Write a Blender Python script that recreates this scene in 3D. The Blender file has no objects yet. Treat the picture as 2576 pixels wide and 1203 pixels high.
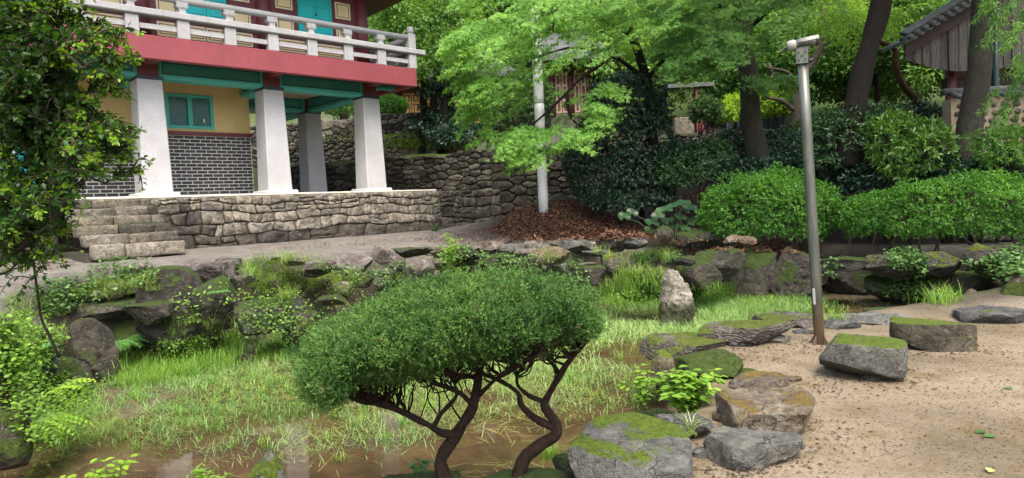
import bpy, math, random
import numpy as np
from mathutils import Vector, Matrix, noise as mnoise

RNG = np.random.default_rng(11)
random.seed(5)
scene = bpy.context.scene
COL = scene.collection

# ------------------------------------------------------------------ camera, sky, sun, exposure
EYE = 1.55
PITCH, ROLL, FPX = 0.0507, 0.0483, 1720.6        # FPX: focal length for a 2576 px wide picture
cam_data = bpy.data.cameras.new('camera')
cam = bpy.data.objects.new('camera', cam_data)
COL.objects.link(cam)
cam_data.sensor_width = 36.0
cam_data.lens = 36.0 * FPX / 2576.0
cam_data.clip_start = 0.05
cam_data.clip_end = 3000.0
cam.matrix_world = (Matrix.Translation((0, 0, EYE)) @ Matrix.Rotation(math.pi / 2 - PITCH, 4, 'X')
                    @ Matrix.Rotation(-ROLL, 4, 'Z'))
scene.camera = cam

SUN_EL, SUN_AZ = math.radians(60), math.radians(165)   # azimuth from +Y (view direction), towards +X
world = bpy.data.worlds.new('World')
scene.world = world
world.use_nodes = True
wn = world.node_tree.nodes
wl = world.node_tree.links
sky = wn.new('ShaderNodeTexSky')
sky.sky_type = 'NISHITA'
sky.sun_disc = False
sky.sun_elevation = SUN_EL
sky.sun_rotation = SUN_AZ
sky.air_density = 1.0
sky.dust_density = 6.0
sky.ozone_density = 1.0
wl.new(sky.outputs[0], wn['Background'].inputs[0])
wn['Background'].inputs[1].default_value = 0.15
sun_data = bpy.data.lights.new('sun', 'SUN')
sun_data.energy = 0.7
sun_data.angle = math.radians(28)
sun_data.color = (1.0, 0.98, 0.94)
sun = bpy.data.objects.new('sun', sun_data)
COL.objects.link(sun)
sd = Vector((math.sin(SUN_AZ) * math.cos(SUN_EL), math.cos(SUN_AZ) * math.cos(SUN_EL), math.sin(SUN_EL)))
sun.rotation_euler = (-sd).to_track_quat('-Z', 'Y').to_euler()
sun.location = sd * 60

scene.view_settings.view_transform = 'Standard'
scene.view_settings.look = 'None'
scene.view_settings.gamma = 1.0
scene.view_settings.use_curve_mapping = False
scene.view_settings.exposure = 1.92
cy = scene.cycles
cy.use_denoising = True
cy.max_bounces = 6
cy.diffuse_bounces = 4
cy.glossy_bounces = 2
cy.transmission_bounces = 4
cy.transparent_max_bounces = 8
cy.caustics_reflective = False
cy.caustics_refractive = False
cy.sample_clamp_indirect = 4.0

# ------------------------------------------------------------------ helpers
def ray(px, py):
    X, Y = px - 1288.0, py - 601.5
    c, s = math.cos(ROLL), math.sin(ROLL)
    a, b = c * X - s * Y, s * X + c * Y
    d = (a / FPX, 1.0, -b / FPX)
    return np.array([d[0], d[1] * math.cos(PITCH) + d[2] * math.sin(PITCH), d[2] * math.cos(PITCH) - d[1] * math.sin(PITCH)])

def atz(px, py, z):                      # survey: the spot of height z seen in that direction
    d = ray(px, py)
    t = (z - EYE) / d[2]
    return np.array([d[0] * t, d[1] * t, z])

def aty(px, py, y):                      # survey: the spot at ground distance y seen in that direction
    d = ray(px, py)
    t = y / d[1]
    return np.array([d[0] * t, y, EYE + d[2] * t])

def link(o, parent=None):
    COL.objects.link(o)
    if parent is not None:
        o.parent = parent
    return o

def tag(o, label=None, cat=None, group=None, kind=None):
    if label: o['label'] = label
    if cat: o['category'] = cat
    if group: o['group'] = group
    if kind: o['kind'] = kind
    return o

def thing(name, label, cat, loc=(0, 0, 0), rotz=0.0, group=None):
    o = bpy.data.objects.new(name, None)
    o.empty_display_size = 0.2
    link(o)
    o.location = loc
    o.rotation_euler = (0, 0, rotz)
    return tag(o, label, cat, group, 'thing')

def make_mesh(name, verts, faces, mat, smooth=False, tint=None):
    verts = np.asarray(verts, dtype=np.float32).reshape(-1, 3)
    me = bpy.data.meshes.new(name)
    if isinstance(faces, np.ndarray):
        n, k = faces.shape
        me.vertices.add(len(verts))
        me.vertices.foreach_set('co', verts.ravel())
        me.loops.add(n * k)
        me.loops.foreach_set('vertex_index', faces.astype(np.int32).ravel())
        me.polygons.add(n)
        me.polygons.foreach_set('loop_start', np.arange(0, n * k, k, dtype=np.int32))
        me.update(calc_edges=True)
    else:
        me.from_pydata([tuple(map(float, v)) for v in verts], [], [tuple(int(i) for i in f) for f in faces])
        me.update()
    if tint is not None:
        at = me.attributes.new('tint', 'FLOAT', 'POINT')
        at.data.foreach_set('value', np.asarray(tint, dtype=np.float32))
    if smooth:
        me.polygons.foreach_set('use_smooth', np.ones(len(me.polygons), dtype=bool))
    if mat is not None:
        me.materials.append(mat)
    return me

def obj(name, verts, faces, mat, parent=None, smooth=False, tint=None):
    return link(bpy.data.objects.new(name, make_mesh(name, verts, faces, mat, smooth, tint)), parent)

class MB:
    """collects boxes, tubes and prisms of ONE part"""
    def __init__(s): s.v, s.f = [], []
    def add(s, v, f):
        o = len(s.v)
        s.v += [tuple(map(float, p)) for p in v]
        s.f += [tuple(int(i) + o for i in q) for q in f]
        return s
    def box(s, x0, x1, y0, y1, z0, z1, bev=0.0):
        if bev <= 0:
            v = [(x, y, z) for z in (z0, z1) for y in (y0, y1) for x in (x0, x1)]
            return s.add(v, [(0, 2, 3, 1), (4, 5, 7, 6), (0, 1, 5, 4), (2, 6, 7, 3), (0, 4, 6, 2), (1, 3, 7, 5)])
        b = bev
        xs, ys, zs = (x0, x1), (y0, y1), (z0, z1)
        v, idx = [], {}
        for i in (0, 1):
            for j in (0, 1):
                for k in (0, 1):
                    sx, sy, sz = (1 if i == 0 else -1), (1 if j == 0 else -1), (1 if k == 0 else -1)
                    for a, p in (('x', (xs[i], ys[j] + sy * b, zs[k] + sz * b)), ('y', (xs[i] + sx * b, ys[j], zs[k] + sz * b)), ('z', (xs[i] + sx * b, ys[j] + sy * b, zs[k]))):
                        idx[(i, j, k, a)] = len(v)
                        v.append(p)
        g = lambda i, j, k, a: idx[(i, j, k, a)]
        f = []
        for i in (0, 1):
            q = [g(i, 0, 0, 'x'), g(i, 1, 0, 'x'), g(i, 1, 1, 'x'), g(i, 0, 1, 'x')]
            f.append(q if i else q[::-1])
            q = [g(0, i, 0, 'y'), g(1, i, 0, 'y'), g(1, i, 1, 'y'), g(0, i, 1, 'y')]
            f.append(q[::-1] if i else q)
            q = [g(0, 0, i, 'z'), g(1, 0, i, 'z'), g(1, 1, i, 'z'), g(0, 1, i, 'z')]
            f.append(q if i else q[::-1])
        for a in (0, 1):
            for c in (0, 1):
                f.append([g(a, c, 0, 'x'), g(a, c, 1, 'x'), g(a, c, 1, 'y'), g(a, c, 0, 'y')])
                f.append([g(a, 0, c, 'x'), g(a, 1, c, 'x'), g(a, 1, c, 'z'), g(a, 0, c, 'z')])
                f.append([g(0, a, c, 'y'), g(1, a, c, 'y'), g(1, a, c, 'z'), g(0, a, c, 'z')])
        for i in (0, 1):
            for j in (0, 1):
                for k in (0, 1):
                    f.append([g(i, j, k, 'x'), g(i, j, k, 'y'), g(i, j, k, 'z')])
        return s.add(v, f)
    def tube(s, pts, rad, sides=8, cap=True):
        v, f = tube(pts, rad, sides, cap)
        return s.add(v, f)
    def loft(s, rings):                       # rings: list of equal-length point loops; capped
        n = len(rings[0])
        v = [p for r in rings for p in r]
        f = []
        for a in range(len(rings) - 1):
            for i in range(n):
                j = (i + 1) % n
                f.append((a * n + i, a * n + j, (a + 1) * n + j, (a + 1) * n + i))
        f.append(tuple(range(n))[::-1])
        f.append(tuple((len(rings) - 1) * n + i for i in range(n)))
        return s.add(v, f)
    def build(s, name, mat, parent=None, smooth=False):
        me = make_mesh(name, s.v, s.f, mat, smooth)
        return link(bpy.data.objects.new(name, me), parent)

def tube(pts, rad, sides=8, cap=True):
    pts = np.asarray(pts, float)
    n = len(pts)
    rad = np.full(n, rad) if np.isscalar(rad) else np.asarray(rad, float)
    t = np.gradient(pts, axis=0)
    t /= np.linalg.norm(t, axis=1)[:, None] + 1e-9
    ref = np.array([0.0, 0, 1]) if abs(t[0][2]) < 0.9 else np.array([1.0, 0, 0])
    u = np.cross(t[0], ref); u /= np.linalg.norm(u)
    ang = np.linspace(0, 2 * math.pi, sides, endpoint=False)
    V = []
    for i in range(n):
        u = u - t[i] * (u @ t[i]); u /= np.linalg.norm(u) + 1e-9
        w = np.cross(t[i], u)
        V.append(pts[i] + rad[i] * (np.cos(ang)[:, None] * u + np.sin(ang)[:, None] * w))
    V = np.concatenate(V)
    F = []
    for a in range(n - 1):
        for i in range(sides):
            j = (i + 1) % sides
            F.append((a * sides + i, a * sides + j, (a + 1) * sides + j, (a + 1) * sides + i))
    if cap:
        F.append(tuple(range(sides))[::-1])
        F.append(tuple((n - 1) * sides + i for i in range(sides)))
    return V, F

def spline(pts, n):
    """smooth resampling (Catmull-Rom) of a polyline; works for any number of columns"""
    p = np.asarray(pts, float)
    p = np.vstack([2 * p[0] - p[1], p, 2 * p[-1] - p[-2]])
    m = len(p) - 3
    out = []
    for q in np.linspace(0, m - 1e-6, n):
        i = int(q); t = q - i
        a, b, c, d = p[i:i + 4]
        out.append(0.5 * (2 * b + (c - a) * t + (2 * a - 5 * b + 4 * c - d) * t * t + (3 * b - a - 3 * c + d) * t ** 3))
    return np.array(out)

# vectorised value noise (3 octaves on demand)
_perm = np.random.default_rng(3).random((64, 64, 64)).astype(np.float32)
def vnoise(p, freq=1.0, octv=1, seed=0):
    p = np.asarray(p, float) * freq + seed * 17.31
    tot = np.zeros(len(p)); amp = 1.0; den = 0
    for _ in range(octv):
        i = np.floor(p).astype(int); f = p - i
        f = f * f * (3 - 2 * f)
        r = 0
        for dx in (0, 1):
            for dy in (0, 1):
                for dz in (0, 1):
                    w = (f[:, 0] if dx else 1 - f[:, 0]) * (f[:, 1] if dy else 1 - f[:, 1]) * (f[:, 2] if dz else 1 - f[:, 2])
                    r = r + w * _perm[(i[:, 0] + dx) % 64, (i[:, 1] + dy) % 64, (i[:, 2] + dz) % 64]
        tot += amp * (r - 0.5) * 2; den += amp
        amp *= 0.5; p = p * 2.03 + 5.7
    return tot / den

def sstep(a, b, x):
    t = np.clip((x - a) / (b - a), 0, 1)
    return t * t * (3 - 2 * t)

# ------------------------------------------------------------------ materials
def new_mat(name):
    m = bpy.data.materials.new(name)
    m.use_nodes = True
    nt = m.node_tree
    return m, nt, nt.nodes, nt.links, nt.nodes['Principled BSDF']

def ramp(N, L, fac, stops):
    r = N.new('ShaderNodeValToRGB')
    el = r.color_ramp.elements
    while len(el) < len(stops): el.new(0.5)
    for e, (p, c) in zip(el, stops):
        e.position = p
        e.color = (*c, 1) if len(c) == 3 else c
    L.new(fac, r.inputs[0])
    return r.outputs[0]

def nz(N, L, scale, detail=4, rough=0.55, vec=None, dist=0.0):
    t = N.new('ShaderNodeTexNoise')
    t.inputs['Scale'].default_value = scale
    t.inputs['Detail'].default_value = detail
    t.inputs['Roughness'].default_value = rough
    t.inputs['Distortion'].default_value = dist
    if vec is not None: L.new(vec, t.inputs['Vector'])
    return t.outputs['Fac']

def mixc(N, L, fac, a, b, mode='MIX'):
    m = N.new('ShaderNodeMix')
    m.data_type = 'RGBA'
    m.blend_type = mode
    for s, x in ((0, fac), (6, a), (7, b)):
        if isinstance(x, (int, float)): m.inputs[s].default_value = x
        elif isinstance(x, tuple): m.inputs[s].default_value = (*x, 1)
        else: L.new(x, m.inputs[s])
    return m.outputs[2]

def mathn(N, L, op, a, b=None):
    m = N.new('ShaderNodeMath'); m.operation = op
    for i, x in enumerate((a, b)):
        if x is None: continue
        if isinstance(x, (int, float)): m.inputs[i].default_value = x
        else: L.new(x, m.inputs[i])
    return m.outputs[0]

def bump(N, L, h, strength, dist, bsdf):
    b = N.new('ShaderNodeBump')
    b.inputs['Strength'].default_value = strength
    b.inputs['Distance'].default_value = dist
    L.new(h, b.inputs['Height'])
    L.new(b.outputs[0], bsdf.inputs['Normal'])

def pos(N):
    return N.new('ShaderNodeNewGeometry').outputs['Position']

def paint(name, col, rough=0.6, var=0.12, scale=3.0, bmp=0.15, spec=0.3, grime=0.0, streak=0.0):
    m, nt, N, L, B = new_mat(name)
    p = pos(N)
    n1 = nz(N, L, scale, 6, 0.65, p)
    lo = tuple(c * (1 - var) for c in col); hi = tuple(min(1, c * (1 + var)) for c in col)
    c = ramp(N, L, n1, [(0.3, lo), (0.7, hi)])
    if grime:
        g = nz(N, L, scale * 5, 5, 0.7, p)
        gf = ramp(N, L, g, [(0.55, (0, 0, 0)), (0.75, (grime, grime, grime))])
        c = mixc(N, L, gf, c, tuple(x * 0.45 for x in col))
    if streak:                                              # rain streaks running down
        mp = N.new('ShaderNodeMapping'); mp.inputs['Scale'].default_value = (1, 1, 0.05); L.new(p, mp.inputs[0])
        sf = ramp(N, L, nz(N, L, 9.0, 5, 0.7, mp.outputs[0]), [(0.50, (0, 0, 0)), (0.72, (streak, streak, streak))])
        c = mixc(N, L, sf, c, tuple(x * 0.6 + 0.012 for x in col))
    L.new(c, B.inputs['Base Color'])
    B.inputs['Roughness'].default_value = rough
    B.inputs['Specular IOR Level'].default_value = spec
    bump(N, L, nz(N, L, scale * 14, 4, 0.6, p), bmp, 0.01, B)
    return m

def leaf_mat(name, dark, mid, light, trans=0.35, rough=0.45, spec=0.4, nscale=2.0):
    m, nt, N, L, B = new_mat(name)
    a = N.new('ShaderNodeAttribute'); a.attribute_name = 'tint'
    n = nz(N, L, nscale, 2, 0.5, pos(N))
    f = mathn(N, L, 'ADD', mathn(N, L, 'MULTIPLY', a.outputs['Fac'], 0.65), mathn(N, L, 'MULTIPLY', n, 0.35))
    c = ramp(N, L, f, [(0.12, dark), (0.5, mid), (0.88, light)])
    L.new(c, B.inputs['Base Color'])
    B.inputs['Roughness'].default_value = rough
    B.inputs['Specular IOR Level'].default_value = spec
    t = N.new('ShaderNodeBsdfTranslucent')
    tc = mixc(N, L, 1.0, c, (1.25, 1.2, 0.55), 'MULTIPLY')
    L.new(tc, t.inputs['Color'])
    mx = N.new('ShaderNodeMixShader'); mx.inputs[0].default_value = trans
    L.new(B.outputs[0], mx.inputs[1]); L.new(t.outputs[0], mx.inputs[2])
    L.new(mx.outputs[0], N['Material Output'].inputs['Surface'])
    return m

def rock_mat(name, c_lo, c_mid, c_hi, moss=0.5, foot=None, moss_col=(0.10, 0.16, 0.02), moss_dark=(0.035, 0.055, 0.012), lichen=0.25, layered=0.0, wet=0.0):
    """weathered stone; moss grows where the surface faces up and in patches"""
    m, nt, N, L, B = new_mat(name)
    tc = N.new('ShaderNodeTexCoord').outputs['Object']
    oi = N.new('ShaderNodeObjectInfo')
    vadd = N.new('ShaderNodeVectorMath'); vadd.operation = 'ADD'
    sc3 = N.new('ShaderNodeVectorMath'); sc3.operation = 'SCALE'; sc3.inputs[3].default_value = 37.0
    cmb = N.new('ShaderNodeCombineXYZ')
    for i in range(3): L.new(oi.outputs['Random'], cmb.inputs[i])
    L.new(cmb.outputs[0], sc3.inputs[0]); L.new(tc, vadd.inputs[0]); L.new(sc3.outputs[0], vadd.inputs[1])
    v = vadd.outputs[0]
    n_big = nz(N, L, 3.0, 6, 0.65, v, 0.4)
    n_fine = nz(N, L, 26.0, 6, 0.75, v)
    col = ramp(N, L, n_big, [(0.28, c_lo), (0.5, c_mid), (0.72, c_hi)])
    shift = ramp(N, L, oi.outputs['Random'], [(0, (0.74, 0.72, 0.72)), (0.5, (1.0, 0.98, 0.95)), (1, (1.2, 1.14, 1.02))])
    col = mixc(N, L, 1.0, col, shift, 'MULTIPLY')
    sp = ramp(N, L, n_fine, [(0.35, (0.55, 0.55, 0.55)), (0.65, (1.2, 1.2, 1.2))])
    col = mixc(N, L, 0.75, col, sp, 'MULTIPLY')
    n_mid = nz(N, L, 8.0, 6, 0.7, v, 0.7)
    col = mixc(N, L, 0.85, col, ramp(N, L, n_mid, [(0.34, (0.42, 0.41, 0.40)), (0.5, (0.95, 0.95, 0.95)), (0.7, (1.25, 1.24, 1.2))]), 'MULTIPLY')
    if lichen:
        ln = nz(N, L, 9.0, 6, 0.7, v, 0.8)
        lf = ramp(N, L, ln, [(0.60, (0, 0, 0)), (0.68, (lichen, lichen, lichen))])
        col = mixc(N, L, lf, col, (0.42, 0.42, 0.37))
    n_grain = nz(N, L, 95.0, 3, 0.8, v)
    col = mixc(N, L, 0.6, col, ramp(N, L, n_grain, [(0.34, (0.45, 0.45, 0.45)), (0.52, (1.0, 1.0, 1.0)), (0.7, (1.3, 1.3, 1.28))]), 'MULTIPLY')
    vo = N.new('ShaderNodeTexVoronoi'); vo.feature = 'DISTANCE_TO_EDGE'; vo.inputs['Scale'].default_value = 4.5
    vw = N.new('ShaderNodeVectorMath'); vw.operation = 'ADD'
    nv = N.new('ShaderNodeTexNoise'); nv.inputs['Scale'].default_value = 5.0; nv.inputs['Detail'].default_value = 5.0; L.new(v, nv.inputs['Vector'])
    ns = N.new('ShaderNodeVectorMath'); ns.operation = 'SCALE'; ns.inputs[3].default_value = 0.45; L.new(nv.outputs['Color'], ns.inputs[0])
    L.new(v, vw.inputs[0]); L.new(ns.outputs[0], vw.inputs[1]); L.new(vw.outputs[0], vo.inputs['Vector'])
    crack = ramp(N, L, vo.outputs['Distance'], [(0.0, (0, 0, 0)), (0.028, (1, 1, 1))])
    crk = mixc(N, L, ramp(N, L, n_big, [(0.42, (0, 0, 0)), (0.56, (1, 1, 1))]), (1.0, 1.0, 1.0), crack)       # cracks only here and there
    col = mixc(N, L, 0.75, col, crk, 'MULTIPLY')
    height = mathn(N, L, 'ADD', mathn(N, L, 'ADD', n_fine, mathn(N, L, 'MULTIPLY', n_mid, 1.8)), mathn(N, L, 'ADD', mathn(N, L, 'MULTIPLY', n_grain, 0.4), mathn(N, L, 'MULTIPLY', crk, 0.9)))
    if layered:
        wv = N.new('ShaderNodeTexWave'); wv.wave_type = 'BANDS'; wv.bands_direction = 'Z'
        wv.inputs['Scale'].default_value = 9.0; wv.inputs['Distortion'].default_value = 9.0
        wv.inputs['Detail'].default_value = 4.0; wv.inputs['Detail Scale'].default_value = 2.0
        L.new(v, wv.inputs['Vector'])
        height = mathn(N, L, 'ADD', mathn(N, L, 'MULTIPLY', wv.outputs['Fac'], layered), height)
        col = mixc(N, L, 0.35, col, ramp(N, L, wv.outputs['Fac'], [(0.1, (0.5, 0.5, 0.5)), (0.7, (1.15, 1.15, 1.15))]), 'MULTIPLY')
    if moss > 0:
        nrm = N.new('ShaderNodeNewGeometry').outputs['Normal']
        sx = N.new('ShaderNodeSeparateXYZ'); L.new(nrm, sx.inputs[0])
        up = mathn(N, L, 'MULTIPLY', sx.outputs['Z'], 0.33)
        mn = nz(N, L, 2.6, 5, 0.6, v, 0.6)
        s = mathn(N, L, 'ADD', mathn(N, L, 'ADD', up, mn), mathn(N, L, 'ADD', mathn(N, L, 'MULTIPLY', n_mid, 0.22), (moss - 0.5) * 0.8 - 0.11))
        mf = ramp(N, L, s, [(0.66, (0, 0, 0)), (0.74, (1, 1, 1))])
        mc = ramp(N, L, nz(N, L, 34.0, 5, 0.75, v), [(0.3, moss_dark), (0.55, moss_col), (0.8, tuple(x * 1.7 for x in moss_col))])
        col = mixc(N, L, mf, col, mc)
        mh = mathn(N, L, 'MULTIPLY', mf, nz(N, L, 60.0, 4, 0.8, v))
        height = mathn(N, L, 'ADD', height, mathn(N, L, 'MULTIPLY', mh, 1.3))
    if foot is not None:                                     # algae and damp moss round the foot, below a ragged line
        sz = N.new('ShaderNodeSeparateXYZ'); L.new(tc, sz.inputs[0])
        hh = mathn(N, L, 'ADD', sz.outputs['Z'], mathn(N, L, 'MULTIPLY', nz(N, L, 5.0, 5, 0.65, v), 0.35))
        ff = ramp(N, L, mathn(N, L, 'SUBTRACT', hh, foot - 0.5), [(0.5, (0.92, 0.92, 0.92)), (0.62, (0, 0, 0))])
        col = mixc(N, L, ff, col, ramp(N, L, n_fine, [(0.3, (0.018, 0.020, 0.009)), (0.6, (0.045, 0.055, 0.018)), (0.8, (0.085, 0.10, 0.035))]))
    L.new(col, B.inputs['Base Color'])
    B.inputs['Roughness'].default_value = 0.88 - 0.4 * wet
    B.inputs['Specular IOR Level'].default_value = 0.25
    bump(N, L, height, 0.9, 0.035, B)
    return m

def wood_mat(name, lo, hi, scale=6.0):
    m, nt, N, L, B = new_mat(name)
    tc = N.new('ShaderNodeTexCoord').outputs['Object']
    mp = N.new('ShaderNodeMapping'); mp.inputs['Scale'].default_value = (1, 1, 0.09)
    L.new(tc, mp.inputs[0])
    n = nz(N, L, scale * 5, 6, 0.7, mp.outputs[0])
    oi = N.new('ShaderNodeObjectInfo').outputs['Random']
    c = ramp(N, L, n, [(0.3, lo), (0.72, hi)])
    c = mixc(N, L, 1.0, c, ramp(N, L, oi, [(0, (0.6, 0.6, 0.62)), (1, (1.25, 1.22, 1.18))]), 'MULTIPLY')
    L.new(c, B.inputs['Base Color']); B.inputs['Roughness'].default_value = 0.85
    bump(N, L, n, 0.5, 0.01, B)
    return m

def bark_mat(name, lo, hi, moss=0.0, scale=7.0):
    m, nt, N, L, B = new_mat(name)
    p = pos(N)
    mp = N.new('ShaderNodeMapping'); mp.inputs['Scale'].default_value = (1, 1, 0.35)
    L.new(p, mp.inputs[0])
    n = nz(N, L, scale * 3, 6, 0.75, mp.outputs[0], 0.6)
    c = ramp(N, L, n, [(0.3, lo), (0.7, hi)])
    if moss:
        mf = ramp(N, L, nz(N, L, 2.2, 5, 0.7, p), [(0.5, (0, 0, 0)), (0.66, (moss, moss, moss))])
        c = mixc(N, L, mf, c, (0.05, 0.075, 0.025))
    L.new(c, B.inputs['Base Color']); B.inputs['Roughness'].default_value = 0.9
    B.inputs['Specular IOR Level'].default_value = 0.15
    bump(N, L, n, 0.9, 0.03, B)
    return m

M = {}
def build_materials():
    M['column'] = granite()
    M['rail'] = paint('balustrade_stone', (0.335, 0.335, 0.335), 0.75, 0.10, 2.0, 0.25, grime=0.4, streak=0.45)
    M['plinth'] = paint('plinth_stone', (0.44, 0.43, 0.41), 0.8, 0.08, 4.0, 0.2, grime=0.25)
    M['red'] = paint('red_fascia_paint', (0.212, 0.047, 0.055), 0.55, 0.12, 1.6, 0.25, grime=0.25, streak=0.4)
    M['maroon'] = paint('maroon_paint', (0.125, 0.034, 0.038), 0.5, 0.15, 3.0, 0.1, grime=0.2)
    M['teal'] = paint('teal_paint', (0.040, 0.215, 0.190), 0.5, 0.10, 2.0, 0.1, grime=0.15)
    M['teal_light'] = paint('light_teal_paint', (0.055, 0.33, 0.285), 0.5, 0.08, 2.0, 0.1)
    M['turq'] = paint('turquoise_paint', (0.015, 0.42, 0.43), 0.45, 0.08, 2.0, 0.08, grime=0.1)
    M['navy'] = paint('navy_paint', (0.020, 0.035, 0.055), 0.5, 0.2, 3.0)
    M['black'] = paint('black_line_paint', (0.012, 0.014, 0.016), 0.5, 0.2, 3.0)
    M['cream'] = paint('cream_panel_paint', (0.66, 0.54, 0.31), 0.6, 0.08, 2.5)
    M['white'] = paint('white_line_paint', (0.72, 0.68, 0.58), 0.6, 0.08, 3.0)
    M['yellow'] = paint('yellow_plaster', (0.46, 0.355, 0.165), 0.85, 0.08, 1.3, 0.3, grime=0.12, streak=0.3)
    M['soffit'] = paint('tan_soffit_paint', (0.42, 0.34, 0.22), 0.7, 0.08, 2.0)
    M['mortar'] = paint('white_mortar', (0.50, 0.50, 0.49), 0.9, 0.08, 8.0, 0.3, grime=0.25)
    M['brick'] = brick_mat()
    M['mesh_glass'] = paint('dark_window_glass', (0.02, 0.045, 0.055), 0.12, 0.2, 2.0, 0.0, 0.5)
    M['lattice'] = paint('lattice_wire', (0.10, 0.30, 0.29), 0.4, 0.1, 5.0)
    M['concrete'] = paint('platform_concrete', (0.48, 0.45, 0.38), 0.9, 0.12, 2.5, 0.4, grime=0.4)
    M['joint'] = paint('pale_wall_joint', (0.17, 0.145, 0.105), 0.95, 0.3, 6.0, 0.5)
    M['core'] = paint('wall_core_earth', (0.05, 0.045, 0.035), 0.95, 0.3, 6.0, 0.5)
    M['steel'] = steel()
    M['housing'] = paint('grey_green_housing', (0.20, 0.205, 0.17), 0.55, 0.25, 9.0, 0.15, grime=0.4)
    M['steel_dark'] = paint('dark_housing', (0.04, 0.045, 0.04), 0.5, 0.3, 8.0)
    M['wrap'] = paint('white_wrap', (0.56, 0.585, 0.60), 0.35, 0.06, 2.0, 0.3, 0.5, grime=0.2)
    M['tile'] = paint('roof_tile', (0.075, 0.080, 0.080), 0.75, 0.35, 6.0, 0.4, grime=0.4)
    M['gable_wood'] = wood_mat('grey_weathered_boards', (0.022, 0.020, 0.018), (0.115, 0.105, 0.095))
    M['barge'] = paint('dark_bargeboard', (0.035, 0.022, 0.018), 0.8, 0.3, 4.0, 0.3)
    M['plaster'] = paint('cream_wall_plaster', (0.24, 0.195, 0.13), 0.9, 0.15, 3.0, 0.3, grime=0.3)
    M['pink'] = paint('pink_panel_paint', (0.62, 0.40, 0.33), 0.7, 0.08, 2.0)
    M['orange'] = paint('orange_panel_paint', (0.65, 0.36, 0.12), 0.7, 0.1, 2.0)
    M['bluefence'] = paint('blue_grey_sheet', (0.08, 0.11, 0.15), 0.4, 0.1, 1.0)
    M['pipe'] = paint('dark_green_pipe', (0.012, 0.03, 0.03), 0.4, 0.15, 3.0)
    # stone
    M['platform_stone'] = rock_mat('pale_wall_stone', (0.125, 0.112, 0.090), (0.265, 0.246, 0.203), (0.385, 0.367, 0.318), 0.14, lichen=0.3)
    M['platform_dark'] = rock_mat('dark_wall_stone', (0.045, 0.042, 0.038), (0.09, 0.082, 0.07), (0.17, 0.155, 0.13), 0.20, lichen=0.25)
    M['wall_stone'] = rock_mat('grey_rubble_stone', (0.030, 0.029, 0.024), (0.075, 0.071, 0.058), (0.145, 0.135, 0.11), 0.40, moss_col=(0.045, 0.075, 0.02), lichen=0.3)
    M['wall_dark'] = rock_mat('dark_rubble_stone', (0.018, 0.017, 0.015), (0.042, 0.040, 0.034), (0.09, 0.084, 0.072), 0.42, moss_col=(0.035, 0.055, 0.018), lichen=0.2)
    M['wall_pale'] = rock_mat('pale_rubble_stone', (0.075, 0.072, 0.058), (0.165, 0.152, 0.122), (0.27, 0.25, 0.205), 0.3, moss_col=(0.07, 0.11, 0.025), lichen=0.3)
    M['boulder_dark'] = rock_mat('dark_mossy_boulder', (0.026, 0.025, 0.021), (0.064, 0.060, 0.050), (0.135, 0.126, 0.105), 0.54, moss_col=(0.042, 0.068, 0.012), lichen=0.3)
    M['boulder_grey'] = rock_mat('grey_boulder', (0.062, 0.065, 0.062), (0.115, 0.118, 0.111), (0.19, 0.192, 0.18), 0.14, moss_col=(0.10, 0.15, 0.02), lichen=0.2)
    M['boulder_purple'] = rock_mat('purple_grey_boulder', (0.085, 0.072, 0.069), (0.165, 0.142, 0.134), (0.27, 0.242, 0.225), 0.20, lichen=0.35)
    M['boulder_layer'] = rock_mat('layered_boulder', (0.055, 0.050, 0.042), (0.130, 0.120, 0.104), (0.25, 0.235, 0.21), 0.42, moss_col=(0.11, 0.14, 0.015), layered=0.8, lichen=0.3)
    M['boulder_moss'] = rock_mat('moss_capped_boulder', (0.045, 0.040, 0.028), (0.100, 0.090, 0.064), (0.18, 0.165, 0.12), 0.54, moss_col=(0.105, 0.150, 0.012), moss_dark=(0.035, 0.055, 0.007), lichen=0.2)
    M['boulder_slab'] = rock_mat('slab_boulder', (0.075, 0.079, 0.073), (0.130, 0.134, 0.124), (0.195, 0.197, 0.183), 0.38, moss_col=(0.10, 0.15, 0.010), moss_dark=(0.04, 0.06, 0.006), lichen=0.0)
    M['boulder_brown'] = rock_mat('brown_boulder', (0.070, 0.052, 0.035), (0.140, 0.115, 0.084), (0.25, 0.235, 0.20), 0.30, moss_col=(0.17, 0.12, 0.03), moss_dark=(0.11, 0.075, 0.025), lichen=0.35)
    M['boulder_white'] = rock_mat('pale_lichen_boulder', (0.07, 0.065, 0.052), (0.26, 0.25, 0.22), (0.42, 0.40, 0.36), 0.22, moss_col=(0.06, 0.085, 0.015), lichen=0.3, foot=0.10)
    M['boulder_green'] = rock_mat('moss_coated_boulder', (0.035, 0.032, 0.024), (0.085, 0.08, 0.062), (0.16, 0.15, 0.12), 0.82, moss_col=(0.055, 0.085, 0.012), moss_dark=(0.018, 0.030, 0.006), lichen=0.25)
    # bark
    M['bark_dark'] = bark_mat('dark_bark', (0.008, 0.007, 0.006), (0.026, 0.021, 0.017))
    M['bark_grey'] = bark_mat('grey_mossy_bark', (0.018, 0.016, 0.012), (0.060, 0.053, 0.042), 0.55)
    M['bark_brown'] = bark_mat('red_brown_bark', (0.030, 0.016, 0.011), (0.095, 0.052, 0.034))
    M['bark_pale'] = bark_mat('pale_twisting_bark', (0.06, 0.048, 0.035), (0.19, 0.155, 0.115))
    M['bark_juniper'] = bark_mat('juniper_bark', (0.010, 0.007, 0.005), (0.042, 0.027, 0.019), scale=18)
    M['twig'] = bark_mat('twig_bark', (0.02, 0.016, 0.012), (0.06, 0.048, 0.036))
    M['stem'] = paint('green_stem', (0.07, 0.11, 0.025), 0.6, 0.3, 9.0)
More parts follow.
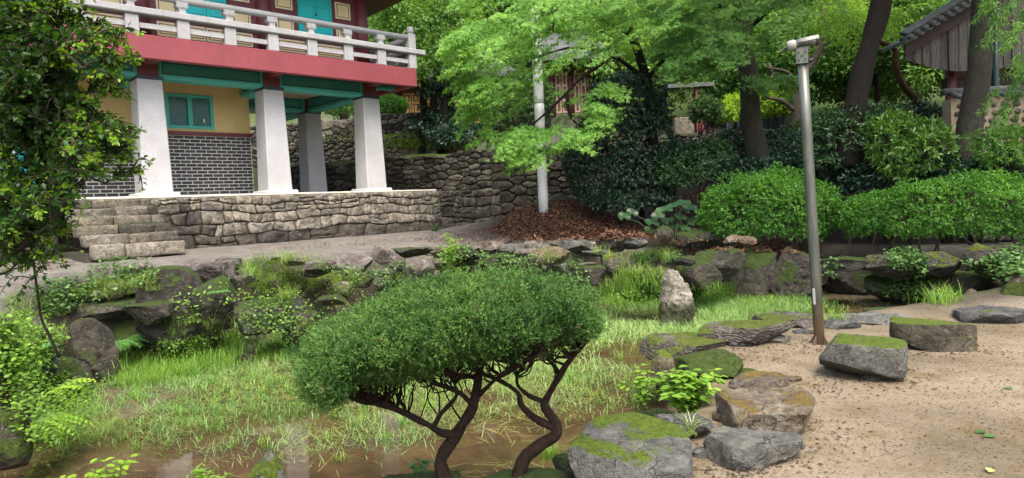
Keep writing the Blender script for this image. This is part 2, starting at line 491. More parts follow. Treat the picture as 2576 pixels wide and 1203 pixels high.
    # leaves
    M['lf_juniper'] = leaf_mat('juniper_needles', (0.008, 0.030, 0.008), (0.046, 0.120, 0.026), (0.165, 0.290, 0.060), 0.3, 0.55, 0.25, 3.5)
    M['lf_maple'] = leaf_mat('bright_maple_leaves', (0.066, 0.165, 0.030), (0.150, 0.325, 0.057), (0.29, 0.50, 0.092), 0.5, 0.5, 0.3, 0.7)
    M['lf_maple2'] = leaf_mat('green_maple_leaves', (0.045, 0.120, 0.026), (0.095, 0.220, 0.042), (0.20, 0.36, 0.065), 0.48, 0.5, 0.3, 0.7)
    M['lf_bg'] = leaf_mat('forest_leaves', (0.042, 0.108, 0.026), (0.110, 0.235, 0.050), (0.24, 0.40, 0.09), 0.48, 0.55, 0.3, 0.35)
    M['lf_bg2'] = leaf_mat('yellow_green_forest_leaves', (0.085, 0.180, 0.028), (0.195, 0.355, 0.053), (0.35, 0.53, 0.095), 0.52, 0.55, 0.3, 0.35)
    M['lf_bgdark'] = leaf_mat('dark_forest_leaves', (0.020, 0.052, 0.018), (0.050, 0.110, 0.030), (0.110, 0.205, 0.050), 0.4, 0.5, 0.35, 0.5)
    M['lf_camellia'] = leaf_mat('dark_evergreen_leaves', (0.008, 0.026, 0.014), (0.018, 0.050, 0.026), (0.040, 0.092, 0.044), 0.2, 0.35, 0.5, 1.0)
    M['lf_azalea'] = leaf_mat('azalea_leaves', (0.020, 0.080, 0.016), (0.075, 0.215, 0.030), (0.20, 0.41, 0.058), 0.4, 0.45, 0.3, 2.0)
    M['lf_rhodo'] = leaf_mat('glossy_laurel_leaves', (0.035, 0.095, 0.018), (0.085, 0.185, 0.030), (0.18, 0.31, 0.05), 0.35, 0.3, 0.5, 1.5)
    M['lf_rhodo_dk'] = leaf_mat('deep_laurel_leaves', (0.018, 0.050, 0.018), (0.040, 0.095, 0.032), (0.085, 0.165, 0.05), 0.28, 0.3, 0.5, 1.5)
    M['lf_near'] = leaf_mat('small_oval_leaves', (0.008, 0.027, 0.007), (0.040, 0.105, 0.013), (0.24, 0.40, 0.04), 0.42, 0.45, 0.3, 3.0)
    M['lf_weed'] = leaf_mat('fresh_weed_leaves', (0.060, 0.130, 0.018), (0.135, 0.265, 0.030), (0.26, 0.42, 0.05), 0.45, 0.45, 0.35, 3.0)
    M['lf_lime'] = leaf_mat('lime_leaves', (0.11, 0.20, 0.02), (0.21, 0.36, 0.03), (0.34, 0.50, 0.05), 0.5, 0.45, 0.35, 3.0)
    M['lf_cover'] = leaf_mat('creeper_leaves', (0.025, 0.070, 0.020), (0.070, 0.155, 0.035), (0.15, 0.27, 0.055), 0.35, 0.4, 0.4, 2.5)
    M['lf_fern'] = leaf_mat('fern_leaves', (0.045, 0.14, 0.04), (0.09, 0.24, 0.06), (0.15, 0.35, 0.08), 0.4, 0.5, 0.3, 3.0)
    M['lf_butterbur'] = leaf_mat('butterbur_leaves', (0.012, 0.040, 0.015), (0.026, 0.072, 0.026), (0.05, 0.11, 0.04), 0.25, 0.4, 0.4, 3.0)
    M['lf_grass'] = leaf_mat('pond_grass_blades', (0.070, 0.175, 0.040), (0.180, 0.350, 0.105), (0.40, 0.53, 0.22), 0.42, 0.5, 0.3, 0.9)
    M['lf_straw'] = leaf_mat('floating_straw', (0.16, 0.15, 0.035), (0.28, 0.29, 0.08), (0.40, 0.43, 0.16), 0.3, 0.5, 0.3, 1.5)
    M['lf_tuft'] = leaf_mat('bank_grass_blades', (0.075, 0.145, 0.03), (0.19, 0.30, 0.07), (0.42, 0.47, 0.16), 0.42, 0.5, 0.3, 2.0)
    M['lf_reed'] = leaf_mat('lush_grass_blades', (0.055, 0.135, 0.02), (0.15, 0.29, 0.04), (0.29, 0.44, 0.08), 0.45, 0.5, 0.3, 1.5)
    M['litter'] = leaf_mat('brown_dead_leaves', (0.050, 0.022, 0.014), (0.118, 0.055, 0.034), (0.26, 0.150, 0.085), 0.1, 0.7, 0.2, 3.0)
    M['crumbs'] = leaf_mat('dark_plant_crumbs', (0.035, 0.026, 0.018), (0.085, 0.062, 0.043), (0.17, 0.13, 0.09), 0.0, 0.8, 0.15, 3.0)
    M['ground'] = ground_mat()
    M['water'] = water_mat()

def brick_mat():
    m, nt, N, L, B = new_mat('charcoal_brick')
    n = nz(N, L, 25.0, 5, 0.7, pos(N))
    c = ramp(N, L, n, [(0.3, (0.022, 0.022, 0.024)), (0.7, (0.052, 0.052, 0.054))])
    r = N.new('ShaderNodeObjectInfo').outputs['Random']
    c = mixc(N, L, 1.0, c, ramp(N, L, r, [(0, (0.6, 0.6, 0.62)), (0.7, (1.05, 1.03, 1.0)), (1, (1.6, 1.5, 1.4))]), 'MULTIPLY')
    L.new(c, B.inputs['Base Color']); B.inputs['Roughness'].default_value = 0.8
    bump(N, L, n, 0.4, 0.005, B)
    return m

def granite():
    m, nt, N, L, B = new_mat('white_granite')
    p = pos(N)
    f = nz(N, L, 60.0, 3, 0.8, p)
    c = ramp(N, L, f, [(0.30, (0.24, 0.24, 0.25)), (0.5, (0.355, 0.355, 0.365)), (0.7, (0.43, 0.43, 0.44))])
    mp = N.new('ShaderNodeMapping'); mp.inputs['Scale'].default_value = (1, 1, 0.06); L.new(p, mp.inputs[0])
    c = mixc(N, L, ramp(N, L, nz(N, L, 7.0, 5, 0.65, mp.outputs[0]), [(0.5, (0, 0, 0)), (0.75, (0.35, 0.35, 0.35))]), c, (0.36, 0.34, 0.29))
    b = ramp(N, L, nz(N, L, 1.2, 4, 0.6, p), [(0.35, (0.86, 0.86, 0.85)), (0.65, (1.04, 1.04, 1.04))])
    L.new(mixc(N, L, 1.0, c, b, 'MULTIPLY'), B.inputs['Base Color'])
    B.inputs['Roughness'].default_value = 0.7
    bump(N, L, f, 0.15, 0.005, B)
    return m

def steel():
    m, nt, N, L, B = new_mat('galvanised_steel')
    p = pos(N)
    mp = N.new('ShaderNodeMapping'); mp.inputs['Scale'].default_value = (1, 1, 0.12); L.new(p, mp.inputs[0])
    n = nz(N, L, 22.0, 5, 0.7, mp.outputs[0])
    c = ramp(N, L, n, [(0.3, (0.060, 0.066, 0.050)), (0.7, (0.135, 0.145, 0.115))])
    sx = N.new('ShaderNodeSeparateXYZ'); L.new(p, sx.inputs[0])
    h = mathn(N, L, 'ADD', sx.outputs['Z'], mathn(N, L, 'MULTIPLY', nz(N, L, 5.0, 4, 0.6, p), 0.35))
    mud = ramp(N, L, h, [(0.42, (1, 1, 1)), (0.62, (0, 0, 0))])       # splashed soil and rust near the foot
    c = mixc(N, L, mud, c, (0.17, 0.125, 0.08))
    L.new(c, B.inputs['Base Color'])
    B.inputs['Metallic'].default_value = 0.55
    B.inputs['Roughness'].default_value = 0.42
    return m

def ground_mat():
    """one sheet: sand path, terrace soil, grass slope and pond mud, chosen by painted zone attributes"""
    m, nt, N, L, B = new_mat('garden_ground')
    p = pos(N)
    def att(n):
        a = N.new('ShaderNodeAttribute'); a.attribute_name = n
        return a.outputs['Fac']
    n1 = nz(N, L, 0.9, 5, 0.6, p); n2 = nz(N, L, 45.0, 4, 0.8, p); n3 = nz(N, L, 160.0, 2, 0.8, p)
    sand = ramp(N, L, n1, [(0.3, (0.104, 0.084, 0.055)), (0.52, (0.180, 0.147, 0.100)), (0.7, (0.230, 0.190, 0.134))])
    sand = mixc(N, L, 0.8, sand, ramp(N, L, n2, [(0.36, (0.38, 0.36, 0.33)), (0.47, (0.95, 0.95, 0.95)), (0.7, (1.15, 1.13, 1.1))]), 'MULTIPLY')
    sand = mixc(N, L, 0.5, sand, ramp(N, L, n3, [(0.35, (0.55, 0.52, 0.48)), (0.6, (1.1, 1.1, 1.1))]), 'MULTIPLY')
    mossy = ramp(N, L, nz(N, L, 2.3, 5, 0.65, p), [(0.50, (0, 0, 0)), (0.68, (0.7, 0.7, 0.7))])
    sand = mixc(N, L, mossy, sand, (0.095, 0.070, 0.028))
    soil = ramp(N, L, nz(N, L, 3.0, 6, 0.7, p), [(0.3, (0.085, 0.079, 0.070)), (0.7, (0.185, 0.172, 0.152))])
    soil = mixc(N, L, 0.8, soil, ramp(N, L, n2, [(0.35, (0.5, 0.5, 0.5)), (0.65, (1.2, 1.18, 1.15))]), 'MULTIPLY')
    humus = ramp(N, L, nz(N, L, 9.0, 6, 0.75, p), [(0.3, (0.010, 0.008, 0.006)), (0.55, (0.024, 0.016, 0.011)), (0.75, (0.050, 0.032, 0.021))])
    mud = ramp(N, L, nz(N, L, 1.7, 6, 0.65, p), [(0.3, (0.046, 0.033, 0.021)), (0.55, (0.092, 0.066, 0.042)), (0.75, (0.132, 0.098, 0.064))])
    mud = mixc(N, L, 0.6, mud, ramp(N, L, n2, [(0.35, (0.6, 0.6, 0.6)), (0.65, (1.15, 1.15, 1.15))]), 'MULTIPLY')
    green = ramp(N, L, nz(N, L, 6.0, 5, 0.7, p), [(0.3, (0.022, 0.038, 0.010)), (0.7, (0.065, 0.105, 0.022))])
    c = mixc(N, L, att('z_soil'), sand, soil)
    c = mixc(N, L, att('z_humus'), c, humus)
    c = mixc(N, L, att('z_green'), c, green)
    c = mixc(N, L, att('z_mud'), c, mud)
    L.new(c, B.inputs['Base Color'])
    B.inputs['Roughness'].default_value = 0.93
    B.inputs['Specular IOR Level'].default_value = 0.15
    bump(N, L, mathn(N, L, 'ADD', n2, mathn(N, L, 'MULTIPLY', n3, 0.5)), 0.6, 0.012, B)
    return m

def water_mat():
    m, nt, N, L, B = new_mat('shallow_water')
    fr = N.new('ShaderNodeFresnel'); fr.inputs['IOR'].default_value = 1.33
    gl = N.new('ShaderNodeBsdfGlossy'); gl.inputs['Roughness'].default_value = 0.015
    gl.inputs['Color'].default_value = (1, 1, 1, 1)
    tr = N.new('ShaderNodeBsdfTransparent'); tr.inputs['Color'].default_value = (0.93, 0.88, 0.76, 1)
    mx = N.new('ShaderNodeMixShader')
    b = N.new('ShaderNodeBump'); b.inputs['Strength'].default_value = 0.05; b.inputs['Distance'].default_value = 0.02
    L.new(nz(N, L, 5.0, 2, 0.5, pos(N)), b.inputs['Height'])
    L.new(b.outputs[0], gl.inputs['Normal']); L.new(b.outputs[0], fr.inputs['Normal'])
    L.new(fr.outputs[0], mx.inputs[0]); L.new(tr.outputs[0], mx.inputs[1]); L.new(gl.outputs[0], mx.inputs[2])
    L.new(mx.outputs[0], N['Material Output'].inputs['Surface'])
    return m

build_materials()
# ------------------------------------------------------------------ ground
WATER = -0.60
_pd = [(-30, 1175), (150, 1150), (205, 1065), (285, 950), (450, 905), (640, 880), (830, 850), (1100, 795), (1330, 772), (1500, 765), (1750, 745), (1900, 738),
       (2050, 734), (2200, 742), (2330, 756), (2400, 762)]
POND = np.array([atz(x, y, WATER)[:2] for x, y in _pd] + [(6.9, 10.4), (6.0, 9.35), (5.35, 9.1), (4.0, 8.65), (3.0, 8.75), (2.18, 8.1), (1.52, 7.3), (1.13, 5.8), (0.85, 5.15), (0.33, 4.72), (0.03, 4.4), (-0.6, 4.32), (-1.6, 4.32), (-2.8, 4.4), (-3.9, 4.7)])

def pond_sd(x, y):
    """signed distance to the pond edge, negative inside"""
    px, py = x.ravel(), y.ravel()
    best = np.full(px.shape, 1e9); inside = np.zeros(px.shape, bool)
    n = len(POND)
    for i in range(n):
        a, b = POND[i], POND[(i + 1) % n]
        d = b - a
        t = np.clip(((px - a[0]) * d[0] + (py - a[1]) * d[1]) / (d @ d), 0, 1)
        best = np.minimum(best, (px - a[0] - t * d[0]) ** 2 + (py - a[1] - t * d[1]) ** 2)
        c = (a[1] > py) != (b[1] > py)
        xx = a[0] + (py - a[1]) / (d[1] if abs(d[1]) > 1e-9 else 1e-9) * d[0]
        inside ^= c & (px < xx)
    r = np.sqrt(best)
    return np.where(inside, -r, r).reshape(x.shape)

WALL_X = np.array([-40, -14, -7.6, -0.5, 5.0, 8.0, 10.0, 20.0, 60.0])
WALL_Y = np.array([32, 27, 24.0, 20.6, 21.2, 20.5, 17.4, 16.6, 16.6])
def wall_y(x): return np.interp(x, WALL_X, WALL_Y)

# building frame: origin under the corner column at platform level
YAW = 0.7949
BO = np.array([-3.7206, 18.5106, EYE + 0.5097])
BE = np.array([math.sin(YAW), math.cos(YAW), 0.0]); BV = np.array([-math.cos(YAW), math.sin(YAW), 0.0])
BROT = math.pi / 2 - YAW
def bworld(u, v, z): return BO + BE * u + BV * v + np.array([0, 0, z])

def ground_z(x, y, detail=True):
    x = np.asarray(x, float); y = np.asarray(y, float)
    shp = x.shape
    x = np.atleast_1d(x); y = np.atleast_1d(y)
    sdp = pond_sd(x, y)
    near = 0.02 * np.sin(x * 0.9 + 1) * np.cos(y * 0.7) + sstep(-3.4, -5.5, x) * 0.42 - 0.13 * sstep(0.9, -0.2, x)
    T = np.interp(x, [-14, -6, -4.5, -2, 0, 2, 3.5, 5.5, 8, 14], [0.93, 0.88, 0.80, 0.72, 0.65, 0.50, 0.42, 0.33, 0.30, 0.30])
    bu = (x - BO[0]) * BE[0] + (y - BO[1]) * BE[1]; bv = (x - BO[0]) * BV[0] + (y - BO[1]) * BV[1]
    T = T + sstep(-4.6, -1.3, bv) * sstep(4.5, 2.0, bu) * (0.95 - T)
    wy = wall_y(x)
    rise = sstep(15.3, 1, 1) if False else sstep(0, 1, (y - 15.4) / np.maximum(wy - 15.4, 0.5))
    amp = np.interp(x, [-2, 1.0, 4.0, 6.0, 9.0, 10.5, 20], [0.0, 0.45, 1.2, 2.0, 2.1, 2.35, 2.35])
    low = T + rise * amp
    low = low + 0.82 * np.exp(-(((x - 1.25) / 1.25) ** 2 + ((y - 18.4) / 1.5) ** 2))      # heap of leaves round the white post
    up = 3.15 + 0.17 * np.clip(y - 22, 0, 30) + 0.42 * np.clip(y - 46, 0, 90)
    left = sstep(-1.0, -3.0, x)
    stepz = np.interp(y + (x + 5) * 0.28, [24.3, 25.5, 25.6, 27.9, 28.0, 34, 46], [3.3, 3.45, 4.15, 4.4, 5.3, 5.6, 7.2]) + 0.42 * np.clip(y - 46, 0, 90)
    up = up * (1 - left) + stepz * left
    up = np.where(x > 9.6, np.minimum(up, 2.75 + 0.17 * np.clip(y - 22, 0, 30) + 0.42 * np.clip(y - 46, 0, 90)), up)
    far = np.where(y > wy + 0.22, up, low)
    f = sstep(7.2, 10.8, y + 0.25 * np.clip(-x - 4, 0, 5))
    B = near * (1 - f) + far * f
    if detail:
        B = B + 0.035 * vnoise(np.stack([x.ravel(), y.ravel(), 0 * x.ravel()], 1), 1.1, 3, 1).reshape(x.shape)
    farside = (y > 9.0 + 0.0 * x) | (x < -3.6)
    bankw = np.where(farside, 0.85, 0.55)
    k = sstep(0.0, 1.0, np.clip(sdp - np.where(farside, 0.28, 0.0), 0, 9) / bankw)
    bed = WATER - 0.036
    if detail:
        bed = bed + 0.052 * vnoise(np.stack([x.ravel(), y.ravel(), 0 * x.ravel()], 1), 0.8, 3, 2).reshape(x.shape)
    bed = bed + 0.05 * sstep(-2.2, 0.0, sdp) * (y > 7.5)
    z = np.where(sdp < 0, bed, bed * (1 - k) + B * k)
    return z.reshape(shp)

def gz(x, y): return float(ground_z(np.array([x]), np.array([y]))[0])

def grid_axis(lo, hi, d, far, growth=1.35):
    core = list(np.arange(lo, hi + 1e-6, d))
    s = d; a = hi
    while a < far:
        s *= growth; a += s; core.append(a)
    s = d; a = lo
    while a > -far:
        s *= growth; a -= s; core.insert(0, a)
    return np.array(core)

def build_ground():
    gx = grid_axis(-12.0, 14.0, 0.10, 900)
    gy = grid_axis(1.0, 29.0, 0.10, 900)
    X, Y = np.meshgrid(gx, gy)
    Z = ground_z(X, Y)
    nx, ny = len(gx), len(gy)
    V = np.stack([X.ravel(), Y.ravel(), Z.ravel()], 1)
    i = np.arange(nx * ny).reshape(ny, nx)
    F = np.stack([i[:-1, :-1].ravel(), i[:-1, 1:].ravel(), i[1:, 1:].ravel(), i[1:, :-1].ravel()], 1)
    g = obj('ground', V, F, M['ground'], None, True)
    g['kind'] = 'structure'
    sdp = pond_sd(X, Y)
    x, y = X.ravel(), Y.ravel()
    sdr = sdp.ravel()
    nn = vnoise(V, 0.9, 3, 4)
    f = sstep(7.4, 9.6, y + nn * 0.8 + 0.25 * np.clip(-x - 4, 0, 5))
    left = sstep(-2.2, -3.6, x + nn * 0.5)
    soil = np.maximum(f, left)
    wy = wall_y(x)
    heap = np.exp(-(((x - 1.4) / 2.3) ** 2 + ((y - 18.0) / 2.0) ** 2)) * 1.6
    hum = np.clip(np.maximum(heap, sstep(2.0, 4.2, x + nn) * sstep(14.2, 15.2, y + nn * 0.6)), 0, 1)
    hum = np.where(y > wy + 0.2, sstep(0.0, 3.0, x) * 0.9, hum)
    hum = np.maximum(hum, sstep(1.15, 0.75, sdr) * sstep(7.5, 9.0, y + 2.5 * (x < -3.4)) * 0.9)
    grn = np.where(y > wy + 0.2, np.clip(0.75 + nn * 0.5, 0, 1) * np.where((x > 1) & (y < 40), 0.25, 1), 0)
    grn = np.maximum(grn, sstep(0.9, 0.2, sdr) * sstep(7.0, 9.0, y) * np.clip(0.5 + nn, 0, 1) * 0.8)
    grn = np.maximum(grn, left * (1 - f) * np.clip(0.4 + nn, 0, 1) * 0.7)
    mud = sstep(0.25, -0.05, sdr)
    me = g.data
    for n, a in (('z_soil', soil), ('z_humus', hum), ('z_green', grn), ('z_mud', mud)):
        at = me.attributes.new(n, 'FLOAT', 'POINT')
        at.data.foreach_set('value', np.asarray(a, np.float32))
    # the water sheet: the pond outline grown a little, so that it meets the banks
    c = POND.mean(0)
    P = [c + (p - c) * (1 + 0.5 / np.linalg.norm(p - c)) for p in POND]
    w = obj('pond_water', [(p[0], p[1], WATER) for p in P], [tuple(range(len(P)))], M['water'])
    if w.data.polygons[0].normal.z < 0: w.data.flip_normals()
    w['kind'] = 'structure'
build_ground()

# ------------------------------------------------------------------ rubble walls: every stone a piece
def clip(poly, nx, ny, d):
    out = []
    m = len(poly)
    for i in range(m):
        a, b = poly[i], poly[(i + 1) % m]
        da, db = nx * a[0] + ny * a[1] - d, nx * b[0] + ny * b[1] - d
        if da <= 0: out.append(a)
        if (da < 0 < db) or (db < 0 < da):
            t = da / (da - db)
            out.append((a[0] + t * (b[0] - a[0]), a[1] + t * (b[1] - a[1])))
    return out

def cells(seeds, bound, asp=1.5):
    """Voronoi cells (with x squeezed by asp, so that stones lie flat) clipped to the outline"""
    S = np.array([(s[0] / asp, s[1]) for s in seeds])
    w = [s[2] if len(s) > 2 else 0.0 for s in seeds]
    B = [(p[0] / asp, p[1]) for p in bound]
    res = []
    for i, s in enumerate(S):
        poly = B
        o = np.argsort(((S - s) ** 2).sum(1))[1:22]
        for j in o:
            q = S[j]
            n = q - s
            L = math.hypot(*n)
            if L < 1e-6: continue
            n = n / L
            poly = clip(poly, n[0], n[1], n @ ((s + q) / 2) + (w[i] - w[j]) * 0.5)
            if len(poly) < 3: break
        res.append([(p[0] * asp, p[1]) for p in poly] if len(poly) >= 3 else None)
    return res

def stone_mesh(name, poly, gap, depth, proud, mat, rg, rough=1.0):
    """rounded, slightly domed stone over a polygon in the wall's x-z plane, facing -y"""
    P = np.array(poly)
    d = np.linalg.norm(np.roll(P, -1, 0) - P, axis=1)
    P = P[d > 0.012]
    if len(P) < 3: return None
    ar = 0.5 * abs(np.dot(P[:, 0], np.roll(P[:, 1], 1)) - np.dot(P[:, 1], np.roll(P[:, 0], 1)))
    if ar < 0.0016: return None
    q = np.empty((2 * len(P), 2))
    nx = np.roll(P, -1, 0)
    q[0::2] = P * 0.86 + nx * 0.14; q[1::2] = P * 0.14 + nx * 0.86
    c = q.mean(0)
    r = np.linalg.norm(q - c, axis=1)
    q = c + (q - c) * (1 - np.minimum(gap, 0.35 * r) / r)[:, None]
    q += rg.normal(0, 0.004 * rough, q.shape)
    n = len(q)
    size = math.sqrt(ar)
    rings = [(1.0, depth), (1.0, 0.010), (0.965, -proud * 0.60), (0.80, -proud * 0.92), (0.40, -proud * 1.0)]
    V = []
    for k, (s, y) in enumerate(rings):
        jit = rg.normal(0, 0.013 * rough * min(1, size / 0.25), n) if k > 1 else 0
        xy = c + (q - c) * s
        V.append(np.stack([xy[:, 0], np.full(n, y) + jit, xy[:, 1]], 1))
    V.append(np.array([[c[0], -proud * 1.1 + rg.normal(0, 0.008), c[1]]]))
    V = np.concatenate(V)
    F = []
    for a in range(len(rings) - 1):
        for i in range(n):
            j = (i + 1) % n
            F.append((a * n + i, a * n + j, (a + 1) * n + j, (a + 1) * n + i))
    t = (len(rings) - 1) * n
    for i in range(n): F.append((t + i, t + (i + 1) % n, len(V) - 1))
    ctr = np.array([c[0], 0, c[1]])
    return make_mesh(name, V - ctr, F, mat, True), ctr

def rubble_wall(root, length, height, seeds, pick, seed, gap=0.010, proud=0.05, thick=0.35, asp=1.5, top=None, limit=300, mortar=None, polys=None):
    rg = np.random.default_rng(seed)
    if top is None: bound = [(0, 0), (length, 0), (length, height), (0, height)]
    else: bound = [(0, 0), (length, 0)] + [(s, top(s)) for s in np.linspace(length, 0, 24)]
    if polys is not None: cs, seeds = polys, [tuple(np.mean(p, 0)) for p in polys]
    else: cs = cells(seeds, bound, asp)
    k = 0
    for s, poly in zip(seeds, cs):
        if poly is None: continue
        r = stone_mesh('stone', poly, gap, 0.16, proud * rg.uniform(0.55, 1.35), pick(s, rg), rg)
        if r is None: continue
        me, c = r
        if k < limit:
            o = link(bpy.data.objects.new('stone', me), root); o.location = c
        k += 1
    hs = [(s, (top(s) if top else height) - 0.03) for s in np.linspace(0, length, 24)]
    n = len(hs)
    V = [(s, 0.055, -0.3) for s, h in hs] + [(s, 0.055, h) for s, h in hs] + [(s, thick, h) for s, h in hs] + [(s, thick, -0.3) for s, h in hs]
    F = []
    for i in range(n - 1):
        for a, b in ((0, 1), (1, 2), (2, 3)):
            F.append((a * n + i, a * n + i + 1, b * n + i + 1, b * n + i))
    F += [(0, n, 2 * n, 3 * n), (n - 1, 4 * n - 1, 3 * n - 1, 2 * n - 1)]
    obj('wall_core', V, F, mortar or M['core'], root)
    return k

def course_seeds(length, courses, rg, wmin=1.2, wmax=2.6, jy=0.16):
    """seeds laid in courses, bottom to top; some places hold two thin stones instead of one"""
    out, z = [], 0.0
    for h in courses:
        x = rg.uniform(-0.1, 0.1)
        while x < length + 0.1:
            w = h * rg.uniform(wmin, wmax)
            if rg.random() < 0.16 and h > 0.17:
                out.append((x + w / 2, z + h * 0.27)); out.append((x + w / 2 + rg.normal(0, 0.03), z + h * 0.78))
            else:
                out.append((x + w / 2, z + h * (0.5 + rg.normal(0, jy))))
            x += w
        z += h
    return out

def coursed(length, height, hs, rg, wmin=1.15, wmax=2.5):
    """outlines of roughly squared stones in wavering courses, some places two thin stones or a small chip"""
    zs = np.r_[0, np.cumsum(hs)] * height / sum(hs)
    ph = rg.uniform(0, 20, (len(zs), 3))
    def line(i, x):
        if i == 0: return 0.0
        if i == len(zs) - 1: return height
        return zs[i] + 0.036 * math.sin(x * 1.3 + ph[i, 0]) + 0.030 * math.sin(x * 3.1 + ph[i, 1]) + 0.022 * math.sin(x * 7.7 + ph[i, 2])
    out = []
    for r in range(len(hs)):
        h = zs[r + 1] - zs[r]
        js = [0.0]
        while js[-1] < length - h * 0.6: js.append(js[-1] + h * rg.uniform(wmin, wmax) * (1.0 if rg.random() > 0.15 else 0.55))
        js[-1] = length
        sl = [0] + [rg.normal(0, 0.24) * h for _ in js[1:-1]] + [0]
        for i in range(len(js) - 1):
            a, b, sa, sb = js[i], js[i + 1], sl[i], sl[i + 1]
            def quad(t0, t1):
                L0, L1 = [], []
                for q in (0.0, 0.5, 1.0):
                    x0 = a + (b - a) * q + (sa * (1 - q) + sb * q) * (t0 - 0.5)
                    x1 = a + (b - a) * q + (sa * (1 - q) + sb * q) * (t1 - 0.5)
                    L0.append((x0, line(r, x0) * (1 - t0) + line(r + 1, x0) * t0)); L1.append((x1, line(r, x1) * (1 - t1) + line(r + 1, x1) * t1))
                return L0 + L1[::-1]
            if h > 0.15 and b - a > 0.2 and rg.random() < 0.2:
                m = rg.uniform(0.35, 0.65)
                out += [quad(0, m), quad(m, 1)]
            else: out.append(quad(0, 1))
    return out

def random_seeds(length, height, n, rg, asp=1.4, iters=3):
    p = rg.random((n, 2)) * (length, height)
    for _ in range(iters):
        cs = cells([tuple(q) for q in p], [(0, 0), (length, 0), (length, height), (0, height)], asp)
        p = np.array([np.mean(c, 0) if c else q for c, q in zip(cs, p)])
    return [tuple(q) for q in p]

def build_walls():
    rg = np.random.default_rng(21)
    zt = BO[2]
    zb = 0.90
    Hp = zt - zb - 0.045
    # --- the pale wall carrying the pavilion platform, right of the steps
    u0, u1, vw = -5.92, 1.45, -1.10
    t = thing('retaining_wall', 'pale coursed rubble wall with dark bottom stones below the pavilion columns', 'stone wall', bworld(u0, vw, zb - zt), BROT)
    s = coursed(u1 - u0, Hp, [0.30, 0.235, 0.215, 0.175, 0.15], rg, 1.0, 2.8)
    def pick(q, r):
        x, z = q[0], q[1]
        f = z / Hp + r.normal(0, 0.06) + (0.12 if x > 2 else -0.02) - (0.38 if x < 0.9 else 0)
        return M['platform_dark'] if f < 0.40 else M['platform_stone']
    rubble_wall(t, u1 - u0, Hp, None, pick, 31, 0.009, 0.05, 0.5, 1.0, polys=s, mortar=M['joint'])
    # left of the steps
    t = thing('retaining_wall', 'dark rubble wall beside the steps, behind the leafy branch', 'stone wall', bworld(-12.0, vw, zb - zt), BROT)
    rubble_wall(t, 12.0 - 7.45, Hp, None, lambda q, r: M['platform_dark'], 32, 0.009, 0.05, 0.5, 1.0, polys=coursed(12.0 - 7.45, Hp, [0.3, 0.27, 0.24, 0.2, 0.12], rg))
    # the lower, darker stretch that runs on to the right
    Le = 2.35
    t = thing('retaining_wall', 'low dark rubble wall running on from the platform towards the leaf heap', 'stone wall', bworld(1.47, vw + 0.10, zb - zt), BROT)
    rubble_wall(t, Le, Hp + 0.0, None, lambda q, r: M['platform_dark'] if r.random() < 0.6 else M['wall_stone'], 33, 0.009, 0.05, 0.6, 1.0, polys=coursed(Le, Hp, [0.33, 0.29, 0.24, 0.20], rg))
    # the platform itself: a concrete slab on a rubble core
    t = thing('pavilion_platform', 'raised concrete platform the pavilion columns stand on', 'platform', BO, BROT)
    MB().box(-12.0, 1.40, -1.04, 6.5, -0.045, 0.0, 0.012).build('slab', M['concrete'], t)
    MB().box(-11.9, 1.36, -0.58, 6.45, -1.5, -0.05).build('fill', M['core'], t)
    # --- steps
    st = thing('stone_steps', 'six worn stone steps climbing to the pavilion platform', 'steps', bworld(-7.45, -1.1, zb - zt), BROT)
    wpal = [M['wall_pale'], M['wall_stone'], M['platform_stone'], M['platform_stone']]
    for k in range(6):
        z1 = Hp - 0.165 * k - (0.0 if k else 0.0)
        z0 = z1 - (0.17 if k < 5 else 0.22)
        y1 = -0.30 * k
        x = 0.02 * k + rg.uniform(-0.03, 0.03)
        xe = 1.53 + 0.01 * k
        while x < xe - 0.12:
            w = min(rg.uniform(0.34, 0.85), xe - x)
            if xe - x - w < 0.16: w = xe - x
            ms = wpal[min(3, int(abs(rg.normal(0, 0.6)) + (k >= 4) * rg.integers(0, 3)))]
            dz = rg.normal(0, 0.008)
            b = MB().box(x + 0.006, x + w - 0.006, y1 - 0.31 + rg.normal(0, 0.012), y1 + 0.06, z0 - 0.02, z1 + dz, 0.022)
            me = roughen(b, ms, rg, 0.010)
            link(bpy.data.objects.new('step_stone', me), st)
            x += w
    MB().box(0.05, 1.48, -1.5, 0.05, -0.3, Hp - 0.95).build('step_core', M['core'], st)
    for k in range(5):
        pass
    # --- tall dark terrace wall behind
    def tall(name_label, a, b, zb, h, n, mats, seed, topn=0.10, lim=300, asp=2.0, proud=0.05):
        a, b = np.array(a, float), np.array(b, float)
        L = np.linalg.norm(b - a); rot = math.atan2(b[1] - a[1], b[0] - a[0])
        r2 = np.random.default_rng(seed)
        t = thing('terrace_wall', name_label, 'stone wall', (a[0], a[1], zb), rot)
        ph = r2.uniform(0, 6)
        top = lambda s: h + topn * (math.sin(s * 1.9 + ph) * 0.5 + math.sin(s * 4.7 + ph * 2) * 0.35 + math.sin(s * 9.1) * 0.3)
        sd = random_seeds(L, h + topn, n, r2, asp, 3)
        rubble_wall(t, L, h, sd, lambda q, r: mats[min(len(mats) - 1, int(r.random() ** 1.4 * len(mats)))], seed, 0.012, proud, 0.5, asp, top, lim)
    tall('tall dark dry stone wall behind the corner column', (-7.9, 24.1), (-0.55, 20.55), 0.75, 2.45, 299, [M['wall_stone'], M['wall_dark'], M['wall_stone'], M['wall_pale']], 41)
    tall('dark shaded stone wall behind the white wrapped post', (-0.50, 20.55), (8.6, 21.0), 0.9, 2.25, 270, [M['wall_dark'], M['wall_dark'], M['wall_stone']], 42)
    tall('mossy middle terrace wall seen between the pavilion columns', (-11.5, 27.0), (-3.6, 25.1), 3.3, 0.95, 150, [M['wall_pale'], M['wall_stone']], 43, 0.05)
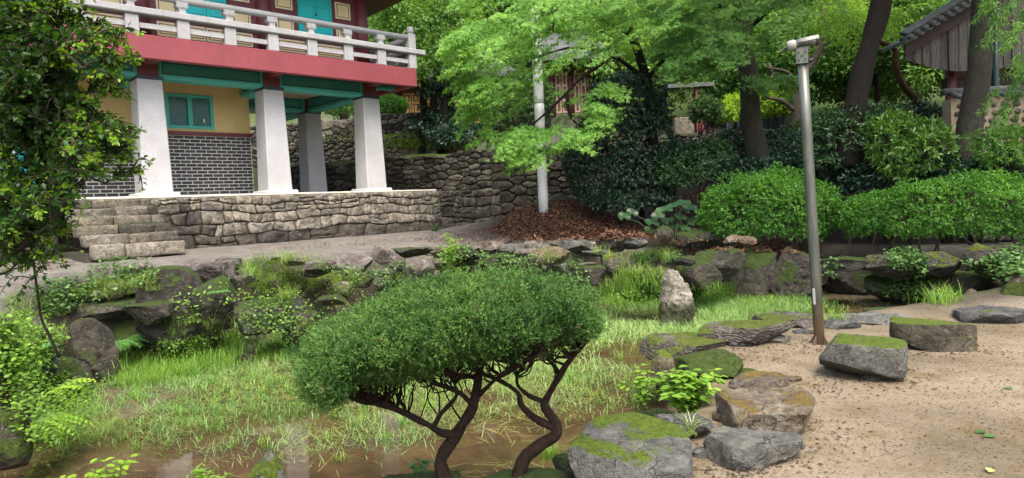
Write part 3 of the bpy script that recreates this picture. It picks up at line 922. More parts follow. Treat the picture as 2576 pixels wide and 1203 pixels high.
    tall('grey upper terrace wall under the round green shrub', (-11.5, 29.6), (-1.8, 26.9), 4.3, 1.08, 130, [M['wall_stone'], M['wall_dark'], M['wall_pale']], 44, 0.05, 300, 1.5)
    tall('low stone wall at the top of the shaded slope near the grey trunk', (5.4, 22.6), (9.8, 22.0), 3.0, 0.55, 60, [M['wall_stone'], M['wall_pale'], M['wall_dark']], 45, 0.06)

def roughen(mb, mat, rg, amp, cuts=2):
    import bmesh
    me = make_mesh('stone', mb.v, mb.f, mat, True)
    bm = bmesh.new(); bm.from_mesh(me)
    bmesh.ops.subdivide_edges(bm, edges=[e for e in bm.edges if e.calc_length() > 0.10], cuts=cuts, use_grid_fill=True)
    c = np.array([v.co[:] for v in bm.verts])
    d = np.stack([vnoise(c + rg.uniform(0, 9), 9.0, 2, s) for s in (1, 2, 3)], 1) * amp * 2
    for v, q in zip(bm.verts, d): v.co += Vector(q)
    bmesh.ops.recalc_face_normals(bm, faces=bm.faces)
    bm.to_mesh(me); bm.free()
    me.polygons.foreach_set('use_smooth', np.ones(len(me.polygons), dtype=bool))
    return me
build_walls()

# ------------------------------------------------------------------ the pavilion
def build_pavilion():
    R = thing('pavilion', 'raised wooden temple pavilion with red floor beam, stone columns and teal beams', 'building', BO, BROT)
    S = 2.72
    cols_u = [0.0, -S, -2 * S, -3 * S, -4 * S]
    # stone columns
    def column(u, v):
        m = MB()
        def sq(h, z, c=0.022):
            return [(u - h + c, v - h, z), (u + h - c, v - h, z), (u + h, v - h + c, z), (u + h, v + h - c, z), (u + h - c, v + h, z), (u - h + c, v + h, z), (u - h, v + h - c, z), (u - h, v - h + c, z)]
        m.loft([sq(0.30, 0.10), sq(0.25, 2.47)])
        c = m.build('column', M['column'], R)
        MB().box(u - 0.40, u + 0.40, v - 0.40, v + 0.40, 0.0, 0.095, 0.02).build('plinth', M['plinth'], c)
        MB().box(u - 0.262, u + 0.262, v - 0.262, v + 0.262, 2.473, 2.545, 0.006).build('cap', M['navy'], c)
        MB().box(u - 0.20, u + 0.20, v - 0.20, v + 0.20, 2.547, 2.93, 0.01).build('post_stub', M['maroon'], c)
        return c
    for u in cols_u:
        for v in (0.0, 3.13): column(u, v)
    # beams: body, bottom flange, black border lines
    def beam(x0, x1, y0, y1, z0=2.52, z1=2.90, along='u', ends=True):
        b = MB().box(x0, x1, y0, y1, z0 + 0.10, z1).build('beam', M['teal'], R)
        e = 0.045
        if along == 'u':
            MB().box(x0, x1, y0 - e, y1 + e, z0, z0 + 0.098, 0.012).build('flange', M['teal_light'], b)
            l = MB()
            l.box(x0 + 0.09, x1 - 0.09, y0 - 0.006, y0 + 0.01, z0 + 0.125, z0 + 0.137)
            l.box(x0 + 0.09, x1 - 0.09, y0 - 0.006, y0 + 0.01, z1 - 0.035, z1 - 0.023)
            for xx in (x0 + 0.09, x1 - 0.102): l.box(xx, xx + 0.012, y0 - 0.0065, y0 + 0.009, z0 + 0.138, z1 - 0.036)
            l.build('border_line', M['black'], b)
            if ends:
                for xx in (x0, x1 - 0.075): MB().box(xx, xx + 0.075, y0 - 0.02, y1 + 0.02, z0 + 0.1, z1 - 0.002).build('beam_end', M['teal_light'], b)
        else:
            MB().box(x0 - e, x1 + e, y0, y1, z0, z0 + 0.098, 0.012).build('flange', M['teal_light'], b)
            l = MB()
            for xf in (x0 - 0.006, x1 - 0.01):
                l.box(xf, xf + 0.016, y0 + 0.09, y1 - 0.09, z0 + 0.125, z0 + 0.137)
                l.box(xf, xf + 0.016, y0 + 0.09, y1 - 0.09, z1 - 0.035, z1 - 0.023)
            l.build('border_line', M['black'], b)
    for a, b in zip(cols_u[:-1], cols_u[1:]):
        for v in (0.0, 3.13): beam(b + 0.205, a - 0.205, v - 0.14, v + 0.14)
    for u in cols_u:
        beam(u - 0.13, u + 0.13, 0.205, 2.92, 2.50, 2.90, 'v')
        beam(u - 0.13, u + 0.13, 3.34, 6.3, 2.50, 2.90, 'v')
    MB().box(0.205, 1.0, -0.13, 0.13, 2.79, 2.895).build('beam', M['teal_light'], R)
    l = MB().box(0.23, 0.98, -0.137, -0.12, 2.865, 2.875).build('border_line', M['black'], R)
    for u in cols_u: MB().box(u - 0.11, u + 0.11, -0.72, -0.205, 2.79, 2.893).build('beam', M['maroon'], R)
    # floor deck: red front and side fascias, soffit boards, floor
    zf, zt = 2.766, 3.242
    MB().box(-13.0, 1.045, -0.90, -0.74, zf, zt, 0.012).build('fascia', M['red'], R)
    MB().box(0.885, 1.042, -0.738, 6.6, zf + 0.001, zt - 0.001, 0.012).build('fascia', M['red'], R)
    for i, v in enumerate(np.arange(-0.735, 6.4, 0.42)):
        MB().box(-12.9, 0.883, v, v + 0.41, 2.90, 2.94).build('soffit_board', M['soffit'] if v > 0 else M['maroon'], R)
    MB().box(-12.9, 0.883, -0.738, 6.5, 2.945, 3.20).build('floor_deck', M['maroon'], R)
    # ground-floor room: brick below, yellow plaster above
    v0, uR, uL = 1.20, -2.70, -6.67
    w = MB().box(uL, uR, v0 + 0.02, v0 + 0.22, 0.003, 1.50).build('brick_wall', M['mortar'], R)
    # bricks
    ph, pw = 0.0827, 0.2466
    bh, bw = 0.060, 0.222
    bmesh_ = {}
    def brick_mesh(wd):
        k = round(wd, 3)
        if k not in bmesh_:
            bmesh_[k] = make_mesh('brick', MB().box(-wd / 2, wd / 2, -0.012, 0.03, -bh / 2, bh / 2, 0.004).v, MB().box(-wd / 2, wd / 2, -0.012, 0.03, -bh / 2, bh / 2, 0.004).f, M['brick'])
        return bmesh_[k]
    n = 0
    for r in range(18):
        x = uL + 0.018 - (pw / 2 if r % 2 else 0)
        while x < uR - 0.02:
            a, b = max(x, uL + 0.018), min(x + bw, uR - 0.02)
            if b - a > 0.05:
                o = link(bpy.data.objects.new('brick', brick_mesh(b - a)), w)
                o.location = ((a + b) / 2 + random.uniform(-0.003, 0.003), v0 + 0.016 + random.uniform(-0.003, 0.002), 0.045 + r * ph + random.uniform(-0.002, 0.002))
                n += 1
            x += pw
    MB().box(uL, uR + 0.02, v0 - 0.03, v0 + 0.24, 1.503, 1.59, 0.006).build('sill_band', M['maroon'], R)
    # plaster wall in pieces round the window opening
    wu0, wu1, wz0, wz1 = -4.70, -3.60, 1.655, 2.47
    ywall = MB()
    ywall.box(-8.6, wu0, v0, v0 + 0.2, 1.593, 2.898)
    ywall.box(wu1, uR, v0, v0 + 0.2, 1.593, 2.897)
    ywall.box(wu0, wu1, v0 + 0.001, v0 + 0.199, 1.594, wz0)
    ywall.box(wu0, wu1, v0 + 0.001, v0 + 0.199, wz1, 2.896)
    ywall.build('plaster_wall', M['yellow'], R)
    MB().box(uR - 0.2, uR - 0.001, v0 + 0.202, 6.0, 0.003, 2.895).build('plaster_wall', M['yellow'], R)
    wd = MB()
    fr = 0.075
    wd.box(wu0, wu1, v0 - 0.02, v0 + 0.06, wz0, wz0 + fr); wd.box(wu0, wu1, v0 - 0.02, v0 + 0.06, wz1 - fr, wz1)
    um = (wu0 + wu1) / 2
    for a in (wu0, um - 0.05, wu1 - fr): wd.box(a, a + (0.10 if a == um - 0.05 else fr), v0 - 0.019, v0 + 0.059, wz0 + fr, wz1 - fr)
    win = wd.build('window', M['teal_light'], R)
    for a, b in ((wu0 + fr, um - 0.05), (um + 0.05, wu1 - fr)):
        MB().box(a, b, v0 + 0.045, v0 + 0.05, wz0 + fr, wz1 - fr).build('pane', M['mesh_glass'], win)
        la = MB()
        z0, z1 = wz0 + fr, wz1 - fr
        st = 0.068
        h = z1 - z0; wl_ = b - a
        for s in (1, -1):
            k = -h
            while k < wl_:
                p0x, p1x = k, k + h                           # 45 degree line clipped to the sash
                t0 = max(0, -p0x); t1 = min(h, wl_ - p0x)
                if t1 - t0 > 0.02:
                    xa, za, xb, zb_ = p0x + t0, t0, p0x + t1, t1
                    if s < 0: za, zb_ = h - za, h - zb_
                    la.tube([(a + xa, v0 + 0.02 + 0.004 * s, z0 + za), (a + xb, v0 + 0.02 + 0.004 * s, z0 + zb_)], 0.006, 4)
                k += st
        la.build('lattice', M['lattice'], win)
    MB().box(um + 0.30, um + 0.335, v0 + 0.006, v0 + 0.012, wz0 + 0.17, wz0 + 0.25, 0.002).build('window_tag', M['white'], win)
    # turquoise double door left of the bricks
    dr = MB().box(-8.0, -6.70, v0 + 0.03, v0 + 0.12, 0.02, 2.2).build('door', M['turq'], R)
    for k in range(2):
        a = -7.98 + k * 0.645
        for z0, z1 in ((0.10, 0.75), (0.83, 1.45), (1.53, 2.12)):
            MB().box(a + 0.07, a + 0.56, v0 + 0.012, v0 + 0.029, z0, z1, 0.006).build('door_panel', M['turq'], dr)
    MB().box(-6.70, -6.672, v0 - 0.01, v0 + 0.2, 0.0, 1.50).build('door_jamb', M['maroon'], R)
    MB().box(-8.6, -8.0, v0, v0 + 0.2, 0.003, 1.59).build('plaster_wall', M['yellow'], R)
    # ---- upper storey
    zf = zt
    MB().box(-13.0, 0.0, 0.03, 0.20, zf - 0.05, 5.40).build('upper_wall', M['maroon'], R)
    MB().box(-0.17, -0.001, 0.202, 5.8, zf - 0.05, 5.40).build('upper_wall', M['maroon'], R)
    for u in cols_u:
        MB().tube([(u, 0.06, zf - 0.05), (u, 0.06, 5.40)], 0.19, 20).build('round_column', M['maroon'], R, True)
    def framed(u0, u1, z0, z1):
        p = MB().box(u0, u1, 0.008, 0.029, z0, z1, 0.004).build('cream_panel', M['cream'], R)
        b = 0.028
        l = MB()
        i0, i1, j0, j1 = u0 + b, u1 - b, z0 + b, z1 - b
        th = 0.014
        l.box(i0, i1, 0.003, 0.0075, j0, j0 + th); l.box(i0, i1, 0.003, 0.0075, j1 - th, j1)
        l.box(i0, i0 + th, 0.003, 0.0075, j0 + th, j1 - th); l.box(i1 - th, i1, 0.003, 0.0075, j0 + th, j1 - th)
        l.build('border_line', M['black'], p)
        w_ = MB()
        a0, a1, c0, c1 = u0 - 0.014, u1 + 0.014, z0 - 0.014, z1 + 0.014
        w_.box(a0, a1, 0.004, 0.028, c0, z0); w_.box(a0, a1, 0.004, 0.028, z1, c1)
        w_.box(a0, u0, 0.004, 0.028, z0, z1); w_.box(u1, a1, 0.004, 0.028, z0, z1)
        w_.build('white_edge', M['white'], p)
    for k in range(4):
        o = -S * k
        for a, b in ((o - 2.39, o - 1.98), (o - 0.76, o - 0.35)):
            framed(a, b, 4.53, 4.92); framed(a, b, 3.985, 4.36)
        framed(o - 2.40, o - 1.42, 3.50, 3.775); framed(o - 1.36, o - 0.33, 3.50, 3.775)
        d = MB().box(o - 1.83, o - 0.89, -0.004, 0.028, 3.985, 5.33).build('shutter_frame', M['turq'], R)
        for q in range(2):
            a = o - 1.81 + q * 0.455
            lf = MB().box(a, a + 0.445, -0.028, -0.006, 4.0, 5.31, 0.005).build('shutter', M['turq'], d)
            lf['label'] = 'turquoise window shutter of the upper storey'
            for z0, z1 in ((4.06, 4.33), (4.40, 4.72), (4.80, 5.25)):
                pb = MB()
                g = 0.022
                pb.box(a + 0.05, a + 0.395, -0.040, -0.0285, z0, z0 + g); pb.box(a + 0.05, a + 0.395, -0.040, -0.0285, z1 - g, z1)
                pb.box(a + 0.05, a + 0.05 + g, -0.040, -0.0285, z0 + g, z1 - g); pb.box(a + 0.395 - g, a + 0.395, -0.040, -0.0285, z0 + g, z1 - g)
                pb.build('panel_moulding', M['turq'], d)
        MB().tube([(o - 1.36, -0.05, 4.50), (o - 1.36, -0.02, 4.50)], 0.028, 10).build('shutter_ring', M['navy'], d)
        # raised battens between the panels
        for z0, z1 in ((4.40, 4.49), (3.80, 3.955), (4.95, 5.03)):
            for a, b in ((o - 2.52, o - 1.85), (o - 0.87, o - 0.2)):
                MB().box(a, b, 0.012, 0.029, z0, z1, 0.004).build('batten', M['maroon'], R)
    # eaves: deep dark soffit with rafters
    e = MB()
    e.loft([[(-13.5, -1.8, 5.55), (1.8, -1.8, 5.60), (1.8, 6.6, 5.35), (-13.5, 6.6, 5.35)], [(-13.5, -1.8, 5.72), (1.8, -1.8, 5.77), (1.8, 6.6, 5.52), (-13.5, 6.6, 5.52)]])
    e.build('eave_deck', M['maroon'], R)
    for u in np.arange(-8.5, 1.8, 0.34):
        MB().tube([(u, -1.75, 5.50), (u, -0.02, 5.47)], 0.05, 8).build('rafter', M['maroon'], R)
    rf = MB().loft([[(-13.6, -1.9, 5.73), (1.9, -1.9, 5.78), (1.9, 6.7, 5.53), (-13.6, 6.7, 5.53)], [(-12.0, 1.6, 7.9), (0.0, 1.6, 7.9), (0.0, 3.2, 7.9), (-12.0, 3.2, 7.9)]])
    rf.build('roof', M['tile'], R)
    # ---- balustrade
    yb = -0.80
    us = [0.965 - 0.978 * k for k in range(13)]
    def leaf_ring(u, z, hx, hy): return [(u - hx, yb - hy, z), (u + hx, yb - hy, z), (u + hx, yb + hy, z), (u - hx, yb + hy, z)]
    for k, u in enumerate(us):
        if k == 0:
            p = MB().box(u - 0.115, u + 0.115, yb - 0.095, yb + 0.095, zt + 0.002, 4.17, 0.014).build('corner_post', M['rail'], R)
            m = MB()
            rr = [(0.07, 4.172), (0.07, 4.19), (0.105, 4.215), (0.11, 4.25), (0.095, 4.29), (0.105, 4.32), (0.085, 4.355), (0.03, 4.375)]
            a = np.linspace(0, 2 * math.pi, 12, endpoint=False)
            m.loft([[(u + r * math.cos(t), yb + r * math.sin(t), z) for t in a] for r, z in rr])
            m.build('finial', M['rail'], p, True)
            continue
        p = MB().box(u - 0.125, u + 0.125, yb - 0.085, yb + 0.085, zt + 0.002, 3.628, 0.012).build('post', M['rail'], R)
        m = MB()
        m.loft([leaf_ring(u, z, hx, hy) for z, hx, hy in ((3.774, 0.085, 0.07), (3.80, 0.075, 0.065), (3.845, 0.062, 0.055), (3.87, 0.075, 0.06), (3.90, 0.118, 0.075), (3.935, 0.125, 0.08), (3.955, 0.105, 0.078), (3.988, 0.12, 0.08), (4.01, 0.11, 0.078))])
        m.build('baluster', M['rail'], p)
    MB().box(-11.2, 1.37, yb - 0.14, yb + 0.14, 3.632, 3.770, 0.02).build('middle_rail', M['rail'], R)
    MB().tube([(-11.2, yb, 4.062), (0.86, yb, 4.062)], 0.076, 14).build('handrail', M['rail'], R, True)
    for a, b in zip(us[1:], us[:-1]):
        MB().box(a + 0.126, b - (0.126 if b < 0.9 else 0.116), yb - 0.035, yb + 0.035, 3.375, 3.485, 0.008).build('lower_rail', M['rail'], R)
    # the return along the right-hand side
    ux = 0.965
    for k in range(1, 7):
        v = yb + 0.978 * k
        MB().box(ux - 0.085, ux + 0.085, v - 0.125, v + 0.125, zt + 0.002, 3.628, 0.012).build('post', M['rail'], R)
        MB().box(ux - 0.07, ux + 0.07, v - 0.09, v + 0.09, 3.774, 4.0, 0.02).build('baluster', M['rail'], R)
    MB().box(ux - 0.14, ux + 0.14, yb + 0.142, 6.0, 3.634, 3.768, 0.02).build('middle_rail', M['rail'], R)
    MB().tube([(ux, yb + 0.1, 4.062), (ux, 6.0, 4.062)], 0.076, 14).build('handrail', M['rail'], R, True)
    MB().box(ux - 0.035, ux + 0.035, yb + 0.1, 6.0, 3.375, 3.485, 0.008).build('lower_rail', M['rail'], R)
build_pavilion()
# ------------------------------------------------------------------ boulders: each one a thing
_ico = {}
def ico(sub):
    if sub not in _ico:
        import bmesh
        bm = bmesh.new(); bmesh.ops.create_icosphere(bm, subdivisions=sub, radius=1.0)
        bm.verts.ensure_lookup_table()
        _ico[sub] = (np.array([v.co[:] for v in bm.verts]), np.array([[v.index for v in f.verts] for f in bm.faces]))
        bm.free()
    return _ico[sub]

def rock_shape(sx, sy, sz, seed, box=2.6, flat=0.0, amp=0.10, cuts=9, sub=4, tilt=(0, 0), point=0.0):
    rg = np.random.default_rng(seed)
    D, F = ico(sub)
    p = D / ((np.abs(D) ** box).sum(1) ** (1 / box))[:, None]
    for _ in range(cuts + 6):                               # chip flat facets off
        n = rg.normal(0, 1, 3); n[2] *= 0.8; n /= np.linalg.norm(n)
        d = rg.uniform(0.60, 0.98)
        e = np.maximum(p @ n - d, 0)
        p = p - n * (e * 0.93)[:, None]
    if flat > 0: p[:, 2] = np.where(p[:, 2] > flat, flat + (p[:, 2] - flat) * 0.15, p[:, 2])
    if point > 0:
        k = 1 - point * np.clip((p[:, 2] + 1) / 2, 0, 1)
        p[:, 0] *= k; p[:, 1] *= k
    p = p * (sx, sy, sz)
    m = (sx * sy * sz) ** (1 / 3)
    o = rg.uniform(0, 50, 3)
    nv = D
    p = p + nv * (vnoise(p + o, 1.3 / m, 3, 5) * amp * m * 1.3 + (np.abs(vnoise(p + o, 3.6 / m, 3, 6)) - 0.25) * amp * m * -1.1 + (vnoise(p + o, 11 / m, 3, 7) * amp * m * 0.42 if sub > 3 else 0))[:, None]
    cx, sx_ = math.cos(tilt[0]), math.sin(tilt[0])
    p = p @ np.array([[1, 0, 0], [0, cx, sx_], [0, -sx_, cx]])
    c2, s2 = math.cos(tilt[1]), math.sin(tilt[1])
    p = p @ np.array([[c2, 0, -s2], [0, 1, 0], [s2, 0, c2]])
    return p, F

ROCKS = []
def rock(label, cx, by, w, h, zb, mat, dr=0.8, seed=None, box=2.6, flat=0.0, amp=0.10, tilt=(0, 0), rot=None, sub=5, point=0.0, cuts=9, name='boulder', sink=0.25, group='boulders round the pond'):
    seed = seed if seed is not None else len(ROCKS) * 7 + 3
    p0 = atz(cx, by, zb)
    dist = p0[1]
    W = w * dist / FPX
    dep = W * dr
    H = max(0.09, (h * dist / FPX - dep * (EYE - zb) / dist * 0.62) / (1 - dep / (2 * dist)))
    Hs = H * (1 + sink)
    v, F = rock_shape(W / 2, dep / 2, Hs / 2, seed, box, flat, amp, cuts, sub, tilt, point)
    away = np.array([p0[0], p0[1], 0]); away /= np.linalg.norm(away)
    c = p0 + away * dep * 0.36
    r = rot if rot is not None else -math.atan2(p0[0], p0[1])
    o = obj(name, v, F, mat, None, True)
    o.data.set_sharp_from_angle(angle=math.radians(32))
    o.location = (c[0], c[1], zb + H - Hs / 2)
    o.rotation_euler = (0, 0, r)
    ROCKS.append(o)
    return tag(o, label, 'boulder', group)

def build_rocks():
    d, g, pu, la, mo, sl, br, wh = (M[k] for k in ('boulder_dark', 'boulder_grey', 'boulder_purple', 'boulder_layer', 'boulder_moss', 'boulder_slab', 'boulder_brown', 'boulder_white'))
    # --- near bank and sand, right of the juniper
    rock('large flat grey slab with moss lobes beside the juniper trunk', 1572, 1255, 352, 282, -0.12, sl, 1.1, 101, 4.5, 0.45, 0.05, (0.16, 0.05), sub=5)
    rock('dark mossy block under the large slab', 1455, 1235, 125, 140, -0.33, M['boulder_dark'], 0.8, 102, 4.0, 0.5, 0.07)
    rock('smooth grey rock lying on the sand beside the slab', 1885, 1180, 285, 148, -0.02, g, 0.78, 103, 3.0, 0.3, 0.07, (0, 0.05))
    rock('brown topped broad rock beside the leafy plant', 1940, 1097, 292, 172, -0.03, br, 0.95, 104, 3.2, 0.35, 0.07)
    rock('flat rock with brown moss edge at the sand border', 1915, 995, 159, 85, -0.03, br, 0.9, 105, 3.0, 0.3, 0.07)
    rock('green moss covered rock behind the leafy plant', 1795, 960, 213, 103, -0.03, M['boulder_green'], 0.9, 106, 2.6, 0.0, 0.09)
    rock('small moss lump between the layered slabs', 1700, 922, 66, 60, -0.1, mo, 0.9, 107, 2.2)
    rock('small dark moss lump at the water edge', 1665, 905, 56, 55, -0.12, mo, 0.9, 108, 2.2)
    rock('mossy upright stone below the moss lumps', 1672, 990, 66, 120, -0.35, mo, 0.8, 109, 3.0)
    rock('layered flat rock with moss rim at the water edge', 1720, 905, 233, 90, -0.08, la, 0.75, 110, 3.2, 0.35, 0.07, (0, 0.04))
    rock('long layered slab propped on two small stones', 1880, 855, 255, 70, 0.07, la, 0.6, 111, 3.4, 0.4, 0.06, (0.02, -0.03))
    rock('small pale stone under the left end of the propped slab', 1862, 878, 68, 34, -0.02, g, 0.7, 112, 2.3)
    rock('small pale stone under the right end of the propped slab', 1945, 870, 82, 36, -0.02, g, 0.7, 113, 2.3)
    rock('moss topped slab behind the steel pole', 1962, 837, 190, 76, -0.04, la, 0.8, 114, 3.0, 0.3, 0.08)
    rock('upright pointed pale stone standing in the pond grass', 1702, 824, 134, 152, -0.62, wh, 0.75, 115, 2.5, 0.0, 0.14, (0, -0.12), point=0.62, sink=0.1)
    rock('low grey rock right of the steel pole', 2112, 837, 101, 50, -0.03, g, 0.8, 116, 2.6)
    rock('flat grey rock between the pole and the moss cube', 2225, 827, 230, 52, -0.03, g, 0.6, 117, 3.0, 0.3, 0.07)
    rock('dark moss edged rock lying along the puddle', 2265, 797, 241, 36, -0.12, d, 0.5, 118, 2.8, 0.2)
    rock('squat block with bright moss cap on the sand', 2346, 885, 193, 112, -0.02, mo, 0.75, 119, 5.0, 0.62, 0.05, cuts=-2)
    rock('broad grey rock near the edge of the sand', 2492, 820, 185, 72, -0.03, g, 0.7, 120, 3.0, 0.3, 0.08)
    rock('green moss mound at the edge of the pond', 2560, 777, 118, 81, -0.05, M['boulder_green'], 0.9, 121, 2.2, 0, 0.06)
    rock('brown rock above the moss mound', 2562, 720, 81, 47, 0.15, br, 0.9, 122, 2.6)
    rock('small lichen spotted rock in the grass by the puddle', 2442, 762, 40, 38, -0.2, br, 0.8, 123, 2.4, sub=3)
    rock('moss patched slab seat resting on flat stones', 2170, 934, 205, 112, 0.08, M['boulder_slab'], 0.72, 124, 5.0, 0.6, 0.05, (0.0, 0.05), cuts=-2)
    rock('flat stone under the left end of the slab seat', 2120, 948, 120, 62, -0.03, br, 0.8, 125, 2.8)
    rock('flat stone under the front of the slab seat', 2200, 965, 115, 52, -0.03, br, 0.8, 126, 2.8)
    rock('small flat stone on the sand in front of the grey rock', 1918, 1176, 52, 24, -0.02, br, 0.8, 127, 2.6, sub=3)
    rock('grey rock wedged behind the large slab', 1720, 1105, 157, 84, -0.02, g, 0.8, 128, 3.0)
    rock('dark root rock under the juniper right trunk', 1330, 1260, 240, 70, -0.13, d, 0.8, 129, 2.6, 0.3)
    rock('dark rock under the juniper left trunk', 1060, 1262, 270, 66, -0.13, d, 0.7, 130, 2.6, 0.3)
    rock('pointed rock with mossy sides at the water edge', 682, 1295, 193, 202, -0.42, M['boulder_slab'], 0.9, 131, 2.4, 0, 0.09, point=0.62)
    rock('low brown stone tucked between the brown topped rock and the leafy plant', 1835, 1062, 92, 52, -0.03, br, 0.8, 132, 2.8, 0.2, sub=4)
    rock('mossy stone between the flat rock and the green moss rock', 1862, 952, 88, 42, -0.03, M['boulder_green'], 0.8, 133, 2.8, 0.2, sub=4)
    rock('grey wedge stone between the slab and the smooth grey rock', 1768, 1165, 78, 66, -0.05, g, 0.8, 134, 2.8, 0.2, sub=4)
    rock('low mossy stone at the water edge below the leafy plant', 1655, 1062, 95, 50, -0.3, M['boulder_green'], 0.8, 135, 2.8, 0.2, sub=4)
    rock('flat grey stone between the propped slab and the pole', 2022, 850, 76, 34, -0.03, g, 0.8, 136, 2.8, 0.3, sub=4)
    rock('small layered stone between the two layered slabs', 1775, 868, 80, 38, -0.08, la, 0.8, 137, 3.0, 0.3, sub=4)
    rock('flat brown stone right of the flat moss edged rock', 1990, 968, 60, 24, -0.03, br, 0.8, 138, 2.8, 0.3, sub=3)
    # --- left bank
    rock('tall mossy boulder cut by the picture edge beside creeping leaves', 0, 1024, 142, 271, -0.15, M['boulder_green'], 0.9, 140, 3.0, 0, 0.07)
    rock('round moss boulder low beside the muddy water', 0, 1182, 148, 177, -0.40, M['boulder_green'], 0.9, 141, 2.5, 0, 0.08)
    rock('pale upright rock behind the creeping leaves', 108, 942, 73, 177, -0.2, g, 0.9, 142, 3.0)
    rock('dark upright mossy boulder beside the fern', 236, 959, 116, 168, -0.55, d, 0.9, 143, 3.0)
    rock('slanting mossy rock below the dark upright boulder', 165, 989, 153, 97, -0.55, d, 0.6, 144, 2.6, 0, 0.08, (0, 0.5))
    rock('dark overhanging slab under the grassy ledge', 300, 816, 271, 97, 0.05, d, 0.7, 145, 3.4, 0.4, 0.08)
    rock('second dark ledge rock beside the round boulder', 385, 804, 142, 73, 0.15, d, 0.8, 146, 3.0, 0.3)
    rock('round dark boulder with moss patches below the gravel', 432, 859, 177, 198, -0.25, d, 0.9, 147, 2.8, 0, 0.08)
    rock('rounded dark boulder hung with small ferns', 548, 809, 127, 132, 0.0, d, 0.8, 148, 2.6, 0, 0.08)
    rock('shadowed boulder deep below the ledge', 330, 909, 224, 132, -0.55, d, 0.6, 149, 2.8)
    rock('shadowed boulder under the round one', 470, 904, 177, 94, -0.58, d, 0.6, 150, 2.6)
    rock('purple grey flat boulder below the steps', 135, 716, 183, 85, 0.55, pu, 0.8, 151, 3.0, 0.4, 0.07)
    rock('reddish split rock beside the purple boulder', 380, 696, 85, 61, 0.62, pu, 0.8, 152, 3.0)
    rock('flat pale rock in front of the bottom step', 312, 694, 124, 61, 0.62, pu, 0.7, 153, 2.8, 0.3)
    rock('pinkish pale rock on the terrace edge', 530, 699, 139, 61, 0.60, pu, 0.7, 154, 3.4, 0.4)
    rock('small green grey stone set in the gravel', 458, 702, 57, 33, 0.62, g, 0.8, 155, 2.4, sub=3)
    rock('grey flat edge rock above the long grass', 645, 672, 130, 40, 0.66, pu, 0.7, 156, 3.0, 0.3)
    # --- middle of the far bank
    rock('squared pale block on the terrace edge', 895, 689, 94, 65, 0.55, M['boulder_purple'], 0.9, 160, 4.2, 0.6, 0.05)
    rock('dark stone under the squared pale block', 908, 718, 69, 40, 0.38, d, 0.8, 161, 2.8)
    rock('rounded pinkish boulder with flat top', 1053, 694, 85, 65, 0.45, pu, 0.9, 162, 3.4, 0.5, 0.06)
    rock('dark gap stone under the pinkish boulder', 1045, 719, 81, 45, 0.25, d, 0.8, 163, 2.6)
    rock('sloping pinkish slab leaning between two blocks', 968, 659, 69, 43, 0.62, pu, 0.9, 164, 2.8, 0, 0.08, (0, 0.4))
    rock('wide low pale rock left of the squared block', 812, 679, 106, 38, 0.60, pu, 0.8, 165, 3.0, 0.3)
    rock('dark flat rock behind the pinkish boulders', 1035, 644, 123, 34, 0.66, M['wall_stone'], 0.8, 166, 3.0, 0.3)
    rock('square dark stone block jutting from the bank', 832, 769, 81, 34, 0.25, d, 0.9, 167, 4.2, 0.6, 0.05)
    rock('mossy leaning pillar stone in the bank', 868, 826, 69, 87, -0.25, mo, 0.8, 168, 3.0, 0, 0.08, (0, -0.1))
    rock('dark boulder low in the bank left of the juniper crown', 755, 846, 112, 69, -0.3, d, 0.8, 169, 2.6, 0, 0.08, (0, -0.3))
    rock('dark boulder behind hanging grass', 655, 839, 134, 103, -0.2, d, 0.7, 170, 2.6)
    rock('dark boulder beneath the tussocks', 720, 794, 134, 67, 0.0, d, 0.7, 171, 2.6)
    rock('small dark cube stone in the pond grass', 630, 904, 52, 52, -0.58, d, 0.9, 172, 3.6, sub=3)
    rock('dark flat edge stone among yellow weeds', 1160, 652, 103, 38, 0.60, M['wall_stone'], 0.8, 173, 2.8)
    rock('small white stone on the terrace edge', 1343, 630, 43, 34, 0.62, wh, 0.8, 174, 3.0, sub=3)
    rock('grey flat stone left of the white stone', 1290, 634, 92, 29, 0.60, g, 0.8, 175, 3.0, 0.3)
    rock('long dark edge stone above the juniper crown', 1262, 676, 121, 40, 0.42, d, 0.8, 176, 3.0)
    rock('brown flat stone right of the white stone', 1385, 659, 112, 43, 0.48, br, 0.8, 177, 3.0)
    rock('big dark block with a pale corner above the pond grass', 1480, 716, 92, 67, 0.05, d, 0.9, 178, 3.8, 0.5, 0.06)
    rock('sloping grey slab beside the dark block', 1545, 694, 101, 56, 0.15, la, 0.8, 179, 3.0)
    rock('dark boulder at the foot of the leaf heap', 1542, 626, 85, 52, 0.56, d, 0.9, 180, 2.8)
    rock('grey boulder beside the dark one at the leaf heap', 1600, 624, 65, 36, 0.55, g, 0.9, 181, 2.8)
    rock('flat weathered stone at the terrace edge below the heap', 1445, 632, 106, 34, 0.55, g, 0.8, 182, 3.0)
    rock('half buried pale stone below the heap', 1215, 632, 69, 25, 0.70, pu, 0.8, 183, 2.8, sub=3)
    rock('dark stone half hidden in creepers above the juniper', 1200, 704, 69, 45, 0.2, d, 0.8, 184, 2.6)
    rock('grey lichen stone among creepers above the juniper', 1400, 694, 81, 45, 0.15, g, 0.8, 185, 2.6)
    rock('round dark stone under the butterbur leaves', 1668, 606, 54, 40, 0.62, d, 0.9, 186, 2.4, sub=3)
    # --- pale edging along the terrace path
    rg = np.random.default_rng(64)
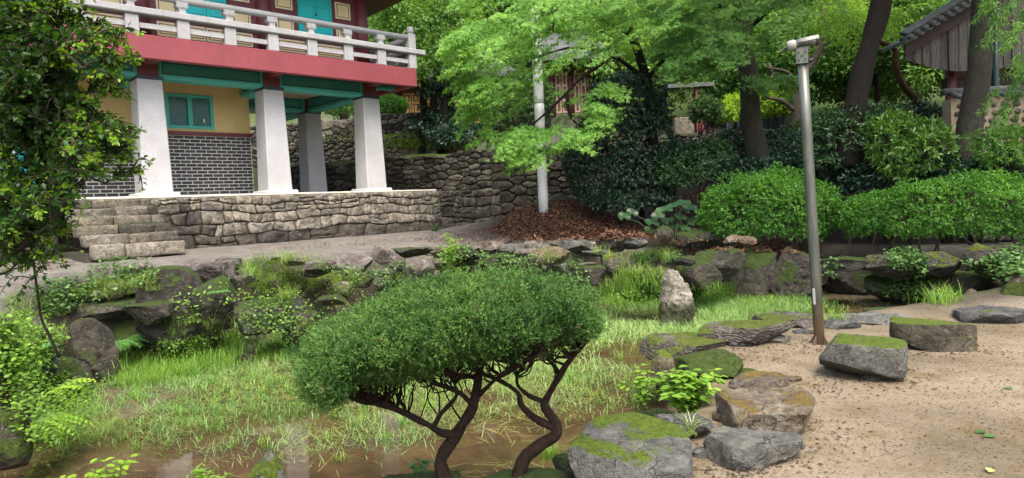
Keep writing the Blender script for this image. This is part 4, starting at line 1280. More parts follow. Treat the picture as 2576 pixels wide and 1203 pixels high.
    EDGE = ['edging stone between the pinkish pale rock and the long grass', 'grey edging stone behind the long hanging grass', 'low edging stone sunk in the long hanging grass', 'pale edging stone on the path side of the hanging grass', 'flat stone on the path behind the wide low pale rock', 'thin edging stone behind the squared pale block', 'edging stone just right of the rounded pinkish boulder',
            'thin flat stone left of the small white stone on the path side', 'thin flat stone on the path nearest the leaf heap corner', 'edging stone below the small white stone', 'thin flat stone right of the small white stone', 'flat edging stone below the middle of the leaf heap', 'edging stone left of the sloping grey slab', 'edging stone right below the small white stone', 'half hidden stone above the juniper crown top', 'stone under the yellow weeds above the juniper crown',
            'stone in the creepers between the squared block and the pinkish boulder', 'stone below the wide low pale rock among grass', 'stone below the hanging grass beside the rounded dark boulder']
    for k, (x, y) in enumerate(((590, 662), (700, 655), (742, 662), (770, 646), (850, 642), (930, 634), (1105, 632), (1235, 622), (1265, 616), (1320, 640), (1410, 618), (1475, 620), (1500, 640), (1380, 632), (1180, 668), (1130, 660), (960, 690), (790, 690), (620, 705))):
        rock(EDGE[k], x, y + 4, rg.uniform(48, 88), rg.uniform(22, 34), float(np.interp(x, [590, 900, 1200, 1500], [0.72, 0.66, 0.62, 0.52])) - (0.2 if y > 655 and x > 760 else 0), (g, pu, M['wall_pale'], M['platform_stone'])[k % 4], 0.8, 700 + k, 3.0, 0.3, 0.08, sub=3, group='edging stones along the terrace path')
    # --- smaller stones packed between the boulders of the far bank
    packed = []
    for k in range(36):
        x = rg.uniform(210, 1520)
        crest = float(np.interp(x, [200, 420, 600, 900, 1200, 1520], [690, 690, 662, 668, 640, 640]))
        y = crest + rg.uniform(-4, 70)
        lab = 'small stone packed in the bank below the stone steps' if x < 470 else 'small stone packed in the bank below the hanging grass' if x < 930 else 'small stone packed in the bank above the juniper crown' if x < 1330 else 'small stone packed in the bank below the leaf heap'
        dv = ray(x, y)
        tt = np.linspace(7, 19, 240)
        gh = ground_z(dv[0] * tt, dv[1] * tt)
        hit = np.nonzero(EYE + dv[2] * tt < gh + 0.02)[0]
        if not len(hit): continue
        h0 = hit[0]
        w_ = rg.uniform(0.26, 0.52)
        v_, F_ = rock_shape(w_ / 2, w_ * 0.42, w_ * rg.uniform(0.26, 0.4), 900 + k, rg.uniform(2.6, 3.8), 0.35, 0.07, 6, 4)
        o = obj('boulder', v_, F_, (g, pu, M['wall_pale'], M['platform_stone'], M['wall_stone'])[int(rg.integers(0, 5))], None, True)
        o.data.set_sharp_from_angle(angle=math.radians(32))
        o.location = (dv[0] * tt[h0], dv[1] * tt[h0] + 0.03, gh[h0] + 0.06)
        o.rotation_euler = (0, 0, rg.uniform(-0.5, 0.5))
        ROCKS.append(tag(o, lab, 'boulder', 'small stones packed in the far bank'))
        packed.append((lab, x, o))
    ORD = ('leftmost', 'second', 'third', 'fourth', 'fifth', 'sixth', 'seventh', 'eighth', 'ninth', 'tenth', 'eleventh', 'twelfth', 'thirteenth', 'fourteenth', 'fifteenth', 'sixteenth', 'seventeenth', 'eighteenth', 'nineteenth', 'twentieth')
    for lab in {p[0] for p in packed}:
        for i, (_, x, o) in enumerate(sorted((p for p in packed if p[0] == lab), key=lambda p: p[1])):
            o['label'] = lab.replace('small stone packed', ORD[i] + (' small stone' if i == 0 else ' small stone from the left') + ' packed')
    # --- shaded right-hand bank
    rock('low dark stone at the start of the shaded bank', 1590, 746, 112, 73, -0.2, d, 0.7, 190, 3.0)
    rock('dark grassy stone in the shaded bank', 1660, 739, 110, 71, -0.15, d, 0.7, 191, 3.2)
    rock('flat dark cap stone left of the clipped bush stems', 1710, 666, 85, 34, 0.32, d, 0.8, 192, 3.0, 0.3)
    rock('dark block below the cap stone', 1760, 716, 110, 76, -0.1, d, 0.7, 193, 3.2)
    rock('triangular dark stone low behind the pond grass', 1722, 752, 88, 51, -0.45, d, 0.7, 194, 2.4)
    rock('large dark boulder below the clipped round bush', 1885, 746, 159, 132, -0.55, d, 0.6, 195, 3.2)
    rock('dark block under the clipped round bush', 1815, 694, 134, 71, 0.0, d, 0.7, 196, 3.2)
    rock('dark boulder behind the steel pole', 2005, 746, 149, 128, -0.55, d, 0.6, 197, 3.2)
    rock('rounded dark boulder right of the steel pole', 2132, 734, 134, 98, -0.5, d, 0.7, 198, 2.6)
    rock('long dark cap stone right of the steel pole', 2140, 676, 159, 44, 0.1, d, 0.7, 199, 3.0, 0.3)
    rock('pale topped cap stone draped with creeper', 2262, 694, 159, 81, 0.0, M['boulder_layer'], 0.8, 200, 3.0, 0.4)
    rock('mossy boulder under the creeper', 2262, 756, 201, 95, -0.5, d, 0.6, 201, 2.8)
    rock('lichen cap stone beside the creeper', 2352, 684, 112, 56, 0.05, M['boulder_layer'], 0.8, 202, 2.8)
    rock('large mossy ledge rock above the puddle grass', 2400, 752, 201, 100, -0.45, d, 0.7, 203, 3.2, 0.45)
    rock('grey capped rock near the picture edge below the hedge', 2488, 694, 120, 83, 0.0, M['boulder_layer'], 0.8, 204, 3.0)
    rock('moss capped rock at the far end of the bank', 2556, 664, 112, 56, 0.12, d, 0.8, 205, 2.8)
    rock('pale stone on the soil behind the clipped bush', 1862, 616, 81, 27, 0.55, br, 0.8, 206, 2.6, sub=3)
    rock('low dark stone row behind the butterbur', 1770, 616, 146, 41, 0.5, d, 0.5, 207, 3.0)
    for lab, px, y, w, h, sd_ in (('rock on the shaded slope at the foot of the mossy trunk', 2490, 14.2, 0.9, 0.5, 208), ('dark rock on the slope above the end of the hedge', 2558, 14.0, 0.8, 0.45, 209), ('leaning rock on the slope behind the hedge top', 2395, 14.4, 0.6, 0.45, 210)):
        x = (px - 1288) / FPX * y
        v, F = rock_shape(w / 2, w * 0.4, h / 2, sd_, 2.8)
        o = obj('boulder', v, F, M['wall_stone'], None, True)
        o.location = (x, y, gz(x, y) + h * 0.2)
        tag(o, lab, 'boulder', 'rocks on the shaded slope')
build_rocks()

# ------------------------------------------------------------------ steel pole with camera housing
def build_pole():
    b = atz(2062, 868, 0.0)
    top = aty(2018, 140, b[1] + 0.02)
    d = top - b
    t = thing('camera_pole', 'tall galvanised steel pole with a security camera housing on the sand', 'pole', b)
    ax = d / np.linalg.norm(d)
    MB().tube([(-ax * 0.25), d * 0.25, d * 0.5, d * 0.75, d], [0.0505, 0.0505, 0.050, 0.0495, 0.049], 24).build('pole_shaft', M['steel'], t, True)
    MB().tube([d * 0.999, d * 1.0 + ax * 0.012], [0.052, 0.052], 20).build('pole_cap', M['steel_dark'], t)
    for a in (0.6, 2.2, 3.7, 5.3):
        c, s = math.cos(a), math.sin(a)
        m = MB()
        n = np.array([-s, c, 0]) * 0.004
        pts = [np.array([c * 0.048, s * 0.048, -0.04]), np.array([c * 0.115, s * 0.115, -0.04]), np.array([c * 0.115, s * 0.115, 0.012]), np.array([c * 0.05, s * 0.05, 0.10])]
        m.loft([[p - n for p in pts], [p + n for p in pts]])
        m.build('gusset_plate', M['steel'], t)
    MB().tube([(0, 0, -0.06), (0, 0, -0.03)], 0.15, 24).build('base_plate', M['steel'], t)
    q = d * 0.145
    st = MB()
    tow = -np.array([b[0], b[1], 0]); tow /= np.linalg.norm(tow)
    sid = np.array([tow[1], -tow[0], 0])                      # to the viewer's left of the pole
    ring0, ring1 = [], []
    for a in np.linspace(0.25, 0.75, 6):
        r = (tow * math.cos(a) + sid * math.sin(a)) * 0.0520
        ring0.append(q + r); ring1.append(q + ax * 0.16 + r)
    st.add(ring0 + ring1, [(i, i + 1, 6 + i + 1, 6 + i) for i in range(5)])
    st.build('paper_sticker', M['rail'], t)
    # bracket box and clamp at the top
    e1 = -sid; 
    def fr(c, u0, u1, w0, w1, h0, h1, mb):                     # box in the pole-top frame (right, towards viewer, up)
        v = [c + e1 * u + tow * w + np.array([0, 0, h]) for h in (h0, h1) for w in (w0, w1) for u in (u0, u1)]
        return mb.add(v, [(0, 2, 3, 1), (4, 5, 7, 6), (0, 1, 5, 4), (2, 6, 7, 3), (0, 4, 6, 2), (1, 3, 7, 5)])
    br = fr(d, -0.054, 0.054, -0.054, 0.062, -0.085, 0.06, MB()).build('bracket', M['steel'], t)
    for (u, h) in ((-0.03, 0.025), (0.03, 0.025), (0.0, -0.01), (-0.03, -0.05), (0.03, -0.05)):
        p = d + e1 * u + np.array([0, 0, h])
        MB().tube([p + tow * 0.061, p + tow * 0.072], 0.010, 6).build('bolt', M['steel_dark'], br)
    MB().tube([d + e1 * 0.062 + np.array([0, 0, -0.055]), d + e1 * 0.10 + np.array([0, 0, -0.05])], 0.014, 8).build('clamp', M['steel_dark'], br)
    # housing: a long tube pointing left, slightly tilted, with hood, collar and lens head
    c0 = d + np.array([0, 0, 0.115])
    tl = e1 * math.cos(0.10) + np.array([0, 0, 1]) * math.sin(0.10)
    P = lambda s, z=0.0: c0 + tl * s + np.array([0, 0, z])
    hs = MB().tube([P(-0.035), P(0.09), P(0.145)], [0.046, 0.046, 0.045], 20).build('camera_housing', M['steel'], t, True)
    MB().tube([P(0.135), P(0.155)], [0.050, 0.050], 20).build('rear_ring', M['steel_dark'], hs, True)
    MB().tube([P(-0.135), P(-0.11), P(-0.065), P(-0.04)], [0.046, 0.056, 0.055, 0.042], 20).build('lens_head', M['housing'], hs, True)
    MB().tube([P(-0.062), P(-0.03)], [0.045, 0.050], 20).build('collar', M['steel_dark'], hs, True)
    MB().tube([P(-0.139), P(-0.128)], [0.04, 0.042], 18).build('lens', M['mesh_glass'], hs, True)
    # sun hood over the tube
    m = MB()
    a = np.linspace(0.15, math.pi - 0.15, 9)
    up = np.array([0, 0, 1.0]) - tl * tl[2]; up /= np.linalg.norm(up)
    sd_ = np.cross(tl, up)
    r0 = [[P(s) + (sd_ * math.cos(t_) + up * math.sin(t_)) * r for t_ in a] for s, r in ((-0.03, 0.053), (0.158, 0.053))]
    r1 = [[P(s) + (sd_ * math.cos(t_) + up * math.sin(t_)) * r for t_ in a] for s, r in ((-0.03, 0.049), (0.158, 0.049))]
    n = len(a)
    v = r0[0] + r0[1] + r1[0] + r1[1]
    f = [(i, i + 1, n + i + 1, n + i) for i in range(n - 1)] + [(2 * n + i + 1, 2 * n + i, 3 * n + i, 3 * n + i + 1) for i in range(n - 1)]
    f += [(i + 1, i, 2 * n + i, 2 * n + i + 1) for i in range(n - 1)] + [(n + i, n + i + 1, 3 * n + i + 1, 3 * n + i) for i in range(n - 1)]
    m.add(v, f); m.build('sun_hood', M['housing'], hs, True)
    fr(P(0.02), -0.05, 0.05, -0.03, 0.04, -0.07, -0.04, MB()).build('mount_foot', M['steel_dark'], t)
build_pole()

def build_white_post():
    b = aty(1367, 517, 17.6)
    top = aty(1343, -40, 17.6)
    t = thing('wrapped_post', 'tall white wrapped post rising from the leaf heap', 'post', b)
    d = top - b
    seg = [(0.0, 0.47, 'wrap'), (0.471, 0.62, 'wrap'), (0.621, 0.80, 'wrap'), (0.801, 1.0, 'rail')]
    for a, c, m in seg:
        n = 10
        pts = [d * (a + (c - a) * k / n) for k in range(n + 1)]
        if a == 0: pts[0] = pts[0] - np.array([0, 0, 0.4])
        rad = [0.128 + 0.004 * math.sin(k * 2.3 + a * 9) for k in range(n + 1)]
        MB().tube(pts, rad, 18).build('post_wrap', M[m], t, True)
    for q in (0.47, 0.62, 0.80):
        MB().tube([d * (q - 0.004), d * (q + 0.004)], 0.134, 18).build('band', M['rail'], t, True)
build_white_post()
# ------------------------------------------------------------------ leaf kit
TPL = {
    'rhomb': ([(0, 0, 0), (-.5, .45, .12), (0, 1, -.06), (.5, .45, .12)], [(0, 1, 2), (0, 2, 3)]),
    'lance': ([(0, 0, 0), (-.5, .30, .10), (0, 1, -.12), (.5, .30, .10)], [(0, 1, 2), (0, 2, 3)]),
    'oval': ([(0, 0, 0), (-.36, .22, .05), (-.5, .58, .07), (0, 1, -.04), (.5, .58, .07), (.36, .22, .05), (0, .5, -.02)],
             [(6, 0, 1), (6, 1, 2), (6, 2, 3), (6, 3, 4), (6, 4, 5), (6, 5, 0)]),
    'needle': ([(-.5, 0, 0), (0, 1, 0), (.5, 0, 0)], [(0, 1, 2)]),
    'maple': ([(0, 0, 0), (-.12, .28, .02), (-.55, .22, -.06), (-.18, .42, .02), (-.50, .72, -.08), (-.1, .55, .02), (0, 1.05, -.12), (.1, .55, .02), (.50, .72, -.08), (.18, .42, .02), (.55, .22, -.06), (.12, .28, .02)],
              [(0, 1, 2), (1, 3, 4), (1, 5, 3), (5, 7, 6), (0, 5, 1), (0, 7, 5), (0, 11, 7), (9, 7, 11), (8, 9, 11), (11, 0, 10)]),
    'trio': ([(0, 0, 0), (-.16, .5, .04), (-.6, .62, -.1), (-.08, .3, 0), (0, 1, -.14), (.08, .3, 0), (.6, .62, -.1), (.16, .5, .04)],
             [(0, 1, 2), (3, 4, 5), (0, 6, 7)]),
}
def unit(a): return a / (np.linalg.norm(a, axis=-1, keepdims=True) + 1e-9)

def leaves(P, A, Nn, Ln, Wd, shape, tint):
    """P base points, A axis, Nn normal, Ln length, Wd width -> vertices, triangles, tint"""
    tv, tf = TPL[shape]
    tv, tf = np.array(tv, float), np.array(tf)
    A = unit(A); X = unit(np.cross(A, Nn)); Z = np.cross(X, A)
    n, k = len(P), len(tv)
    Ln = np.broadcast_to(Ln, n)[:, None, None]; Wd = np.broadcast_to(Wd, n)[:, None, None]
    V = P[:, None, :] + X[:, None, :] * tv[None, :, 0:1] * Wd + A[:, None, :] * tv[None, :, 1:2] * Ln + Z[:, None, :] * tv[None, :, 2:3] * Ln
    F = tf[None] + (np.arange(n) * k)[:, None, None]
    return V.reshape(-1, 3), F.reshape(-1, 3), np.repeat(tint, k)

def blades(P, az, lean, Ln, Wd, tint, droop=0.5):
    """curved grass blades: three sections"""
    n = len(P)
    H = np.stack([np.cos(az), np.sin(az), 0 * az], 1)
    S = np.stack([-np.sin(az), np.cos(az), 0 * az], 1)
    up = np.array([0, 0, 1.0])
    V = []
    p = P.copy()
    ang = lean.copy()
    for k, w in enumerate((1.0, 0.85, 0.55, 0.0)):
        if w > 0:
            V.append(p - S * (Wd * w / 2)[:, None]); V.append(p + S * (Wd * w / 2)[:, None])
        else: V.append(p)
        step = (Ln / 3)[:, None]
        p = p + (H * np.sin(ang)[:, None] + up * np.cos(ang)[:, None]) * step
        ang = ang + droop
    V = np.stack(V, 1)
    tf = np.array([(0, 1, 3), (0, 3, 2), (2, 3, 5), (2, 5, 4), (4, 5, 6)])
    F = tf[None] + (np.arange(n) * 7)[:, None, None]
    return V.reshape(-1, 3), F.reshape(-1, 3), np.repeat(tint, 7)

def cat(parts):
    V, F, T, o = [], [], [], 0
    for v, f, t in parts:
        V.append(v); F.append(f + o); T.append(t); o += len(v)
    return np.concatenate(V), np.concatenate(F), np.concatenate(T)

def rand_dir(rg, n): return unit(rg.normal(0, 1, (n, 3)))

def project(P):
    x, y, z = P[:, 0], P[:, 1], P[:, 2] - EYE
    yc = y * math.cos(PITCH) - z * math.sin(PITCH); zc = z * math.cos(PITCH) + y * math.sin(PITCH)
    a, b = FPX * x / yc, -FPX * zc / yc
    c, s = math.cos(ROLL), math.sin(ROLL)
    return 1288 + c * a + s * b, 601.5 - s * a + c * b

def in_poly(x, y, poly):
    ins = np.zeros(len(x), bool)
    n = len(poly)
    for i in range(n):
        (ax, ay), (bx, by) = poly[i], poly[(i + 1) % n]
        c = (ay > y) != (by > y)
        ins ^= c & (x < ax + (y - ay) / ((by - ay) or 1e-9) * (bx - ax))
    return ins

def clumps(rg, C, R, n, size, shape, wd=0.5, droop=0.3, shell=0.55, up=0.6, flat=0.6):
    """leaves grouped in clumps: centres C, radii R, n leaves each"""
    m = len(C)
    c = np.repeat(C, n, 0); r = np.repeat(R, n)
    d = rand_dir(rg, m * n)
    rad = (shell + (1 - shell) * rg.random(m * n)) * np.where(rg.random(m * n) < 0.2, rg.random(m * n), 1)
    P = c + d * (rad * r)[:, None] * np.array([1, 1, flat])
    A = d + rg.normal(0, 0.5, d.shape) - np.array([0, 0, droop])
    N_ = d * 0.5 + np.array([0, 0, up]) + rg.normal(0, 0.35, d.shape)
    L_ = size * rg.uniform(0.7, 1.3, m * n)
    tc = np.repeat(rg.random(m), n)
    t = np.clip(0.45 * tc + 0.45 * rg.random(m * n) + 0.10 + 0.12 * d[:, 2], 0, 1)
    return leaves(P, A, N_, L_, L_ * wd, shape, t)

def crown_centres(rg, n, r, zc, hollow=0.45, low=-0.6):
    d = rand_dir(rg, n * 3)
    d = d[d[:, 2] > low][:n]
    k = (hollow + (1 - hollow) * rg.random(len(d)) ** 0.6)
    return d * k[:, None] * np.array(r) + np.array([0, 0, zc])

def limbs(rg, base_h, C, k, r0, mb):
    """limbs from the trunk top to some of the clump centres"""
    for i in rg.choice(len(C), min(k, len(C)), replace=False):
        a = np.array([0, 0, base_h * rg.uniform(0.6, 1.0)])
        e = C[i]
        mid = a * 0.5 + e * 0.5 + rg.normal(0, 0.12, 3) * np.linalg.norm(e - a) * (1, 1, 0.5)
        pts = spline([a, mid, e], 7)
        mb.tube(pts, np.linspace(r0, r0 * 0.15, 7), 6, False)

def tree_meshes(seed, trunk_h, tr, r, zc, ncl, nlf, size, shape, leafm, barkm, clr, lean=0.0, wd=0.5, droop=0.3):
    rg = np.random.default_rng(seed)
    C = crown_centres(rg, ncl, r, zc)
    R = clr * rg.uniform(0.7, 1.35, len(C))
    v, f, t = clumps(rg, C, R, nlf, size, shape, wd, droop)
    mb = MB()
    k = 9
    path = np.array([[lean * (i / k) ** 1.3 * trunk_h + 0.06 * math.sin(i * 1.3 + seed), 0.05 * math.cos(i * 1.7 + seed), trunk_h * i / k - (0.3 if i == 0 else 0)] for i in range(k + 1)])
    mb.tube(path, np.interp(np.arange(k + 1) / k, [0, 0.08, 1], [tr * 1.45, tr, tr * 0.55]), 10)
    limbs(rg, trunk_h, C, 12, tr * 0.42, mb)
    return make_mesh('trunk', mb.v, mb.f, barkm, True), make_mesh('crown', v, f, leafm, False, t), (v, f, t)

def plant_tree(name, label, trunk_me, crown_me, loc, rot=0.0, sc=1.0, group=None, cat_='tree'):
    t = thing(name, label, cat_, loc, rot, group)
    t.scale = (sc, sc, sc) if np.isscalar(sc) else sc
    link(bpy.data.objects.new('trunk', trunk_me), t)
    link(bpy.data.objects.new('crown', crown_me), t)
    return t
# ------------------------------------------------------------------ far wood and the trees on the upper terrace
def build_background():
    specs = {
        'a': tree_meshes(301, 8.0, 0.24, (4.2, 4.2, 4.6), 8.2, 110, 85, 0.30, 'rhomb', M['lf_bg'], M['bark_dark'], 1.15),
        'b': tree_meshes(302, 7.0, 0.20, (3.6, 3.6, 4.2), 7.4, 100, 85, 0.27, 'lance', M['lf_bg2'], M['bark_grey'], 1.05),
        'c': tree_meshes(303, 9.0, 0.26, (4.0, 4.0, 5.2), 9.0, 110, 85, 0.28, 'rhomb', M['lf_bgdark'], M['bark_dark'], 1.1),
    }
    # far wood on the hill: one mass
    rg = np.random.default_rng(77)
    for key, mat, spots in (('a', M['lf_bg'], [(-22, 60), (-8, 58), (2, 56), (12, 57), (23, 60), (33, 55), (-3, 72), (10, 74), (22, 76), (38, 72), (50, 62), (-15, 74)]),
                            ('b', M['lf_bg2'], [(-14, 52), (-4, 50), (7, 49), (17, 50), (28, 50), (40, 52), (-1, 64), (15, 66), (30, 66)])):
        v, f, t = specs[key][2]
        V, F, T = [], [], []
        o = 0
        for x, y in spots:
            a = rg.uniform(0, 6.28); s = rg.uniform(1.15, 1.5)
            c, sn = math.cos(a), math.sin(a)
            q = v * s
            V.append(np.stack([q[:, 0] * c - q[:, 1] * sn + x, q[:, 0] * sn + q[:, 1] * c + y, q[:, 2] * rg.uniform(0.9, 1.15) + gz(x, y) - 2.5], 1))
            F.append(f + o); T.append(np.clip(t + rg.normal(0, 0.12), 0, 1)); o += len(v)
        w = obj('hillside_forest', np.concatenate(V), np.concatenate(F), mat, None, False, np.concatenate(T))
        tag(w, 'dense green wood covering the hillside behind the temple' if key == 'a' else 'yellow green wood on the hillside behind the temple', 'forest', kind='stuff')
    v, f, t = specs['a'][2]
    V, F, T, o = [], [], [], 0
    for x, y in [(11, 30), (14.5, 31), (18, 30), (21.5, 32), (26, 30), (5, 31.5), (0.5, 34), (-5, 34), (16, 25.5), (20, 25), (31, 33), (-10, 35), (9, 34), (13, 36), (12.2, 26.5), (14.2, 25), (10.6, 28), (13.4, 28.5)]:
        a = rg.uniform(0, 6.28); s = rg.uniform(0.55, 0.75)
        c, sn = math.cos(a), math.sin(a)
        q = v * s
        V.append(np.stack([q[:, 0] * c - q[:, 1] * sn + x, q[:, 0] * sn + q[:, 1] * c + y, q[:, 2] + gz(x, y) - 2.2 * s / 0.65], 1))
        F.append(f + o); T.append(np.clip(t + rg.normal(0, 0.12), 0, 1)); o += len(v)
    w = obj('undergrowth', np.concatenate(V), np.concatenate(F), M['lf_bg'], None, False, np.concatenate(T))
    tag(w, 'green leafy undergrowth at the foot of the wooded hillside', 'undergrowth', kind='stuff')
    rows = [
        ('a', 'broad green tree behind the pavilion corner', -8.5, 36, 0.4, 1.0, -1.0),
        ('b', 'pale green tree between the pavilion and the maple', -3.6, 38, 1.9, 1.0, -0.5),
        ('c', 'dark tree rising behind the maple top', 2.8, 35, 2.2, 0.85, -1.0),
        ('b', 'yellow green tree behind the white wrapped post', 1.0, 41, 0.3, 1.1, -1.0),
        ('a', 'green tree behind the grey trunk', 8.0, 37, 4.0, 0.95, -2.0),
        ('b', 'bright yellow green tree behind the camera pole', 12.5, 34, 5.0, 1.05, -3.0),
        ('b', 'bright tree left of the dark leaning trunk', 16.0, 40, 2.5, 1.15, -3.0),
        ('a', 'green tree behind the tiled roof', 20.0, 36, 1.2, 1.05, -2.5),
        ('c', 'dark tree beyond the tiled roof ridge', 27.0, 38, 3.2, 1.0, -2.5),
        ('b', 'low yellow green tree below the tiled eave', 15.2, 27, 3.9, 0.52, -0.6),
        ('c', 'dark evergreen below the gable boards', 13.2, 24.5, 1.1, 0.42, -0.4),
        ('a', 'leafy green tree above the blue grey sheet fence', 9.0, 30.5, 0.9, 0.62, -0.8),
    ]
    for k, lab, x, y, rot, s, dz in rows:
        plant_tree('leafy_tree', lab, specs[k][0], specs[k][1], (x, y, gz(x, y) + dz * 0.6), rot, s, 'trees on the upper terrace')
    # the cluster of dark trunks right of the pavilion
    rg = np.random.default_rng(91)
    base = aty(1085, 350, 25.0)
    t = thing('ivy_tree', 'tree with several dark ivy clad trunks right of the pavilion', 'tree', base, 0, 'trees on the upper terrace')
    stems = [[(1062, 355), (1066, 280), (1060, 190), (1040, 90)], [(1085, 360), (1090, 260), (1096, 190), (1105, 80)], [(1108, 360), (1118, 270), (1108, 195), (1085, 60)], [(1140, 365), (1132, 280), (1150, 200), (1170, 110)]]
    for s in stems:
        p = spline([aty(x, y, 25.0 + rg.normal(0, 0.3)) - base for x, y in s], 10)
        p[0][2] -= 0.5
        MB().tube(p, np.linspace(0.17, 0.07, 10), 9).build('trunk', M['bark_dark'], t, True)
    C = np.array([aty(rg.uniform(935, 1190), rg.uniform(-60, 190), 25 + rg.uniform(-1.8, 1.8)) - base for _ in range(105)])
    v, f, tt = clumps(rg, C, np.full(len(C), 0.85) * rg.uniform(0.7, 1.3, len(C)), 150, 0.15, 'rhomb', 0.55, 0.5)
    obj('crown', v, f, M['lf_bg'], t, False, tt)
    C = np.array([aty(x + rg.normal(0, 16), y, 24.9 + rg.normal(0, 0.25)) - base for x, y in [(rg.choice([1065, 1095, 1115, 1140]), rg.uniform(190, 350)) for _ in range(46)]])
    v, f, tt = clumps(rg, C, np.full(len(C), 0.30), 60, 0.12, 'rhomb', 0.7, 0.5)
    obj('ivy', v, f, M['lf_camellia'], t, False, tt)
build_background()

def build_upper_buildings():
    # pale hall behind the maple
    def hall(label, px0, px1, pyb, pyt, y, panel, n, rot=0.0):
        a, b = aty(px0, pyb, y), aty(px1, pyb, y)
        h = aty(px0, pyt, y)[2] - a[2]
        w = b[0] - a[0]
        t = thing('temple_hall', label, 'building', a, rot)
        MB().box(-0.1, w + 0.1, 0.0, 4.0, -1.5, 0.0).build('stone_base', M['wall_pale'], t)
        MB().box(0, w, 0.06, 3.9, 0.0, h).build('wall', M['plaster'], t)
        for k in range(n + 1):
            u = w * k / n
            MB().tube([(u, 0.0, 0.0), (u, 0.0, h)], 0.13, 12).build('column', M['maroon'], t, True)
        for k in range(n):
            u0, u1 = w * k / n + 0.16, w * (k + 1) / n - 0.16
            mid = (u0 + u1) / 2
            for c, e in ((u0, mid - 0.03), (mid + 0.03, u1)):
                p = MB().box(c, e, 0.02, 0.058, 0.12, h - 0.2).build('panel', panel, t)
                m = MB()
                for z0, z1 in ((0.2, h * 0.3), (h * 0.36, h * 0.62), (h * 0.68, h - 0.28)):
                    m.box(c + 0.06, e - 0.06, 0.008, 0.019, z0, z0 + 0.05); m.box(c + 0.06, e - 0.06, 0.008, 0.019, z1 - 0.05, z1)
                    m.box(c + 0.06, c + 0.11, 0.008, 0.019, z0 + 0.05, z1 - 0.05); m.box(e - 0.11, e - 0.06, 0.008, 0.019, z0 + 0.05, z1 - 0.05)
                m.build('panel_frame', M['maroon'], p)
        MB().box(-0.2, w + 0.2, -0.1, 0.05, h - 0.18, h).build('lintel', M['maroon'], t)
        MB().loft([[(-1.2, -1.6, h + 0.1), (w + 1.2, -1.6, h + 0.1), (w + 1.2, 5.2, h + 0.1), (-1.2, 5.2, h + 0.1)], [(-1.2, -1.6, h + 0.35), (w + 1.2, -1.6, h + 0.35), (w + 1.2, 5.2, h + 0.35), (-1.2, 5.2, h + 0.35)], [(0.2, 1.6, h + 2.0), (w - 0.2, 1.6, h + 2.0), (w - 0.2, 2.0, h + 2.0), (0.2, 2.0, h + 2.0)]]).build('roof', M['tile'], t)
    hall('pink panelled temple hall glimpsed behind the white wrapped post', 1392, 1486, 292, 175, 31.0, M['pink'], 2)
    hall('orange panelled temple hall glimpsed left of the maple', 1010, 1240, 325, 225, 33.0, M['orange'], 4)
    # low pale gate wall and the sheet fence
    a = aty(1690, 345, 27.0)
    t = thing('gate_wall', 'short pale stone gate wall with a dark red door', 'wall', a)
    MB().box(0.15, 0.9, 0, 0.4, -0.6, 0.75, 0.03).build('pier', M['wall_pale'], t)
    MB().box(1.03, 1.5, 0.1, 0.2, -0.5, 1.0).build('door', M['maroon'], t)
    MB().box(1.0, 1.08, 0.02, 0.3, -0.5, 1.9).build('door_post', M['maroon'], t)
    MB().box(-0.1, 1.7, -0.1, 0.5, 1.9, 2.05).build('lintel', M['tile'], t)
    a = aty(1828, 332, 27.5); b = aty(1975, 332, 27.5)
    t = thing('sheet_fence', 'blue grey corrugated sheet fence behind the pale twisting tree', 'fence', a)
    w = b[0] - a[0]
    for k in range(4):
        n = 25
        xs = np.linspace(w * k / 4, w * (k + 1) / 4 - 0.01, n)
        ys = 0.02 * np.sin(np.arange(n) * math.pi / 2)
        V = [(x, y, -0.4) for x, y in zip(xs, ys)] + [(x, y, 0.75) for x, y in zip(xs, ys)]
        obj('sheet_panel', V, [(i, i + 1, n + i + 1, n + i) for i in range(n - 1)], M['bluefence'], t)
    MB().box(-0.02, w, 0.03, 0.07, 0.3, 0.36).build('fence_rail', M['steel_dark'], t)
    # hall with the tiled gable at the right
    Y = 17.0
    o = aty(2395, 345, Y)
    t = thing('tiled_hall', 'old hall with tiled gable roof and grey weathered boards', 'building', (o[0], Y, o[2]))
    def L(px, py, dy=0.0):
        p = aty(px, py, Y + dy)
        return np.array([p[0] - o[0], dy, p[2] - o[2]])
    # gable boards: each one its own plank, hanging below the sloping barge
    x0, x1 = L(2276, 100)[0], L(2640, 100)[0]
    bl = [L(2276, 150), L(2340, 170), L(2400, 180), L(2460, 178), L(2520, 172), L(2600, 160)]
    lo = lambda x: float(np.interp(x, [p[0] for p in bl], [p[2] for p in bl]))
    tp = [L(2272, 118), L(2330, 82), L(2400, 40), L(2460, 2), L(2530, -45), L(2640, -125)]
    hi = lambda x: float(np.interp(x, [p[0] for p in tp], [p[2] for p in tp]))
    rg = np.random.default_rng(5)
    x = x0
    while x < x1:
        w = rg.uniform(0.17, 0.25)
        dy = rg.uniform(-0.012, 0.012)
        V = [(x, dy, lo(x)), (x + w - 0.012, dy, lo(x + w)), (x + w - 0.012, dy, hi(x + w) - 0.02), (x, dy, hi(x) - 0.02)]
        V += [(p[0], p[1] + 0.03, p[2]) for p in V]
        obj('gable_board', V, [(0, 1, 2, 3), (7, 6, 5, 4), (0, 4, 5, 1), (1, 5, 6, 2), (2, 6, 7, 3), (3, 7, 4, 0)], M['gable_wood'], t)
        if rg.random() < 0.55:
            zz = (lo(x), hi(x) - 0.02)
            MB().box(x - 0.02, x + 0.02, dy - 0.03, dy - 0.014, zz[0] + 0.01, zz[1] - 0.01).build('cover_strip', M['gable_wood'], t)
        x += w
    n = len(tp)
    bb = MB()
